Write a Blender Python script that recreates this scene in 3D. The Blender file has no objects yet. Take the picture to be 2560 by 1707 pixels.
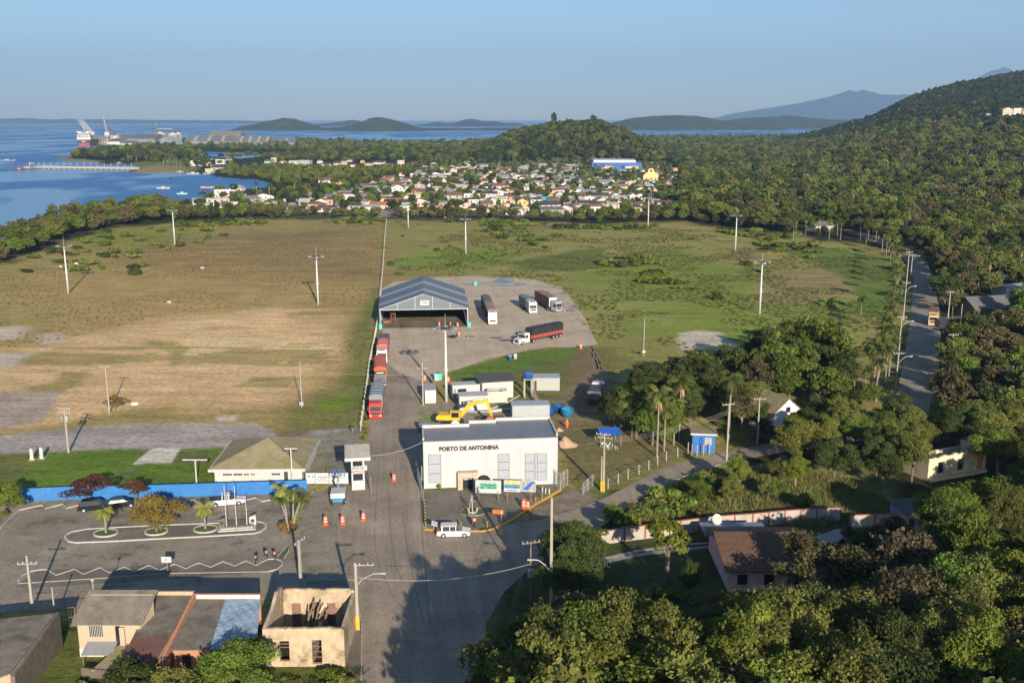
import bpy, math, random
import numpy as np
from mathutils import Vector, Matrix
# ---------------------------------------------------------------- camera, sky, sun
SC = bpy.context.scene
C = SC.collection
CAMH = 55.0; FPX = 2489.0; PITCH = math.radians(12.54)
cam_d = bpy.data.cameras.new('camera'); cam = bpy.data.objects.new('camera', cam_d); C.objects.link(cam)
cam.location = (0, 0, CAMH); cam.rotation_euler = (math.pi/2 - PITCH, 0, 0)
cam_d.lens = 35.0; cam_d.sensor_width = 36.0; cam_d.clip_start = 0.5; cam_d.clip_end = 90000
SC.camera = cam
SUN_EL = math.radians(18.3); SUN_AZ = math.atan2(0.265, -0.964)      # clockwise from +Y
w = bpy.data.worlds.new('World'); SC.world = w; w.use_nodes = True
nt = w.node_tree; bg = nt.nodes['Background']
sky = nt.nodes.new('ShaderNodeTexSky'); sky.sky_type = 'NISHITA'; sky.sun_disc = False
sky.sun_elevation = SUN_EL; sky.sun_rotation = SUN_AZ; sky.altitude = 50
sky.air_density = 1.0; sky.dust_density = 0.3; sky.ozone_density = 4.2
nt.links.new(sky.outputs[0], bg.inputs[0]); bg.inputs[1].default_value = 0.09
sd = bpy.data.lights.new('sun', 'SUN'); sd.energy = 5.0; sd.angle = math.radians(0.55); sd.color = (1.0, 0.87, 0.70)
so = bpy.data.objects.new('sun', sd); C.objects.link(so); so.location = (20, -60, 120)
sdir = Vector((-0.265*math.cos(SUN_EL), 0.964*math.cos(SUN_EL), -math.sin(SUN_EL)))
so.rotation_euler = sdir.to_track_quat('-Z', 'Y').to_euler()
SC.view_settings.view_transform = 'Standard'; SC.view_settings.look = 'None'
SC.view_settings.exposure = 0.64; SC.view_settings.gamma = 1.0
cy = SC.cycles; cy.max_bounces = 5; cy.diffuse_bounces = 2; cy.glossy_bounces = 2; cy.transmission_bounces = 2
cy.transparent_max_bounces = 4; cy.volume_bounces = 0; cy.use_denoising = True
cy.use_adaptive_sampling = True; cy.adaptive_threshold = 0.02
rnd = random.Random(7)
SP, CP = math.sin(PITCH), math.cos(PITCH)
# ---------------------------------------------------------------- picture point -> place on the land
def P(px, py, z=0.0):
    u = (px-1280)/FPX; v = (py-853.5)/FPX
    d = (u, CP - v*SP, -SP - v*CP)
    t = (z-CAMH)/d[2]
    return Vector((d[0]*t, d[1]*t, z))
def proj(x, y, z):
    zc = y*CP - (z-CAMH)*SP; up = y*SP + (z-CAMH)*CP
    return 1280 + FPX*x/zc, 853.5 - FPX*up/zc
def sinterp(x, xs, ys): return np.interp(x, xs, ys)
def TZ(x, y):
    """height of the land"""
    x = np.asarray(x, float); y = np.asarray(y, float)
    fx = sinterp(x, [-62, -40, -15, 20, 70, 130, 165, 195, 230], [0, 12, 23, 34, 43, 45, 34, 18, 0])
    gy = np.clip(np.cos(np.clip((y-1560)/270, -1, 1)*math.pi/2), 0, 1)
    h1 = fx*gy**0.8
    px = 1280 + x/np.maximum(y, 1)*FPX*1.0
    cr = sinterp(px, [1930, 1985, 2060, 2160, 2250, 2330, 2400, 2470, 2560, 2750, 3200], [0, 9, 26, 55, 98, 118, 132, 143, 149, 158, 170])
    rp = sinterp(y, [600, 760, 1000, 1300, 1700, 2300, 2700, 3600], [0, 0.04, .17, .36, .55, 1, .85, 0])
    wob = 1 + .05*np.sin(x/90+1)*np.cos(y/130) + .03*np.sin(x/37+y/51)
    return np.maximum(h1, cr*rp*wob)
# ---------------------------------------------------------------- helpers
def tag(o, label=None, cat=None, group=None, kind=None):
    if label: o['label'] = label
    if cat: o['category'] = cat
    if group: o['group'] = group
    if kind: o['kind'] = kind
    return o
def thing(name, label, cat, loc=(0, 0, 0), rz=0, group=None):
    o = bpy.data.objects.new(name, None); C.objects.link(o)
    o.location = loc; o.rotation_euler = (0, 0, rz); o.empty_display_size = .5
    return tag(o, label, cat, group)
def dup(root, loc, rz, label=None, s=1.0, group=None):
    r = root.copy(); C.objects.link(r); r.location = loc; r.rotation_euler = (0, 0, rz); r.scale = (s, s, s)
    if label: r['label'] = label
    if group: r['group'] = group
    for ch in KIDS.get(root.name, []):
        c = ch.copy(); C.objects.link(c); c.parent = r; KIDS.setdefault(r.name, []).append(c)
        for g in KIDS.get(ch.name, []):
            d = g.copy(); C.objects.link(d); d.parent = c; KIDS.setdefault(c.name, []).append(d)
    return r
KIDS = {}
class MB:
    def __init__(s): s.v = []; s.f = []
    def add(s, vs, fs):
        n = len(s.v); s.v += [tuple(p) for p in vs]; s.f += [tuple(i+n for i in f) for f in fs]; return s
    def box(s, x0, x1, y0, y1, z0, z1, rz=0, c=None):
        vs = [(x, y, z) for z in (z0, z1) for (x, y) in ((x0, y0), (x1, y0), (x1, y1), (x0, y1))]
        if rz:
            cx, cy_ = c or ((x0+x1)/2, (y0+y1)/2); k, q = math.cos(rz), math.sin(rz)
            vs = [(cx+(x-cx)*k-(y-cy_)*q, cy_+(x-cx)*q+(y-cy_)*k, z) for x, y, z in vs]
        return s.add(vs, [(0, 3, 2, 1), (4, 5, 6, 7), (0, 1, 5, 4), (1, 2, 6, 5), (2, 3, 7, 6), (3, 0, 4, 7)])
    def cb(s, cx, cy_, cz, sx, sy, sz, rz=0): return s.box(cx-sx/2, cx+sx/2, cy_-sy/2, cy_+sy/2, cz-sz/2, cz+sz/2, rz)
    def poly(s, pts): return s.add(pts, [tuple(range(len(pts)))])
    def prism(s, pts, axis, a, b):
        """2-D outline extruded along an axis"""
        def m(p, t): return {'x': (t, p[0], p[1]), 'y': (p[0], t, p[1]), 'z': (p[0], p[1], t)}[axis]
        n = len(pts); vs = [m(p, a) for p in pts] + [m(p, b) for p in pts]
        return s.add(vs, [tuple(range(n)), tuple(range(2*n-1, n-1, -1))] + [(i, i+n, (i+1) % n+n, (i+1) % n) for i in range(n)])
    def tube(s, p0, p1, r0, r1=None, n=8, cap=True):
        r1 = r0 if r1 is None else r1
        p0 = Vector(p0); p1 = Vector(p1); d = p1-p0
        if d.length < 1e-6: return s
        q = d.to_track_quat('Z', 'Y'); vs = []
        for p, r in ((p0, r0), (p1, r1)):
            for i in range(n):
                a = 2*math.pi*i/n; vs.append(p + q @ Vector((r*math.cos(a), r*math.sin(a), 0)))
        fs = [(i, (i+1) % n, (i+1) % n+n, i+n) for i in range(n)]
        if cap: fs += [tuple(range(n-1, -1, -1)), tuple(range(n, 2*n))]
        return s.add(vs, fs)
    def path(s, pts, r, n=6, r1=None):
        k = len(pts)-1
        for i in range(k):
            ra = r if r1 is None else r+(r1-r)*i/k; rb = r if r1 is None else r+(r1-r)*(i+1)/k
            s.tube(pts[i], pts[i+1], ra, rb, n, True)
        return s
    def lathe(s, prof, cx=0, cy_=0, n=16):
        vs = []; fs = []; k = len(prof)
        for r, z in prof:
            for i in range(n):
                a = 2*math.pi*i/n; vs.append((cx+r*math.cos(a), cy_+r*math.sin(a), z))
        for j in range(k-1):
            for i in range(n): fs.append((j*n+i, j*n+(i+1) % n, (j+1)*n+(i+1) % n, (j+1)*n+i))
        fs += [tuple(range(n-1, -1, -1)), tuple(range((k-1)*n, k*n))]
        return s.add(vs, fs)
    def ell(s, c, r, n=10, m=6, jit=0, seed=0):
        R = random.Random(seed); prof = []
        vs = []; fs = []
        for j in range(m+1):
            t = math.pi*j/m
            for i in range(n):
                a = 2*math.pi*i/n; k = 1+jit*(R.random()-.5)
                vs.append((c[0]+r[0]*k*math.sin(t)*math.cos(a), c[1]+r[1]*k*math.sin(t)*math.sin(a), c[2]-r[2]*k*math.cos(t)))
        for j in range(m):
            for i in range(n): fs.append((j*n+i, j*n+(i+1) % n, (j+1)*n+(i+1) % n, (j+1)*n+i))
        return s.add(vs, fs)
    def strip(s, pts, wdt, z0, z1):
        """kerb or band of width wdt following a ground line, a real solid"""
        pts = [Vector((p[0], p[1])) for p in pts]; L = []; Rr = []
        for i, p in enumerate(pts):
            a = pts[max(i-1, 0)]; b = pts[min(i+1, len(pts)-1)]; d = (b-a)
            d = d.normalized() if d.length > 0 else Vector((1, 0)); nn = Vector((-d.y, d.x))*wdt/2
            L.append(p+nn); Rr.append(p-nn)
        n = len(pts); vs = [(p.x, p.y, z0) for p in L]+[(p.x, p.y, z0) for p in Rr]+[(p.x, p.y, z1) for p in L]+[(p.x, p.y, z1) for p in Rr]
        fs = []
        for i in range(n-1):
            fs += [(2*n+i, 3*n+i, 3*n+i+1, 2*n+i+1), (i, 2*n+i, 2*n+i+1, i+1), (n+i, n+i+1, 3*n+i+1, 3*n+i)]
        fs += [(0, n, 3*n, 2*n), (n-1, 3*n-1, 4*n-1, 2*n-1)]
        return s.add(vs, fs)
    def build(s, name, mat, parent=None, smooth=False, fix=True):
        me = bpy.data.meshes.new(name); me.from_pydata(s.v, [], s.f); 
        if fix:
            import bmesh
            bm = bmesh.new(); bm.from_mesh(me); bmesh.ops.recalc_face_normals(bm, faces=bm.faces); bm.to_mesh(me); bm.free()
        if smooth: me.polygons.foreach_set('use_smooth', [True]*len(me.polygons))
        me.materials.append(mat); me.update()
        o = bpy.data.objects.new(name, me); C.objects.link(o)
        if parent: o.parent = parent; KIDS.setdefault(parent.name, []).append(o)
        return o
def struct(name, mb, mat, **k): return tag(mb.build(name, mat, **k), kind='structure')
# ---------------------------------------------------------------- materials
_M = {}
def mat(name, col, rough=.7, var=.18, scale=.6, metal=0., bump=0., bscale=None, dirt=0., dcol=(.05, .045, .035), stretch=(1, 1, 1), spec=.3, wave=None):
    if name in _M: return _M[name]
    m = bpy.data.materials.new(name); m.use_nodes = True; _M[name] = m
    T = m.node_tree; N = T.nodes; L = T.links; b = N['Principled BSDF']
    b.inputs['Roughness'].default_value = rough; b.inputs['Metallic'].default_value = metal
    b.inputs['Specular IOR Level'].default_value = spec
    tc = N.new('ShaderNodeTexCoord'); mp = N.new('ShaderNodeMapping'); mp.inputs['Scale'].default_value = stretch
    L.new(tc.outputs['Object'], mp.inputs[0])
    n1 = N.new('ShaderNodeTexNoise'); n1.inputs['Scale'].default_value = scale; n1.inputs['Detail'].default_value = 6; n1.inputs['Roughness'].default_value = .65
    L.new(mp.outputs[0], n1.inputs['Vector'])
    r = N.new('ShaderNodeValToRGB'); e = r.color_ramp.elements; e[0].position = .3; e[1].position = .72
    e[0].color = tuple(c*(1-var) for c in col)+(1,); e[1].color = tuple(min(c*(1+var), .95) for c in col)+(1,)
    L.new(n1.outputs[0], r.inputs[0]); out = r.outputs[0]
    if dirt:
        n2 = N.new('ShaderNodeTexNoise'); n2.inputs['Scale'].default_value = scale*.45; n2.inputs['Detail'].default_value = 8; n2.inputs['Roughness'].default_value = .72
        L.new(mp.outputs[0], n2.inputs['Vector'])
        r2 = N.new('ShaderNodeValToRGB'); r2.color_ramp.elements[0].position = .5; r2.color_ramp.elements[1].position = .72
        r2.color_ramp.elements[0].color = (0, 0, 0, 1); r2.color_ramp.elements[1].color = (dirt,)*3+(1,)
        L.new(n2.outputs[0], r2.inputs[0]); mx = N.new('ShaderNodeMixRGB'); L.new(r2.outputs[0], mx.inputs[0]); L.new(out, mx.inputs[1])
        mx.inputs[2].default_value = dcol+(1,); out = mx.outputs[0]
    if wave:                                                    # corrugations: (axis, scale, strength, darkening)
        wv = N.new('ShaderNodeTexWave'); wv.bands_direction = wave[0]; wv.inputs['Scale'].default_value = wave[1]; wv.inputs['Distortion'].default_value = .3
        L.new(tc.outputs['Object'], wv.inputs['Vector'])
        mm = N.new('ShaderNodeMixRGB'); mm.blend_type = 'MULTIPLY'; mm.inputs[0].default_value = wave[3]
        L.new(out, mm.inputs[1]); L.new(wv.outputs[0], mm.inputs[2]); out = mm.outputs[0]
        bp = N.new('ShaderNodeBump'); bp.inputs['Strength'].default_value = wave[2]; bp.inputs['Distance'].default_value = .05
        L.new(wv.outputs[1], bp.inputs['Height']); L.new(bp.outputs[0], b.inputs['Normal'])
    elif bump:
        n3 = N.new('ShaderNodeTexNoise'); n3.inputs['Scale'].default_value = bscale or scale*6; n3.inputs['Detail'].default_value = 5
        L.new(mp.outputs[0], n3.inputs['Vector']); bp = N.new('ShaderNodeBump'); bp.inputs['Strength'].default_value = bump; bp.inputs['Distance'].default_value = .15
        L.new(n3.outputs[0], bp.inputs['Height']); L.new(bp.outputs[0], b.inputs['Normal'])
    L.new(out, b.inputs['Base Color'])
    return m
white = mat('white_paint', (.47, .455, .44), .6, .05, .8, dirt=.12, dcol=(.3, .27, .22))
offwhite = mat('off_white', (.48, .46, .42), .7, .1, .8, dirt=.3, dcol=(.2, .17, .13))
dark = mat('dark_glass', (.02, .025, .03), .15, .2, .5, spec=.6)
black = mat('black_rubber', (.02, .02, .02), .8, .2)
steel = mat('galvanised', (.45, .47, .48), .45, .12, 1.5, metal=.4)
greymetal = mat('grey_metal', (.22, .24, .26), .5, .12, 1.2, metal=.2)
darkmetal = mat('dark_metal', (.05, .05, .055), .5, .2)
concrete = mat('concrete', (.36, .34, .30), .85, .2, 1.5, bump=.3, dirt=.5, dcol=(.12, .11, .09))
polecon = mat('pole_concrete', (.32, .295, .25), .85, .15, 1.2, bump=.2, dirt=.35, dcol=(.16, .14, .1))
yellowp = mat('yellow_paint', (.62, .36, .04), .6, .18, 1.6, dirt=.4, dcol=(.2, .15, .08))
machy = mat('machine_yellow', (.75, .40, .02), .45, .1, 1., dirt=.2, dcol=(.15, .1, .05))
orange = mat('orange_plastic', (.75, .13, .03), .5, .12, 2)
redp = mat('red_paint', (.45, .035, .03), .4, .12, 1., dirt=.15)
blueplastic = mat('blue_plastic', (.03, .10, .32), .45, .15, 1)
teal = mat('teal_plastic', (.08, .42, .38), .5, .1, 1)
wood = mat('weathered_wood', (.20, .145, .10), .85, .3, 2.5, bump=.3)
bark = mat('bark', (.15, .12, .09), .9, .35, 1.5, bump=.3)
palebark = mat('pale_bark', (.24, .21, .165), .85, .25, 1.8)
brick = mat('brick', (.42, .20, .12), .9, .2, 3., bump=.3, dirt=.4, dcol=(.2, .14, .1))
plaster_old = mat('old_plaster', (.44, .34, .23), .9, .25, .9, bump=.25, dirt=1., dcol=(.13, .10, .06))
# ---------------------------------------------------------------- noise for real ground colour patches
def vnoise(x, y, s, seed=0):
    x = x/s; y = y/s; xi = np.floor(x).astype(np.int64); yi = np.floor(y).astype(np.int64); fx = x-xi; fy = y-yi
    fx = fx*fx*(3-2*fx); fy = fy*fy*(3-2*fy)
    def h(a, b):
        n = (a*374761393 + b*668265263 + seed*974634777) & 0x7fffffff
        n = ((n ^ (n >> 13))*1274126177) & 0x7fffffff
        return ((n ^ (n >> 16)) & 0xffff)/65535.
    return (h(xi, yi)*(1-fx)+h(xi+1, yi)*fx)*(1-fy)+(h(xi, yi+1)*(1-fx)+h(xi+1, yi+1)*fx)*fy
def fbm(x, y, s, seed=0, o=4):
    r = 0; a = .5
    for k in range(o): r = r+a*vnoise(x, y, s/2**k, seed+k*17); a *= .5
    return r/(1-.5**o)
def inpoly(x, y, pts):
    ins = np.zeros(np.shape(x), bool); n = len(pts)
    for i in range(n):
        x1, y1 = pts[i]; x2, y2 = pts[(i+1) % n]
        c = ((y1 > y) != (y2 > y)); xx = (x2-x1)*(y-y1)/((y2-y1) if y2 != y1 else 1e-9)+x1
        ins ^= c & (x < xx)
    return ins
def sdf(x, y, pts):
    d = np.full(np.shape(x), 1e18); n = len(pts)
    for i in range(n):
        x1, y1 = pts[i]; x2, y2 = pts[(i+1) % n]; ex, ey = x2-x1, y2-y1
        t = np.clip(((x-x1)*ex+(y-y1)*ey)/(ex*ex+ey*ey+1e-12), 0, 1)
        d = np.minimum(d, (x-x1-t*ex)**2+(y-y1-t*ey)**2)
    d = np.sqrt(d); return np.where(inpoly(x, y, pts), -d, d)
def W(pl): return [tuple(P(a, b)[:2]) for a, b in pl]
# water outline in picture points on the flat shore (everything to the left of it is bay)
SHORE = [(-900, 760), (-300, 680), (-40, 618), (60, 580), (150, 548), (255, 527), (335, 520), (400, 505), (440, 500), (500, 494), (540, 480),
         (570, 476), (622, 472), (680, 466), (672, 455), (640, 448), (600, 446), (540, 441), (524, 434), (450, 432), (395, 433), (330, 432), (318, 427),
         (345, 423), (352, 419), (325, 413), (306, 410), (269, 410), (224, 405), (195, 405), (150, 401), (131, 398), (150, 396), (185, 391), (230, 387),
         (270, 382), (300, 377), (308, 373), (291, 368), (254, 361), (228, 358), (236, 353), (300, 345), (400, 343), (520, 345), (700, 350), (860, 352),
         (1033, 359), (1106, 358), (1180, 352), (1300, 348), (1480, 342), (1600, 343), (1700, 343), (1850, 341), (1985, 338), (2100, 330), (2600, 322), (3400, 322)]
shoreW = W(SHORE)
waterpoly = shoreW + [(60000, 4000), (60000, 80000), (-60000, 80000), (-60000, 0), (-2500, 0)]
def iswater(x, y): return inpoly(np.asarray(x, float), np.asarray(y, float), waterpoly)
# ---------------------------------------------------------------- ground sheet
rows = [38.]
while rows[-1] < 6200:
    Y = rows[-1]; rows.append(Y*(1+(.0058 if Y < 800 else .013 if Y < 2500 else .03)))
cols = np.arange(-700, 3300, 6.0)
yy = np.array(rows)[:, None]*np.ones(len(cols)); xx = yy*((cols-1280)/FPX)[None, :]
nr, nc = xx.shape
X = xx.ravel(); Y = yy.ravel(); Z = TZ(X, Y)
n1 = fbm(X, Y, 60, 1); n2 = fbm(X, Y, 14, 5); n3 = fbm(X, Y, 4, 9, 3); nst = fbm(X*.35, Y*1.3, 9, 21)
def mixc(a, b, t): return a*(1-t[:, None])+np.array(b)[None, :]*t[:, None]
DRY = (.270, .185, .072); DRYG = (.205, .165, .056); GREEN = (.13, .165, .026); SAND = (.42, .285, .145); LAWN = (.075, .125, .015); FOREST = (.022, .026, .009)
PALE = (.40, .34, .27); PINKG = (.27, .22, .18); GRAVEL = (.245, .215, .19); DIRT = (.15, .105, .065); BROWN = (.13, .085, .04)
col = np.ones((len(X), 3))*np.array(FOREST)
def patch(pl, c, soft=2., amp=3., strength=1., world=False, ns=None):
    global col
    d = sdf(X, Y, pl if world else W(pl)) + (n2-.5)*2*amp + (n3-.5)*amp*.8
    t = np.clip(.5-d/(2*soft), 0, 1)*strength
    if ns is not None: t = t*np.clip((ns-.42)*5+.5, 0, 1)
    col = mixc(col, c, t)
FIELD = [(-500, 1700), (-500, 700), (0, 655), (100, 625), (210, 590), (270, 572), (430, 556), (700, 548), (1000, 549), (1300, 553), (1500, 561), (1700, 556), (1850, 575), (2000, 590),
         (2170, 615), (2262, 680), (2262, 900), (2240, 1040), (1900, 1120), (1500, 1260), (1300, 1420), (900, 1700)]
patch(FIELD, DRYG, 6, 14)
patch([(-500, 900), (-500, 740), (60, 690), (300, 640), (500, 600), (950, 590), (970, 640), (950, 700), (940, 1000), (860, 1090), (-500, 1090)], DRY, 8, 16, .55)
patch([(-500, 900), (-500, 760), (60, 720), (300, 660), (560, 640), (900, 680), (900, 1000), (-500, 1080)], DRY, 8, 16, .6, ns=nst+.05)
patch([(300, 600), (900, 575), (960, 600), (950, 700), (600, 690), (300, 660)], BROWN, 6, 9, .55, ns=nst)
patch([(970, 640), (1000, 600), (1160, 590), (1200, 610), (1140, 640), (1000, 690)], BROWN, 5, 7, .7)
patch([(190, 600), (260, 575), (420, 566), (520, 580), (440, 600), (330, 612), (220, 620)], (.15, .17, .03), 4, 5, .9)
patch([(-400, 760), (100, 700), (160, 740), (240, 800), (120, 870), (-400, 900)], DRYG, 5, 8, .8, ns=n2)
SANDP = [(-100, 900), (60, 880), (150, 858), (330, 815), (420, 790), (560, 778), (700, 765), (800, 775), (850, 800), (880, 850), (870, 905), (790, 930), (760, 985), (700, 1020), (560, 1020), (420, 1010), (300, 1035), (60, 1080), (-200, 1090)]
patch(SANDP, SAND, 5, 7, .92)
patch([(400, 800), (560, 795), (690, 800), (800, 860), (760, 905), (560, 915), (420, 880)], (.48, .335, .17), 5, 6, .6, ns=nst)
patch(SANDP, DRYG, 3, 3, .75, ns=np.where(fbm(X*.3, Y*1.6, 16, 77) > .68, 1., 0.))
patch([(365, 850), (445, 852), (470, 870), (450, 900), (480, 905), (425, 915), (425, 880), (370, 862)], DRYG, 1, 1.5, .8)
patch([(155, 930), (220, 925), (190, 965), (120, 990), (60, 970), (150, 955)], DRYG, 1, 2, .8)
patch([(-300, 830), (30, 815), (75, 820), (40, 845), (-50, 860), (-300, 870)], PALE, 1.5, 2.5, .8)
patch([(90, 838), (150, 830), (155, 850), (110, 860)], PALE, 1.5, 2, .6)
patch([(-300, 900), (0, 885), (70, 885), (50, 910), (0, 925), (-300, 940)], PALE, 1.5, 2, .9)
patch([(-300, 985), (0, 978), (155, 980), (110, 1050), (0, 1075), (-300, 1090)], PINKG, 1, 1.2, .9)
patch([(540, 1040), (600, 1037), (590, 1052), (545, 1052)], PALE, .7, .8, .9)
patch([(100, 1075), (250, 1035), (340, 1020), (440, 1040), (350, 1062), (90, 1090)], DRYG, 2, 2, .8)
patch([(700, 1035), (780, 990), (870, 940), (930, 900), (905, 1090), (700, 1085)], (.11, .115, .03), 3, 4, .8)
patch([(870, 830), (935, 720), (952, 720), (930, 900), (900, 1090), (860, 1060)], (.105, .12, .03), 2, 2, .85)
patch([(780, 1010), (860, 985), (880, 1010), (820, 1035)], (.12, .18, .02), 1.5, 2, .8)
# the right, greener half
RG = [(975, 552), (1300, 556), (1500, 563), (1860, 578), (2170, 618), (2262, 690), (2262, 900), (1520, 1250), (1400, 900), (1440, 830), (1380, 740), (1300, 705), (1150, 690), (1000, 690)]
patch(RG, (.185, .175, .048), 4, 9, .85)
patch([(980, 655), (1100, 625), (1220, 615), (1330, 635), (1250, 665), (1080, 672), (1000, 672)], GREEN, 3, 5, .9)
patch([(1300, 645), (1500, 620), (1560, 660), (1420, 680), (1290, 670)], (.07, .10, .022), 3, 4, .8)
patch([(1450, 690), (1560, 640), (1700, 620), (1900, 690), (2100, 730), (2180, 760), (2090, 900), (1700, 850), (1560, 830), (1480, 770)], GREEN, 5, 7, .85)
patch([(1500, 780), (1440, 740), (1380, 700), (1500, 700), (1640, 740), (1700, 800), (1600, 830)], (.16, .17, .045), 4, 6, .7)
patch([(1880, 760), (1900, 690), (2160, 650), (2190, 700), (2150, 740), (2000, 760)], (.19, .145, .065), 3, 5, .85, ns=nst+.12)
patch([(1700, 615), (1860, 600), (2000, 640), (1950, 660), (1720, 650)], (.15, .105, .05), 4, 5, .6, ns=n2)
patch([(1900, 600), (2100, 625), (2200, 640), (2262, 700), (2225, 800), (2150, 790), (2110, 700), (2020, 650)], (.075, .12, .018), 2, 3, .85)
patch([(1705, 832), (1750, 825), (1800, 830), (1815, 850), (1850, 868), (1830, 885), (1780, 870), (1700, 878), (1690, 855)], PALE, .8, 1.5, .85)
patch([(1370, 760), (1450, 800), (1480, 860), (1550, 900), (1560, 960), (1500, 960), (1440, 880)], (.10, .095, .03), 3, 3, .8)
# site behind the office building
patch([(1120, 935), (1230, 900), (1340, 872), (1440, 868), (1500, 880), (1480, 1000), (1420, 1120), (1380, 1100), (1120, 1060)], (.095, .10, .03), 1, 1.5, .9)
patch([(1120, 925), (1220, 905), (1290, 880), (1400, 870), (1450, 873), (1440, 890), (1330, 915), (1200, 945), (1120, 950)], (.085, .135, .022), .8, 1, .9)
patch([(1440, 885), (1475, 870), (1510, 930), (1560, 990), (1500, 1080), (1380, 1120), (1370, 1060), (1420, 960)], DIRT, 2, 3, .75)
patch([(1045, 1012), (1080, 1000), (1250, 1010), (1300, 1040), (1290, 1062), (1120, 1062), (1045, 1060)], (.19, .165, .125), 1, 1.2, .85)
patch([(1050, 1042), (1075, 1035), (1090, 1055), (1052, 1068)], GREEN, .6, .6, .8)
patch([(1400, 1080), (1560, 1040), (1700, 1090), (1740, 1130), (1500, 1230), (1420, 1200)], (.11, .095, .04), 2, 3, .85)
patch([(1420, 1220), (1500, 1200), (1600, 1170), (1500, 1260), (1440, 1290)], (.10, .115, .03), 1, 1, .8)
# lawn and gravel in front of the field
patch([(-300, 1150), (0, 1135), (120, 1130), (300, 1118), (560, 1115), (570, 1225), (-300, 1240)], LAWN, .6, .6, .95)
patch([(-300, 1140), (0, 1135), (90, 1128), (60, 1200), (-300, 1240)], (.10, .095, .03), 2, 2, .8)
patch([(-500, 1110), (0, 1088), (150, 1072), (260, 1062), (480, 1058), (640, 1060), (700, 1085), (780, 1075), (905, 1068), (880, 1125), (570, 1118), (120, 1128), (0, 1136), (-500, 1150)], GRAVEL, .5, .8, .97)
patch([(690, 1085), (770, 1070), (775, 1092), (700, 1098)], DIRT, .5, .5, .9)
patch([(770, 1090), (905, 1072), (890, 1215), (770, 1215)], (.15, .14, .10), .5, .6, .9)
patch([(330, 1160), (380, 1121), (450, 1123), (430, 1157)], (.42, .38, .32), .15, .1, .95)
patch([(430, 1157), (450, 1130), (540, 1130), (530, 1165)], (.10, .09, .035), .8, .8, .9)
patch([(276, 1190), (350, 1168), (360, 1172), (300, 1192)], (.09, .08, .06), .3, .4, .9)
# yard at the lower left, verge at the right of the crossing
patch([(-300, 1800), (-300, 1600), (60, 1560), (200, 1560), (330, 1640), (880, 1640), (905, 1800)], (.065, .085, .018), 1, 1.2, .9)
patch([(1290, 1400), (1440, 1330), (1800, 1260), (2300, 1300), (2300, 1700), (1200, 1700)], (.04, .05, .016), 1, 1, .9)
patch([(1520, 1290), (1640, 1220), (1800, 1165), (2100, 1150), (2250, 1200), (2230, 1280), (1800, 1295), (1560, 1310)], (.16, .155, .055), 1.5, 2, .8)
patch([(1285, 1302), (1345, 1262), (1405, 1226), (1470, 1216), (1500, 1252), (1417, 1284), (1345, 1304)], (.15, .125, .09), .6, .8, .95)
# town: grey earth lanes between the houses; far shore grass
patch([(450, 545), (520, 470), (700, 500), (860, 470), (1000, 430), (1350, 405), (1640, 395), (1700, 450), (1760, 500), (1640, 540), (1200, 548), (700, 546)], (.085, .080, .045), 12, 14, .75)
patch([(360, 445), (330, 431), (360, 412), (420, 404), (520, 408), (480, 430)], (.20, .17, .07), 6, 6, .9)
patch([(310, 412), (345, 405), (420, 403), (430, 412), (340, 420)], (.13, .14, .04), 4, 4, .8)
patch([(130, 400), (150, 395), (200, 396), (260, 404), (240, 408), (180, 407)], (.20, .16, .10), 4, 3, .9)
patch([(400, 506), (440, 494), (500, 490), (540, 480), (560, 484), (500, 512), (420, 520)], (.10, .12, .03), 4, 4, .9)
patch([(228, 366), (300, 372), (480, 366), (560, 366), (500, 360), (300, 358)], (.18, .19, .07), 20, 10, .9)
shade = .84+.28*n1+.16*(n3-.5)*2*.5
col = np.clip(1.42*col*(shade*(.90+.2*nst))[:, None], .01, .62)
ct = np.array([proj(float(a), float(b), 0) for a, b in [(0, 100)]])    # keep numpy warm
wat = iswater(X, Y).reshape(nr, nc)
keep = ~(wat[:-1, :-1] & wat[1:, :-1] & wat[:-1, 1:] & wat[1:, 1:])
Z = np.where(wat.ravel(), -2.2, Z + np.where(Y > 600, 0, .0))
ii, jj = np.nonzero(keep); a = ii*nc+jj
faces = np.stack([a, a+1, a+nc+1, a+nc], 1)
me = bpy.data.meshes.new('ground'); me.vertices.add(len(X)); me.vertices.foreach_set('co', np.stack([X, Y, Z], 1).astype(np.float32).ravel())
me.loops.add(faces.size); me.loops.foreach_set('vertex_index', faces.astype(np.int32).ravel())
me.polygons.add(len(faces)); me.polygons.foreach_set('loop_start', np.arange(0, faces.size, 4, dtype=np.int32))
me.polygons.foreach_set('use_smooth', np.ones(len(faces), bool))
me.update(); me.validate()
at = me.color_attributes.new('soil', 'FLOAT_COLOR', 'POINT'); at.data.foreach_set('color', np.concatenate([col, np.ones((len(col), 1))], 1).astype(np.float32).ravel())
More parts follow.
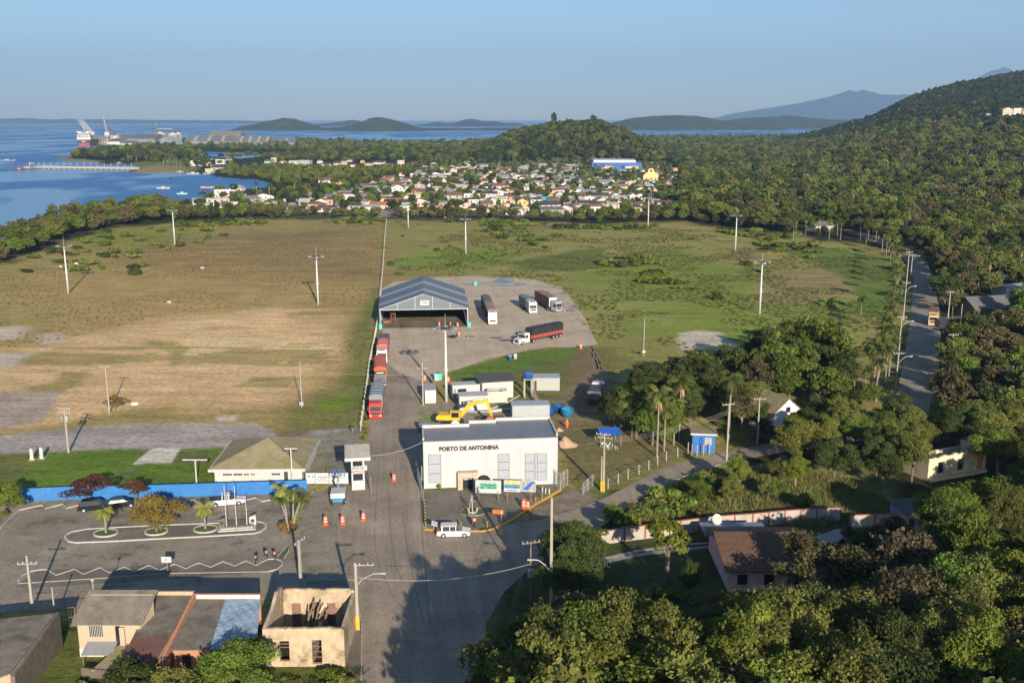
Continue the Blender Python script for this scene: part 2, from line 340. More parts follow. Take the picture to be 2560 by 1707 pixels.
def ground_mat():
    m = bpy.data.materials.new('ground_soil_and_grass'); m.use_nodes = True; T = m.node_tree; N = T.nodes; L = T.links; b = N['Principled BSDF']
    b.inputs['Roughness'].default_value = .95; b.inputs['Specular IOR Level'].default_value = .1
    at = N.new('ShaderNodeAttribute'); at.attribute_name = 'soil'
    tc = N.new('ShaderNodeTexCoord')
    def noise(s, d, st=(1, 1, 1)):
        mp = N.new('ShaderNodeMapping'); mp.inputs['Scale'].default_value = st; L.new(tc.outputs['Object'], mp.inputs[0])
        n = N.new('ShaderNodeTexNoise'); n.inputs['Scale'].default_value = s; n.inputs['Detail'].default_value = d; n.inputs['Roughness'].default_value = .7; L.new(mp.outputs[0], n.inputs['Vector']); return n
    a = noise(.9, 8); bb = noise(.16, 6, (.5, 1.5, 1)); c = noise(3.5, 4)
    prev = at.outputs['Color']
    for n, lo, hi in ((a, .62, 1.42), (bb, .72, 1.28), (c, .75, 1.25)):
        mr = N.new('ShaderNodeMapRange'); mr.inputs[1].default_value = .3; mr.inputs[2].default_value = .7; mr.inputs[3].default_value = lo; mr.inputs[4].default_value = hi
        L.new(n.outputs[0], mr.inputs[0]); v = N.new('ShaderNodeVectorMath'); v.operation = 'SCALE'; L.new(prev, v.inputs[0]); L.new(mr.outputs[0], v.inputs['Scale']); prev = v.outputs[0]
    L.new(prev, b.inputs['Base Color'])
    bp = N.new('ShaderNodeBump'); bp.inputs['Strength'].default_value = .55; bp.inputs['Distance'].default_value = .25; L.new(a.outputs[0], bp.inputs['Height'])
    b2 = N.new('ShaderNodeBump'); b2.inputs['Strength'].default_value = .5; b2.inputs['Distance'].default_value = .5; L.new(bb.outputs[0], b2.inputs['Height']); L.new(bp.outputs[0], b2.inputs['Normal'])
    L.new(b2.outputs[0], b.inputs['Normal']); return m
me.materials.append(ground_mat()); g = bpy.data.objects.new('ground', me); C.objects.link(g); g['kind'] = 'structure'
# ---------------------------------------------------------------- bay water
def water_mat(name, lagoon=False):
    m = bpy.data.materials.new(name); m.use_nodes = True; T = m.node_tree; N = T.nodes; L = T.links; b = N['Principled BSDF']
    b.inputs['Base Color'].default_value = (.012, .075, .21, 1); b.inputs['IOR'].default_value = 1.33; b.inputs['Specular IOR Level'].default_value = .38
    tc = N.new('ShaderNodeTexCoord')
    def noise(s, d, st, dist=0., r=.6):
        mp = N.new('ShaderNodeMapping'); mp.inputs['Scale'].default_value = st; L.new(tc.outputs['Object'], mp.inputs[0])
        n = N.new('ShaderNodeTexNoise'); n.inputs['Scale'].default_value = s; n.inputs['Detail'].default_value = d; n.inputs['Distortion'].default_value = dist; n.inputs['Roughness'].default_value = r
        L.new(mp.outputs[0], n.inputs['Vector']); return n
    slick = noise(.0045, 3, (.9, .42, 1), 1.6, .5)            # calm slicks and ruffled water
    r = N.new('ShaderNodeValToRGB'); r.color_ramp.elements[0].position = .47; r.color_ramp.elements[1].position = .53; L.new(slick.outputs[0], r.inputs[0])
    mr = N.new('ShaderNodeMapRange'); mr.inputs[3].default_value = .45; mr.inputs[4].default_value = .26; L.new(r.outputs[0], mr.inputs[0]); L.new(mr.outputs[0], b.inputs['Roughness'])
    mx = N.new('ShaderNodeMixRGB'); mx.inputs[1].default_value = (.04, .15, .35, 1); mx.inputs[2].default_value = (.11, .23, .40, 1); L.new(r.outputs[0], mx.inputs[0]); L.new(mx.outputs[0], b.inputs['Base Color'])
    rip = noise(.35, 4, (1, 2.2, 1)); big = noise(.02, 3, (.6, 2.5, 1))
    b1 = N.new('ShaderNodeBump'); b1.inputs['Strength'].default_value = .35; b1.inputs['Distance'].default_value = .35; L.new(rip.outputs[0], b1.inputs['Height'])
    b2 = N.new('ShaderNodeBump'); b2.inputs['Strength'].default_value = .25; b2.inputs['Distance'].default_value = 1.5; L.new(big.outputs[0], b2.inputs['Height']); L.new(b1.outputs[0], b2.inputs['Normal'])
    L.new(b2.outputs[0], b.inputs['Normal']); return m
wm = water_mat('bay_water')
mb = MB(); S_ = 70000
mb.poly([(-S_, 60, -.6), (S_, 60, -.6), (S_, S_, -.6), (-S_, S_, -.6)]); struct('bay_water', mb, wm)
LAG = W([(485, 381), (520, 380), (600, 381.5), (665, 383), (672, 387), (640, 393), (600, 397), (560, 394), (500, 389)])
mb = MB(); mb.poly([(x, y, .06) for x, y in LAG]); struct('lagoon_water', mb, wm)
# ---------------------------------------------------------------- roads and paving (sheets laid one above the other)
def paving_mat(name, c1, c2, streak=0., block=0., moss=0., mosscol=(.05, .055, .02)):
    m = bpy.data.materials.new(name); m.use_nodes = True; T = m.node_tree; N = T.nodes; L = T.links; b = N['Principled BSDF']
    b.inputs['Roughness'].default_value = .88; b.inputs['Specular IOR Level'].default_value = .2
    tc = N.new('ShaderNodeTexCoord'); rot = N.new('ShaderNodeMapping'); rot.inputs['Rotation'].default_value = (0, 0, math.radians(-7)); L.new(tc.outputs['Object'], rot.inputs[0])
    def noise(s, d, st, r=.65):
        mp = N.new('ShaderNodeMapping'); mp.inputs['Scale'].default_value = st; L.new(rot.outputs[0], mp.inputs[0])
        n = N.new('ShaderNodeTexNoise'); n.inputs['Scale'].default_value = s; n.inputs['Detail'].default_value = d; n.inputs['Roughness'].default_value = r; L.new(mp.outputs[0], n.inputs['Vector']); return n
    n1 = noise(.12, 8, (1, 1, 1)); r = N.new('ShaderNodeValToRGB'); r.color_ramp.elements[0].position = .33; r.color_ramp.elements[1].position = .68
    r.color_ramp.elements[0].color = c1+(1,); r.color_ramp.elements[1].color = c2+(1,); L.new(n1.outputs[0], r.inputs[0]); prev = r.outputs[0]
    if moss:
        nm = noise(.22, 9, (1, 1.4, 1), .75); rm = N.new('ShaderNodeValToRGB'); rm.color_ramp.elements[0].position = .52; rm.color_ramp.elements[1].position = .68
        rm.color_ramp.elements[0].color = (0, 0, 0, 1); rm.color_ramp.elements[1].color = (moss,)*3+(1,); L.new(nm.outputs[0], rm.inputs[0])
        mm = N.new('ShaderNodeMixRGB'); L.new(rm.outputs[0], mm.inputs[0]); L.new(prev, mm.inputs[1]); mm.inputs[2].default_value = mosscol+(1,); prev = mm.outputs[0]
    fine = noise(2.2, 6, (1, 1, 1))
    fs = [(fine, .78, 1.22)]
    if streak: fs.append((noise(.55, 4, (1, .045, 1)), 1-streak, 1+streak*.6))
    for n, lo, hi in fs:
        mr = N.new('ShaderNodeMapRange'); mr.inputs[1].default_value = .3; mr.inputs[2].default_value = .7; mr.inputs[3].default_value = lo; mr.inputs[4].default_value = hi
        L.new(n.outputs[0], mr.inputs[0]); v = N.new('ShaderNodeVectorMath'); v.operation = 'SCALE'; L.new(prev, v.inputs[0]); L.new(mr.outputs[0], v.inputs['Scale']); prev = v.outputs[0]
    if block:
        bt = N.new('ShaderNodeTexBrick'); bt.inputs['Scale'].default_value = 1.; bt.inputs['Brick Width'].default_value = block; bt.inputs['Row Height'].default_value = block*.6; bt.inputs['Mortar Size'].default_value = .035
        bt.inputs['Color1'].default_value = (1, 1, 1, 1); bt.inputs['Color2'].default_value = (.82, .82, .82, 1); bt.inputs['Mortar'].default_value = (.5, .5, .48, 1); L.new(rot.outputs[0], bt.inputs['Vector'])
        mm = N.new('ShaderNodeMixRGB'); mm.blend_type = 'MULTIPLY'; mm.inputs[0].default_value = .7; L.new(prev, mm.inputs[1]); L.new(bt.outputs[0], mm.inputs[2]); prev = mm.outputs[0]
    L.new(prev, b.inputs['Base Color'])
    bp = N.new('ShaderNodeBump'); bp.inputs['Strength'].default_value = .3; bp.inputs['Distance'].default_value = .06; L.new(fine.outputs[0], bp.inputs['Height']); L.new(bp.outputs[0], b.inputs['Normal'])
    return m
m_road = paving_mat('paved_road', (.27, .22, .165), (.45, .365, .275), .20, .35)
m_yard = paving_mat('gravel_yard', (.38, .305, .22), (.54, .44, .32), .10)
m_plaza = paving_mat('mossy_paving', (.23, .195, .145), (.40, .345, .265), .06, .45, .75)
m_dark = paving_mat('dark_paving', (.17, .15, .12), (.26, .23, .185), .05, .45, .6)
def sheet(name, pl, z, m, fine=True):
    mb = MB(); mb.poly([(x, y, z) for x, y in W(pl)]); return struct(name, mb, m)
# whole near paved area, then the yard
sheet('plaza_paving', [(-900, 1276), (0, 1262), (160, 1250), (764, 1232), (876, 1222), (905, 1222), (1000, 1300), (1000, 1470), (640, 1478), (0, 1500), (-900, 1530)], .02, m_plaza)
sheet('street', [(-900, 1540), (0, 1490), (400, 1470), (860, 1452), (1000, 1440), (1000, 1560), (880, 1560), (655, 1492), (0, 1532), (-900, 1600)], .035, m_road)
ROAD = [(884, 1900), (898, 1640), (905, 1560), (890, 1440), (850, 1400), (842, 1300), (870, 1232), (908, 1180), (918, 1100), (932, 1020), (945, 930), (955, 850), (965, 825), (1010, 820), (1160, 816),
        (1260, 860), (1240, 880), (1140, 915), (1105, 935), (1060, 965), (1046, 1010), (1046, 1060), (1055, 1100), (1058, 1225), (1062, 1326), (1210, 1330), (1290, 1306), (1345, 1300), (1417, 1280),
        (1504, 1248), (1590, 1206), (1650, 1172), (1740, 1148), (1850, 1123), (2000, 1092), (2150, 1064), (2240, 1040), (2300, 1040), (2260, 1078), (2100, 1110), (1950, 1132), (1800, 1160),
        (1710, 1190), (1608, 1240), (1508, 1312), (1425, 1368), (1330, 1418), (1260, 1480), (1215, 1560), (1205, 1700), (1190, 1900)]
sheet('main_road', ROAD, .05, m_road)
YARD = [(955, 850), (958, 790), (950, 725), (985, 705), (1080, 694), (1200, 690), (1330, 698), (1405, 720), (1440, 760), (1465, 800), (1480, 835), (1495, 862), (1440, 868), (1370, 868), (1300, 880), (1220, 898), (1120, 932), (1100, 945), (1050, 950), (1000, 935), (960, 900)]
sheet('truck_yard', YARD, .065, m_yard)
sheet('forecourt_paving', [(1058, 1222), (1394, 1209), (1405, 1220), (1400, 1226), (1345, 1262), (1285, 1300), (1236, 1321), (1200, 1327), (1063, 1325)], .08, m_dark)
sheet('avenue', [(2240, 1046), (2247, 960), (2262, 880), (2276, 800), (2284, 700), (2272, 660), (2235, 625), (2160, 596), (2100, 575), (2120, 573), (2190, 590), (2270, 622), (2318, 655), (2333, 700),
                 (2350, 780), (2353, 860), (2345, 940), (2325, 1010), (2320, 1046)], .055, m_road)
sheet('town_street', [(935, 545), (960, 520), (1000, 488), (1012, 488), (1000, 510), (975, 542)], .05, m_road)
sheet('hill_avenue', [(1658, 455), (1668, 430), (1675, 405), (1682, 405), (1680, 430), (1678, 455)], .05, m_road)
sheet('side_street', [(1240, 520), (1255, 505), (1275, 500), (1285, 515), (1278, 524)], .05, m_road)
sheet('lower_strip_paving', [(40, 1466), (74, 1438), (110, 1425), (640, 1408), (690, 1400), (707, 1412), (690, 1425), (640, 1432), (110, 1468)], .04, m_dark)
sheet('island_paving', [(163, 1345), (180, 1330), (219, 1323), (440, 1313), (643, 1305), (662, 1310), (665, 1318), (636, 1334), (400, 1347), (190, 1357), (170, 1353)], .06, m_dark)
sheet('pavement', [(764, 1450), (890, 1448), (905, 1560), (905, 1760), (868, 1760), (880, 1485), (764, 1478)], .06, m_dark)
R_ = random.Random(3); tm_ = mat('tyre_mark', (.12, .10, .085), .9, .2, 1)
for pl in ([(936, 1320), (938, 1370), (950, 1420), (985, 1500), (1010, 1520)], [(975, 1240), (976, 1330), (985, 1400), (1008, 1460)], [(1050, 1140), (1052, 1300), (1066, 1450), (1072, 1510)], [(948, 1137), (940, 1260), (937, 1310)], [(1006, 1280), (1020, 1380), (1045, 1500), (1060, 1560)], [(1055, 1420), (1058, 1465)], [(1062, 1420), (1066, 1500), (1075, 1560)], [(990, 1137), (985, 1230)]):
    struct('tyre_mark', MB().strip(W(pl), .07, -.1, .056), tm_)
# tyre tracks over the dirt
mb = MB()
for off in (0, 9):
    for path in ([(1470, 866), (1490, 905), (1520, 940), (1560, 960)], [(1478, 866), (1485, 920), (1450, 960), (1420, 1010)], [(1480, 870), (1500, 940), (1490, 1000)]):
        mb.strip(W([(a+off, b+off*.2) for a, b in path]), .35, -.2, .012)
struct('dirt_tracks', mb, mat('track_soil', (.22, .165, .11), .95, .2, 1))
# far hills and mountains: real ridges standing where they are
def ridge(name, prof, Yd, depth, m, base=0, jit=.05, seed=1, n=90, ybase=300):
    pxs = np.linspace(prof[0][0], prof[-1][0], n); tops = np.interp(pxs, [p[0] for p in prof], [p[1] for p in prof])
    R = np.random.RandomState(seed); vs = []; fs = []; K = 13
    hs = CAMH + (ybase-tops)/FPX*Yd
    fine = np.array([vnoise(pxs*1.0, pxs*0+seed, s, seed) for s in (18, 7, 3)])
    hs = hs*(1+jit*((fine[0]-.5)+.6*(fine[1]-.5)+.35*(fine[2]-.5)))
    for i in range(n):
        for k in range(K):
            t = k/(K-1)*2-1; yv = Yd+t*depth; prof_k = max(0., 1-abs(t)**1.5)
            rr = 1 if abs(t) < .05 else (.86+.28*vnoise(np.array(pxs[i]/14.), np.array(yv/depth*3.), 1, seed+3))
            vs.append(((pxs[i]-1280)/FPX*Yd*(1+.0*t), yv, -3+(max(hs[i], 0)+3)*prof_k*float(min(rr, 1.0 if abs(t) < .3 else 1.2))))
    for i in range(n-1):
        for k in range(K-1): a = i*K+k; fs.append((a, a+K, a+K+1, a+1))
    mb = MB(); mb.add(vs, fs); return struct(name, mb, m, smooth=True)
m_hill = mat('wooded_hill', (.045, .060, .028), .95, .45, .012, bump=1.0, bscale=.03)
m_mount = mat('mountain_forest', (.040, .055, .035), .95, .35, .002, bump=.6, bscale=.006)
ridge('far_coast', [(-500, 298), (0, 297.5), (60, 297), (200, 299), (400, 300), (560, 301), (640, 303), (760, 304)], 17000, 900, m_mount, jit=.35, seed=4, n=160)
ridge('island', [(612, 323), (625, 315), (655, 309), (700, 300), (722, 296), (748, 297), (780, 307), (812, 320), (850, 322)], 5700, 330, m_hill, seed=5, jit=.06)
ridge('island_shore', [(760, 324), (800, 319), (900, 317), (1000, 319), (1130, 320), (1290, 319), (1340, 323)], 5600, 260, m_hill, seed=6, jit=.08)
ridge('island_hill', [(855, 322), (900, 309), (935, 296), (955, 293.5), (980, 297), (1020, 308), (1062, 321)], 5400, 330, m_hill, seed=7, jit=.05)
ridge('far_hills', [(740, 320), (800, 311), (850, 306), (890, 300), (930, 306), (1030, 315), (1075, 309), (1095, 304), (1120, 308), (1140, 307), (1165, 298.5), (1182, 297.5), (1210, 303), (1235, 303), (1265, 308), (1290, 307), (1320, 314), (1380, 320)], 9500, 900, m_mount, seed=8, jit=.05)
ridge('bay_hills', [(1500, 322), (1530, 305), (1570, 296), (1620, 291), (1650, 290), (1680, 288.5), (1730, 291), (1770, 297), (1800, 303), (1850, 309), (1900, 315)], 6200, 600, m_hill, seed=9, jit=.05)
ridge('bay_hills_behind', [(1740, 312), (1800, 302), (1850, 295), (1900, 293), (1950, 290), (2000, 294), (2060, 300), (2150, 300), (2300, 290), (2500, 300)], 7200, 700, m_hill, seed=10, jit=.05)
ridge('lowland_shore', [(1440, 327), (1500, 325), (1700, 325), (2000, 324), (2200, 322)], 5600, 250, m_hill, seed=14, jit=.1)
ridge('mountain', [(1740, 310), (1775, 299), (1810, 287), (1880, 275), (1950, 265), (2020, 252), (2050, 244), (2080, 236), (2098, 229), (2112, 236), (2130, 228), (2150, 233), (2170, 240), (2200, 241), (2240, 240), (2300, 250), (2500, 280)], 21000, 2200, m_mount, seed=11, jit=.04, n=140)
ridge('mountain_peak', [(2380, 230), (2410, 203), (2425, 192), (2445, 181), (2452, 182), (2466, 174.5), (2485, 180), (2500, 193), (2520, 205), (2540, 190), (2558, 177), (2580, 168), (2640, 180), (2750, 215)], 24000, 2200, m_mount, seed=12, jit=.03)
# ---------------------------------------------------------------- foliage
def leaf_mat(name, c, c2, trans=.34):
    m = bpy.data.materials.new(name); m.use_nodes = True; T = m.node_tree; N = T.nodes; L = T.links; b = N['Principled BSDF']
    b.inputs['Roughness'].default_value = .6; b.inputs['Specular IOR Level'].default_value = .18
    at = N.new('ShaderNodeAttribute'); at.attribute_name = 'tint'
    oi = N.new('ShaderNodeObjectInfo')
    mx = N.new('ShaderNodeMixRGB'); mx.inputs[1].default_value = c+(1,); mx.inputs[2].default_value = c2+(1,); L.new(at.outputs['Fac'], mx.inputs[0])
    hs = N.new('ShaderNodeHueSaturation'); L.new(mx.outputs[0], hs.inputs['Color'])
    mr = N.new('ShaderNodeMapRange'); mr.inputs[3].default_value = .485; mr.inputs[4].default_value = .515; L.new(oi.outputs['Random'], mr.inputs[0]); L.new(mr.outputs[0], hs.inputs['Hue'])
    ml = N.new('ShaderNodeMath'); ml.operation = 'MULTIPLY'; ml.inputs[1].default_value = 7.13; L.new(oi.outputs['Random'], ml.inputs[0])
    fr = N.new('ShaderNodeMath'); fr.operation = 'FRACT'; L.new(ml.outputs[0], fr.inputs[0])
    m2 = N.new('ShaderNodeMapRange'); m2.inputs[3].default_value = .68; m2.inputs[4].default_value = 1.42; L.new(fr.outputs[0], m2.inputs[0]); L.new(m2.outputs[0], hs.inputs['Value'])
    L.new(hs.outputs[0], b.inputs['Base Color'])
    tr = N.new('ShaderNodeBsdfTranslucent'); L.new(hs.outputs[0], tr.inputs[0]); ms = N.new('ShaderNodeMixShader'); ms.inputs[0].default_value = trans
    L.new(b.outputs[0], ms.inputs[1]); L.new(tr.outputs[0], ms.inputs[2]); L.new(ms.outputs[0], N['Material Output'].inputs['Surface'])
    return m
LM = {'dark green': leaf_mat('leaf_dark_green', (.028, .044, .012), (.090, .118, .030)),
      'mid green': leaf_mat('leaf_mid_green', (.055, .088, .014), (.185, .24, .038)),
      'olive': leaf_mat('leaf_olive', (.070, .084, .018), (.205, .222, .050)),
      'brownish': leaf_mat('leaf_brownish', (.070, .062, .026), (.175, .150, .066)),
      'yellow green': leaf_mat('leaf_yellow_green', (.085, .115, .014), (.240, .275, .040)),
      'grey brown': leaf_mat('leaf_grey_brown', (.11, .092, .045), (.24, .20, .105)),
      'reddish brown': leaf_mat('leaf_reddish', (.075, .035, .022), (.15, .075, .045)),
      'golden brown': leaf_mat('leaf_golden', (.13, .095, .022), (.28, .20, .055)),
      'hill green': leaf_mat('leaf_hill_green', (.016, .027, .010), (.048, .066, .020)),
      'palm': leaf_mat('leaf_palm', (.045, .065, .016), (.15, .17, .04)),
      'bright palm': leaf_mat('leaf_bright_palm', (.14, .17, .02), (.34, .34, .06)),
      'dry grass': leaf_mat('leaf_dry_grass', (.095, .076, .032), (.17, .135, .058)),
      'grass': leaf_mat('leaf_grass', (.055, .072, .018), (.12, .135, .035))}
def quads_mesh(name, cen, nor, size, tint, m, asp=None):
    n = len(cen); rs = np.random.RandomState(n)
    up = rs.normal(size=(n, 3)); t = np.cross(nor, up); t /= np.linalg.norm(t, axis=1)[:, None]+1e-9; bt = np.cross(nor, t)
    s = size[:, None]; a = .62 if asp is None else asp
    vs = np.stack([cen-t*s, cen-bt*s*a, cen+t*s, cen+bt*s*a], 1).reshape(-1, 3)
    me = bpy.data.meshes.new(name); me.vertices.add(4*n); me.vertices.foreach_set('co', vs.astype(np.float32).ravel())
    me.loops.add(4*n); me.loops.foreach_set('vertex_index', np.arange(4*n, dtype=np.int32)); me.polygons.add(n); me.polygons.foreach_set('loop_start', np.arange(0, 4*n, 4, dtype=np.int32))
    me.update(); at = me.attributes.new('tint', 'FLOAT', 'POINT'); at.data.foreach_set('value', np.repeat(tint, 4).astype(np.float32))
    me.materials.append(m); return me
def tree_geo(seed, h=9., w=4.2, nl=3000, ls=.3, lobes=15, flat=.8, base=.3, hollow=.78, trunk_r=.22, gaps=.0, jag=.35):
    """a crown of many lobes of leaves on limbs; returns leaf arrays and trunk builder"""
    R = np.random.RandomState(seed); cz = h*(base+(1-base)/2); hz = h*(1-base)/2*.98
    L = []
    for i in range(lobes):
        a = i*2.399+R.rand()*.8; tt = (i+.5)/lobes; zz = -0.8+1.7*tt+R.normal()*.2; rr = math.sqrt(max(0.04, 1-min(abs(zz), .98)**2))*(.3+.75*R.rand())*.82
        L.append((math.cos(a)*rr*w, math.sin(a)*rr*w, cz+zz*hz*.72, w*(.13+.20*R.rand()**1.3), R.rand()))
    L = np.array(L); vol = L[:, 3]**1.8*(.55+.9*R.rand(lobes)); pk = R.choice(lobes, nl, p=vol/vol.sum()); lb = L[pk]
    d = R.normal(size=(nl, 3)); d[:, 2] = np.abs(d[:, 2])*1.0-.25*R.rand(nl); d /= np.linalg.norm(d, axis=1)[:, None]
    # clumpy, ragged surface inside each lobe
    k = 1+jag*np.sin(d[:, 0]*7+lb[:, 4]*30)*np.cos(d[:, 1]*6+lb[:, 4]*11)*np.sin(d[:, 2]*8+lb[:, 4]*5)
    rad = lb[:, 3]*k*(hollow+(1.12-hollow)*R.rand(nl)**.6)
    cen = lb[:, :3]+d*rad[:, None]*np.array([1, 1, flat]); cen += R.normal(size=cen.shape)*.06*w/4
    nor = d+R.normal(size=d.shape)*.75; nor /= np.linalg.norm(nor, axis=1)[:, None]
    tint = np.clip(.28+.38*lb[:, 4]+.22*R.normal(size=nl)*.8+.25*(cen[:, 2]-cz)/hz*.3, 0, 1)
    size = ls*(.55+.8*R.rand(nl))
    mb = MB(); zt = h*(base+.25); bx, by = R.normal()*.3, R.normal()*.3
    mb.path([(0, 0, -.3), (bx*.4, by*.4, zt*.5), (bx, by, zt), (bx*1.4, by*1.2, h*.78)], trunk_r*1.2, 7, trunk_r*.25)
    for i in range(0, lobes, 1 if lobes < 12 else 3):
        l = L[i]; s0 = Vector((bx*.6, by*.6, zt*(.55+.5*R.rand()))); e = Vector(l[:3]); mid = s0.lerp(e, .5)+Vector((R.normal()*.25, R.normal()*.25, .15))
        mb.path([s0, mid, e], trunk_r*.5, 5, trunk_r*.08)
    return cen, nor, size, tint, mb, L
def tree_meshes(seed, m, tm, **k):
    c, n, s, t, mb, L = tree_geo(seed, **k); cm = quads_mesh('crown', c, n, s, t, m)
    o = mb.build('trunk', tm, fix=False); C.objects.unlink(o); return cm, o.data
def bare_meshes(seed, m, tm, h=9, w=5, nl=1800, ls=.16):
    """half-leafless tree of forking grey twigs"""
    R = random.Random(seed); mb = MB(); tips = []
    def br(p, d, ln, r, lv):
        e = p+d*ln; mb.tube(p, e, r, r*.62, 5 if lv < 3 else 4, False); tips.append(e)
        if lv >= 5: return
        for k in range(3 if lv < 3 else 2):
            ax = Vector((R.gauss(0, 1), R.gauss(0, 1), R.gauss(0, .45)+.25)).normalized(); nd = (d*.8+ax*.62).normalized(); br(e, nd, ln*(.62+.2*R.random()), r*.6, lv+1)
    br(Vector((0, 0, -.3)), Vector((0, 0, 1)), h*.3, .2, 0)
    o = mb.build('trunk', tm, fix=False); C.objects.unlink(o)
    T_ = np.array([tuple(t) for t in tips[len(tips)//6:]]); rs = np.random.RandomState(seed); c = T_[rs.randint(len(T_), size=nl)]+rs.normal(size=(nl, 3))*.30
    return quads_mesh('crown', c, rs.normal(size=(nl, 3)), ls*(.5+rs.rand(nl)), rs.rand(nl), m), o.data
def palm_geo(seed, h=9., nf=15, fl=2.6, seg=7, leaflets=True, sc=1.):
    R = random.Random(seed); V = []; F = []; Tn = []
    for i in range(nf):
        a = i*2.399+R.uniform(-.2, .2); el = math.radians(R.choice([68, 50, 32, 14, -6, -22])+R.uniform(-8, 8)); L_ = fl*R.uniform(.85, 1.1)
        p = Vector((0, 0, h)); dh = Vector((math.cos(a), math.sin(a), 0)); side = Vector((-math.sin(a), math.cos(a), 0)); pts = []
        e = el
        for k in range(seg+1):
            pts.append(p.copy()); p = p+(dh*math.cos(e)+Vector((0, 0, 1))*math.sin(e))*(L_/seg); e -= math.radians(13+k*2.2)
        tn = R.random()
        for k in range(seg):
            a0, a1 = pts[k], pts[k+1]; t0 = k/seg; wd = fl*.20*math.sin(math.pi*min(.97, .18+t0*.85))
            nsub = 2 if leaflets else 1
            for j in range(nsub):
                q0 = a0.lerp(a1, j/nsub); q1 = a0.lerp(a1, (j+.62)/nsub) if leaflets else a1
                for sg in (-1, 1):
                    dr = Vector((0, 0, -wd*.9)); o = side*sg*wd; f = (a1-a0).normalized()*wd*.35
                    n = len(V); V += [q0, q1, q1+o+dr+f, q0+o+dr+f]; F.append((n, n+1, n+2, n+3)); Tn += [tn*.7+.3*R.random()]*4
    mb = MB(); mb.path([(0, 0, -.2), (R.uniform(-.1, .1), R.uniform(-.1, .1), h*.5), (0, 0, h)], .17*sc, 8, .10*sc)
    cs = MB(); cs.tube((0, 0, h-.05), (0, 0, h-1.1*sc), .10*sc, .14*sc, 7)
    sdm = MB()
    for i in range(3):
        a = R.uniform(0, 6.28)
        for q in range(7):
            b = a+R.uniform(-.5, .5); r = R.uniform(.3, .65)
            sdm.path([(0, 0, h-1.1), (math.cos(b)*r*.7, math.sin(b)*r*.7, h-1.15), (math.cos(b)*r, math.sin(b)*r, h-1.9-R.random()*.4)], .045, 4, .03)
    return V, F, Tn, mb, cs, sdm
def palm_meshes(seed, m, **k):
    V, F, Tn, mb, cs, sdm = palm_geo(seed, **k); me = bpy.data.meshes.new('fronds'); me.from_pydata([tuple(v) for v in V], [], F); me.materials.append(m)
    at = me.attributes.new('tint', 'FLOAT', 'POINT'); at.data.foreach_set('value', np.array(Tn, np.float32)); me.update(); out = [('fronds', me)]
    for nm, b, mm in (('trunk', mb, palebark), ('crownshaft', cs, mat('crownshaft_green', (.22, .26, .06), .6, .15)), ('seed_cluster', sdm, mat('palm_seed', (.46, .30, .13), .8, .2))):
        o = b.build(nm, mm, fix=False); C.objects.unlink(o); out.append((nm, o.data))
    return out
def shrub_mesh(seed, m, r=1.2, nl=500, ls=.14, h=1.0):
    R = np.random.RandomState(seed); n = 6; Lc = np.stack([R.normal(size=n)*.45*r, R.normal(size=n)*.45*r, h*(.25+.3*R.rand(n)), .4*r*(1+R.rand(n)*.5)], 1); pk = R.randint(n, size=nl)
    d = R.normal(size=(nl, 3)); d[:, 2] = np.abs(d[:, 2]); d /= np.linalg.norm(d, axis=1)[:, None]
    c = Lc[pk, :3]+d*Lc[pk, 3:4]*np.array([1, 1, h/r*.9])*(.7+.4*R.rand(nl))[:, None]
    c[:, 2] = np.maximum(c[:, 2], .03)
    return quads_mesh('foliage', c, d+R.normal(size=d.shape)*.6, ls*(.5+R.rand(nl)), np.clip(R.rand(n)[pk]*.6+.4*R.rand(nl), 0, 1), m)
def tuft_mesh(seed, m, r=.6, h=.9, n=60, wd=.05):
    R = np.random.RandomState(seed); V = []; F = []; Tn = []
    for i in range(n):
        a = R.rand()*6.28; q = R.rand()**.6*r; x, y = math.cos(a)*q, math.sin(a)*q; b = R.rand()*6.28; k = h*.7*(.5+.6*R.rand()); dx, dy = R.normal()*.25*h, R.normal()*.25*h
        cx, sy = math.cos(b)*wd, math.sin(b)*wd; n0 = len(V); V += [(x-cx, y-sy, 0), (x+cx, y+sy, 0), (x+dx, y+dy, k)]; F.append((n0, n0+1, n0+2)); Tn += [R.rand()]*3
    me = bpy.data.meshes.new('tuft'); me.from_pydata(V, [], F); me.materials.append(m); at = me.attributes.new('tint', 'FLOAT', 'POINT'); at.data.foreach_set('value', np.array(Tn, np.float32)); me.update(); return me
# ---- tree stock: for each look, (crown, trunk) at three distances
STOCK = {}
SH = [dict(h=9.5, w=4.3, base=.22, lobes=38), dict(h=8.5, w=4.9, base=.30, lobes=36, flat=.6), dict(h=10.5, w=3.7, base=.20, lobes=40, flat=.95), dict(h=7.5, w=3.9, base=.16, lobes=32, flat=.8)]
LOD = {'near': (17000, .125), 'mid': (4200, .26), 'far': (900, .56)}
LOOKS = ['dark green', 'mid green', 'olive', 'brownish', 'yellow green', 'hill green']
for li, lk in enumerate(LOOKS):
    for ld, (nl, ls) in LOD.items():
        if lk == 'hill green' and ld == 'near': continue
        for k in ((0, 1, 2, 3) if ld != 'near' else ((0, 1, 2, 3)[li % 2], (0, 1, 2, 3)[2+li % 2])):
            STOCK[(lk, ld, k)] = tree_meshes(11+k*7+li, LM[lk], bark if li < 3 else palebark, nl=nl, ls=ls, **SH[k])
    STOCK[(lk, 'near')] = [STOCK[(lk, 'near', k)] for k in range(4) if (lk, 'near', k) in STOCK]
    STOCK[(lk, 'mid')] = [STOCK[(lk, 'mid', k)] for k in range(4)]; STOCK[(lk, 'far')] = [STOCK[(lk, 'far', k)] for k in range(4)]
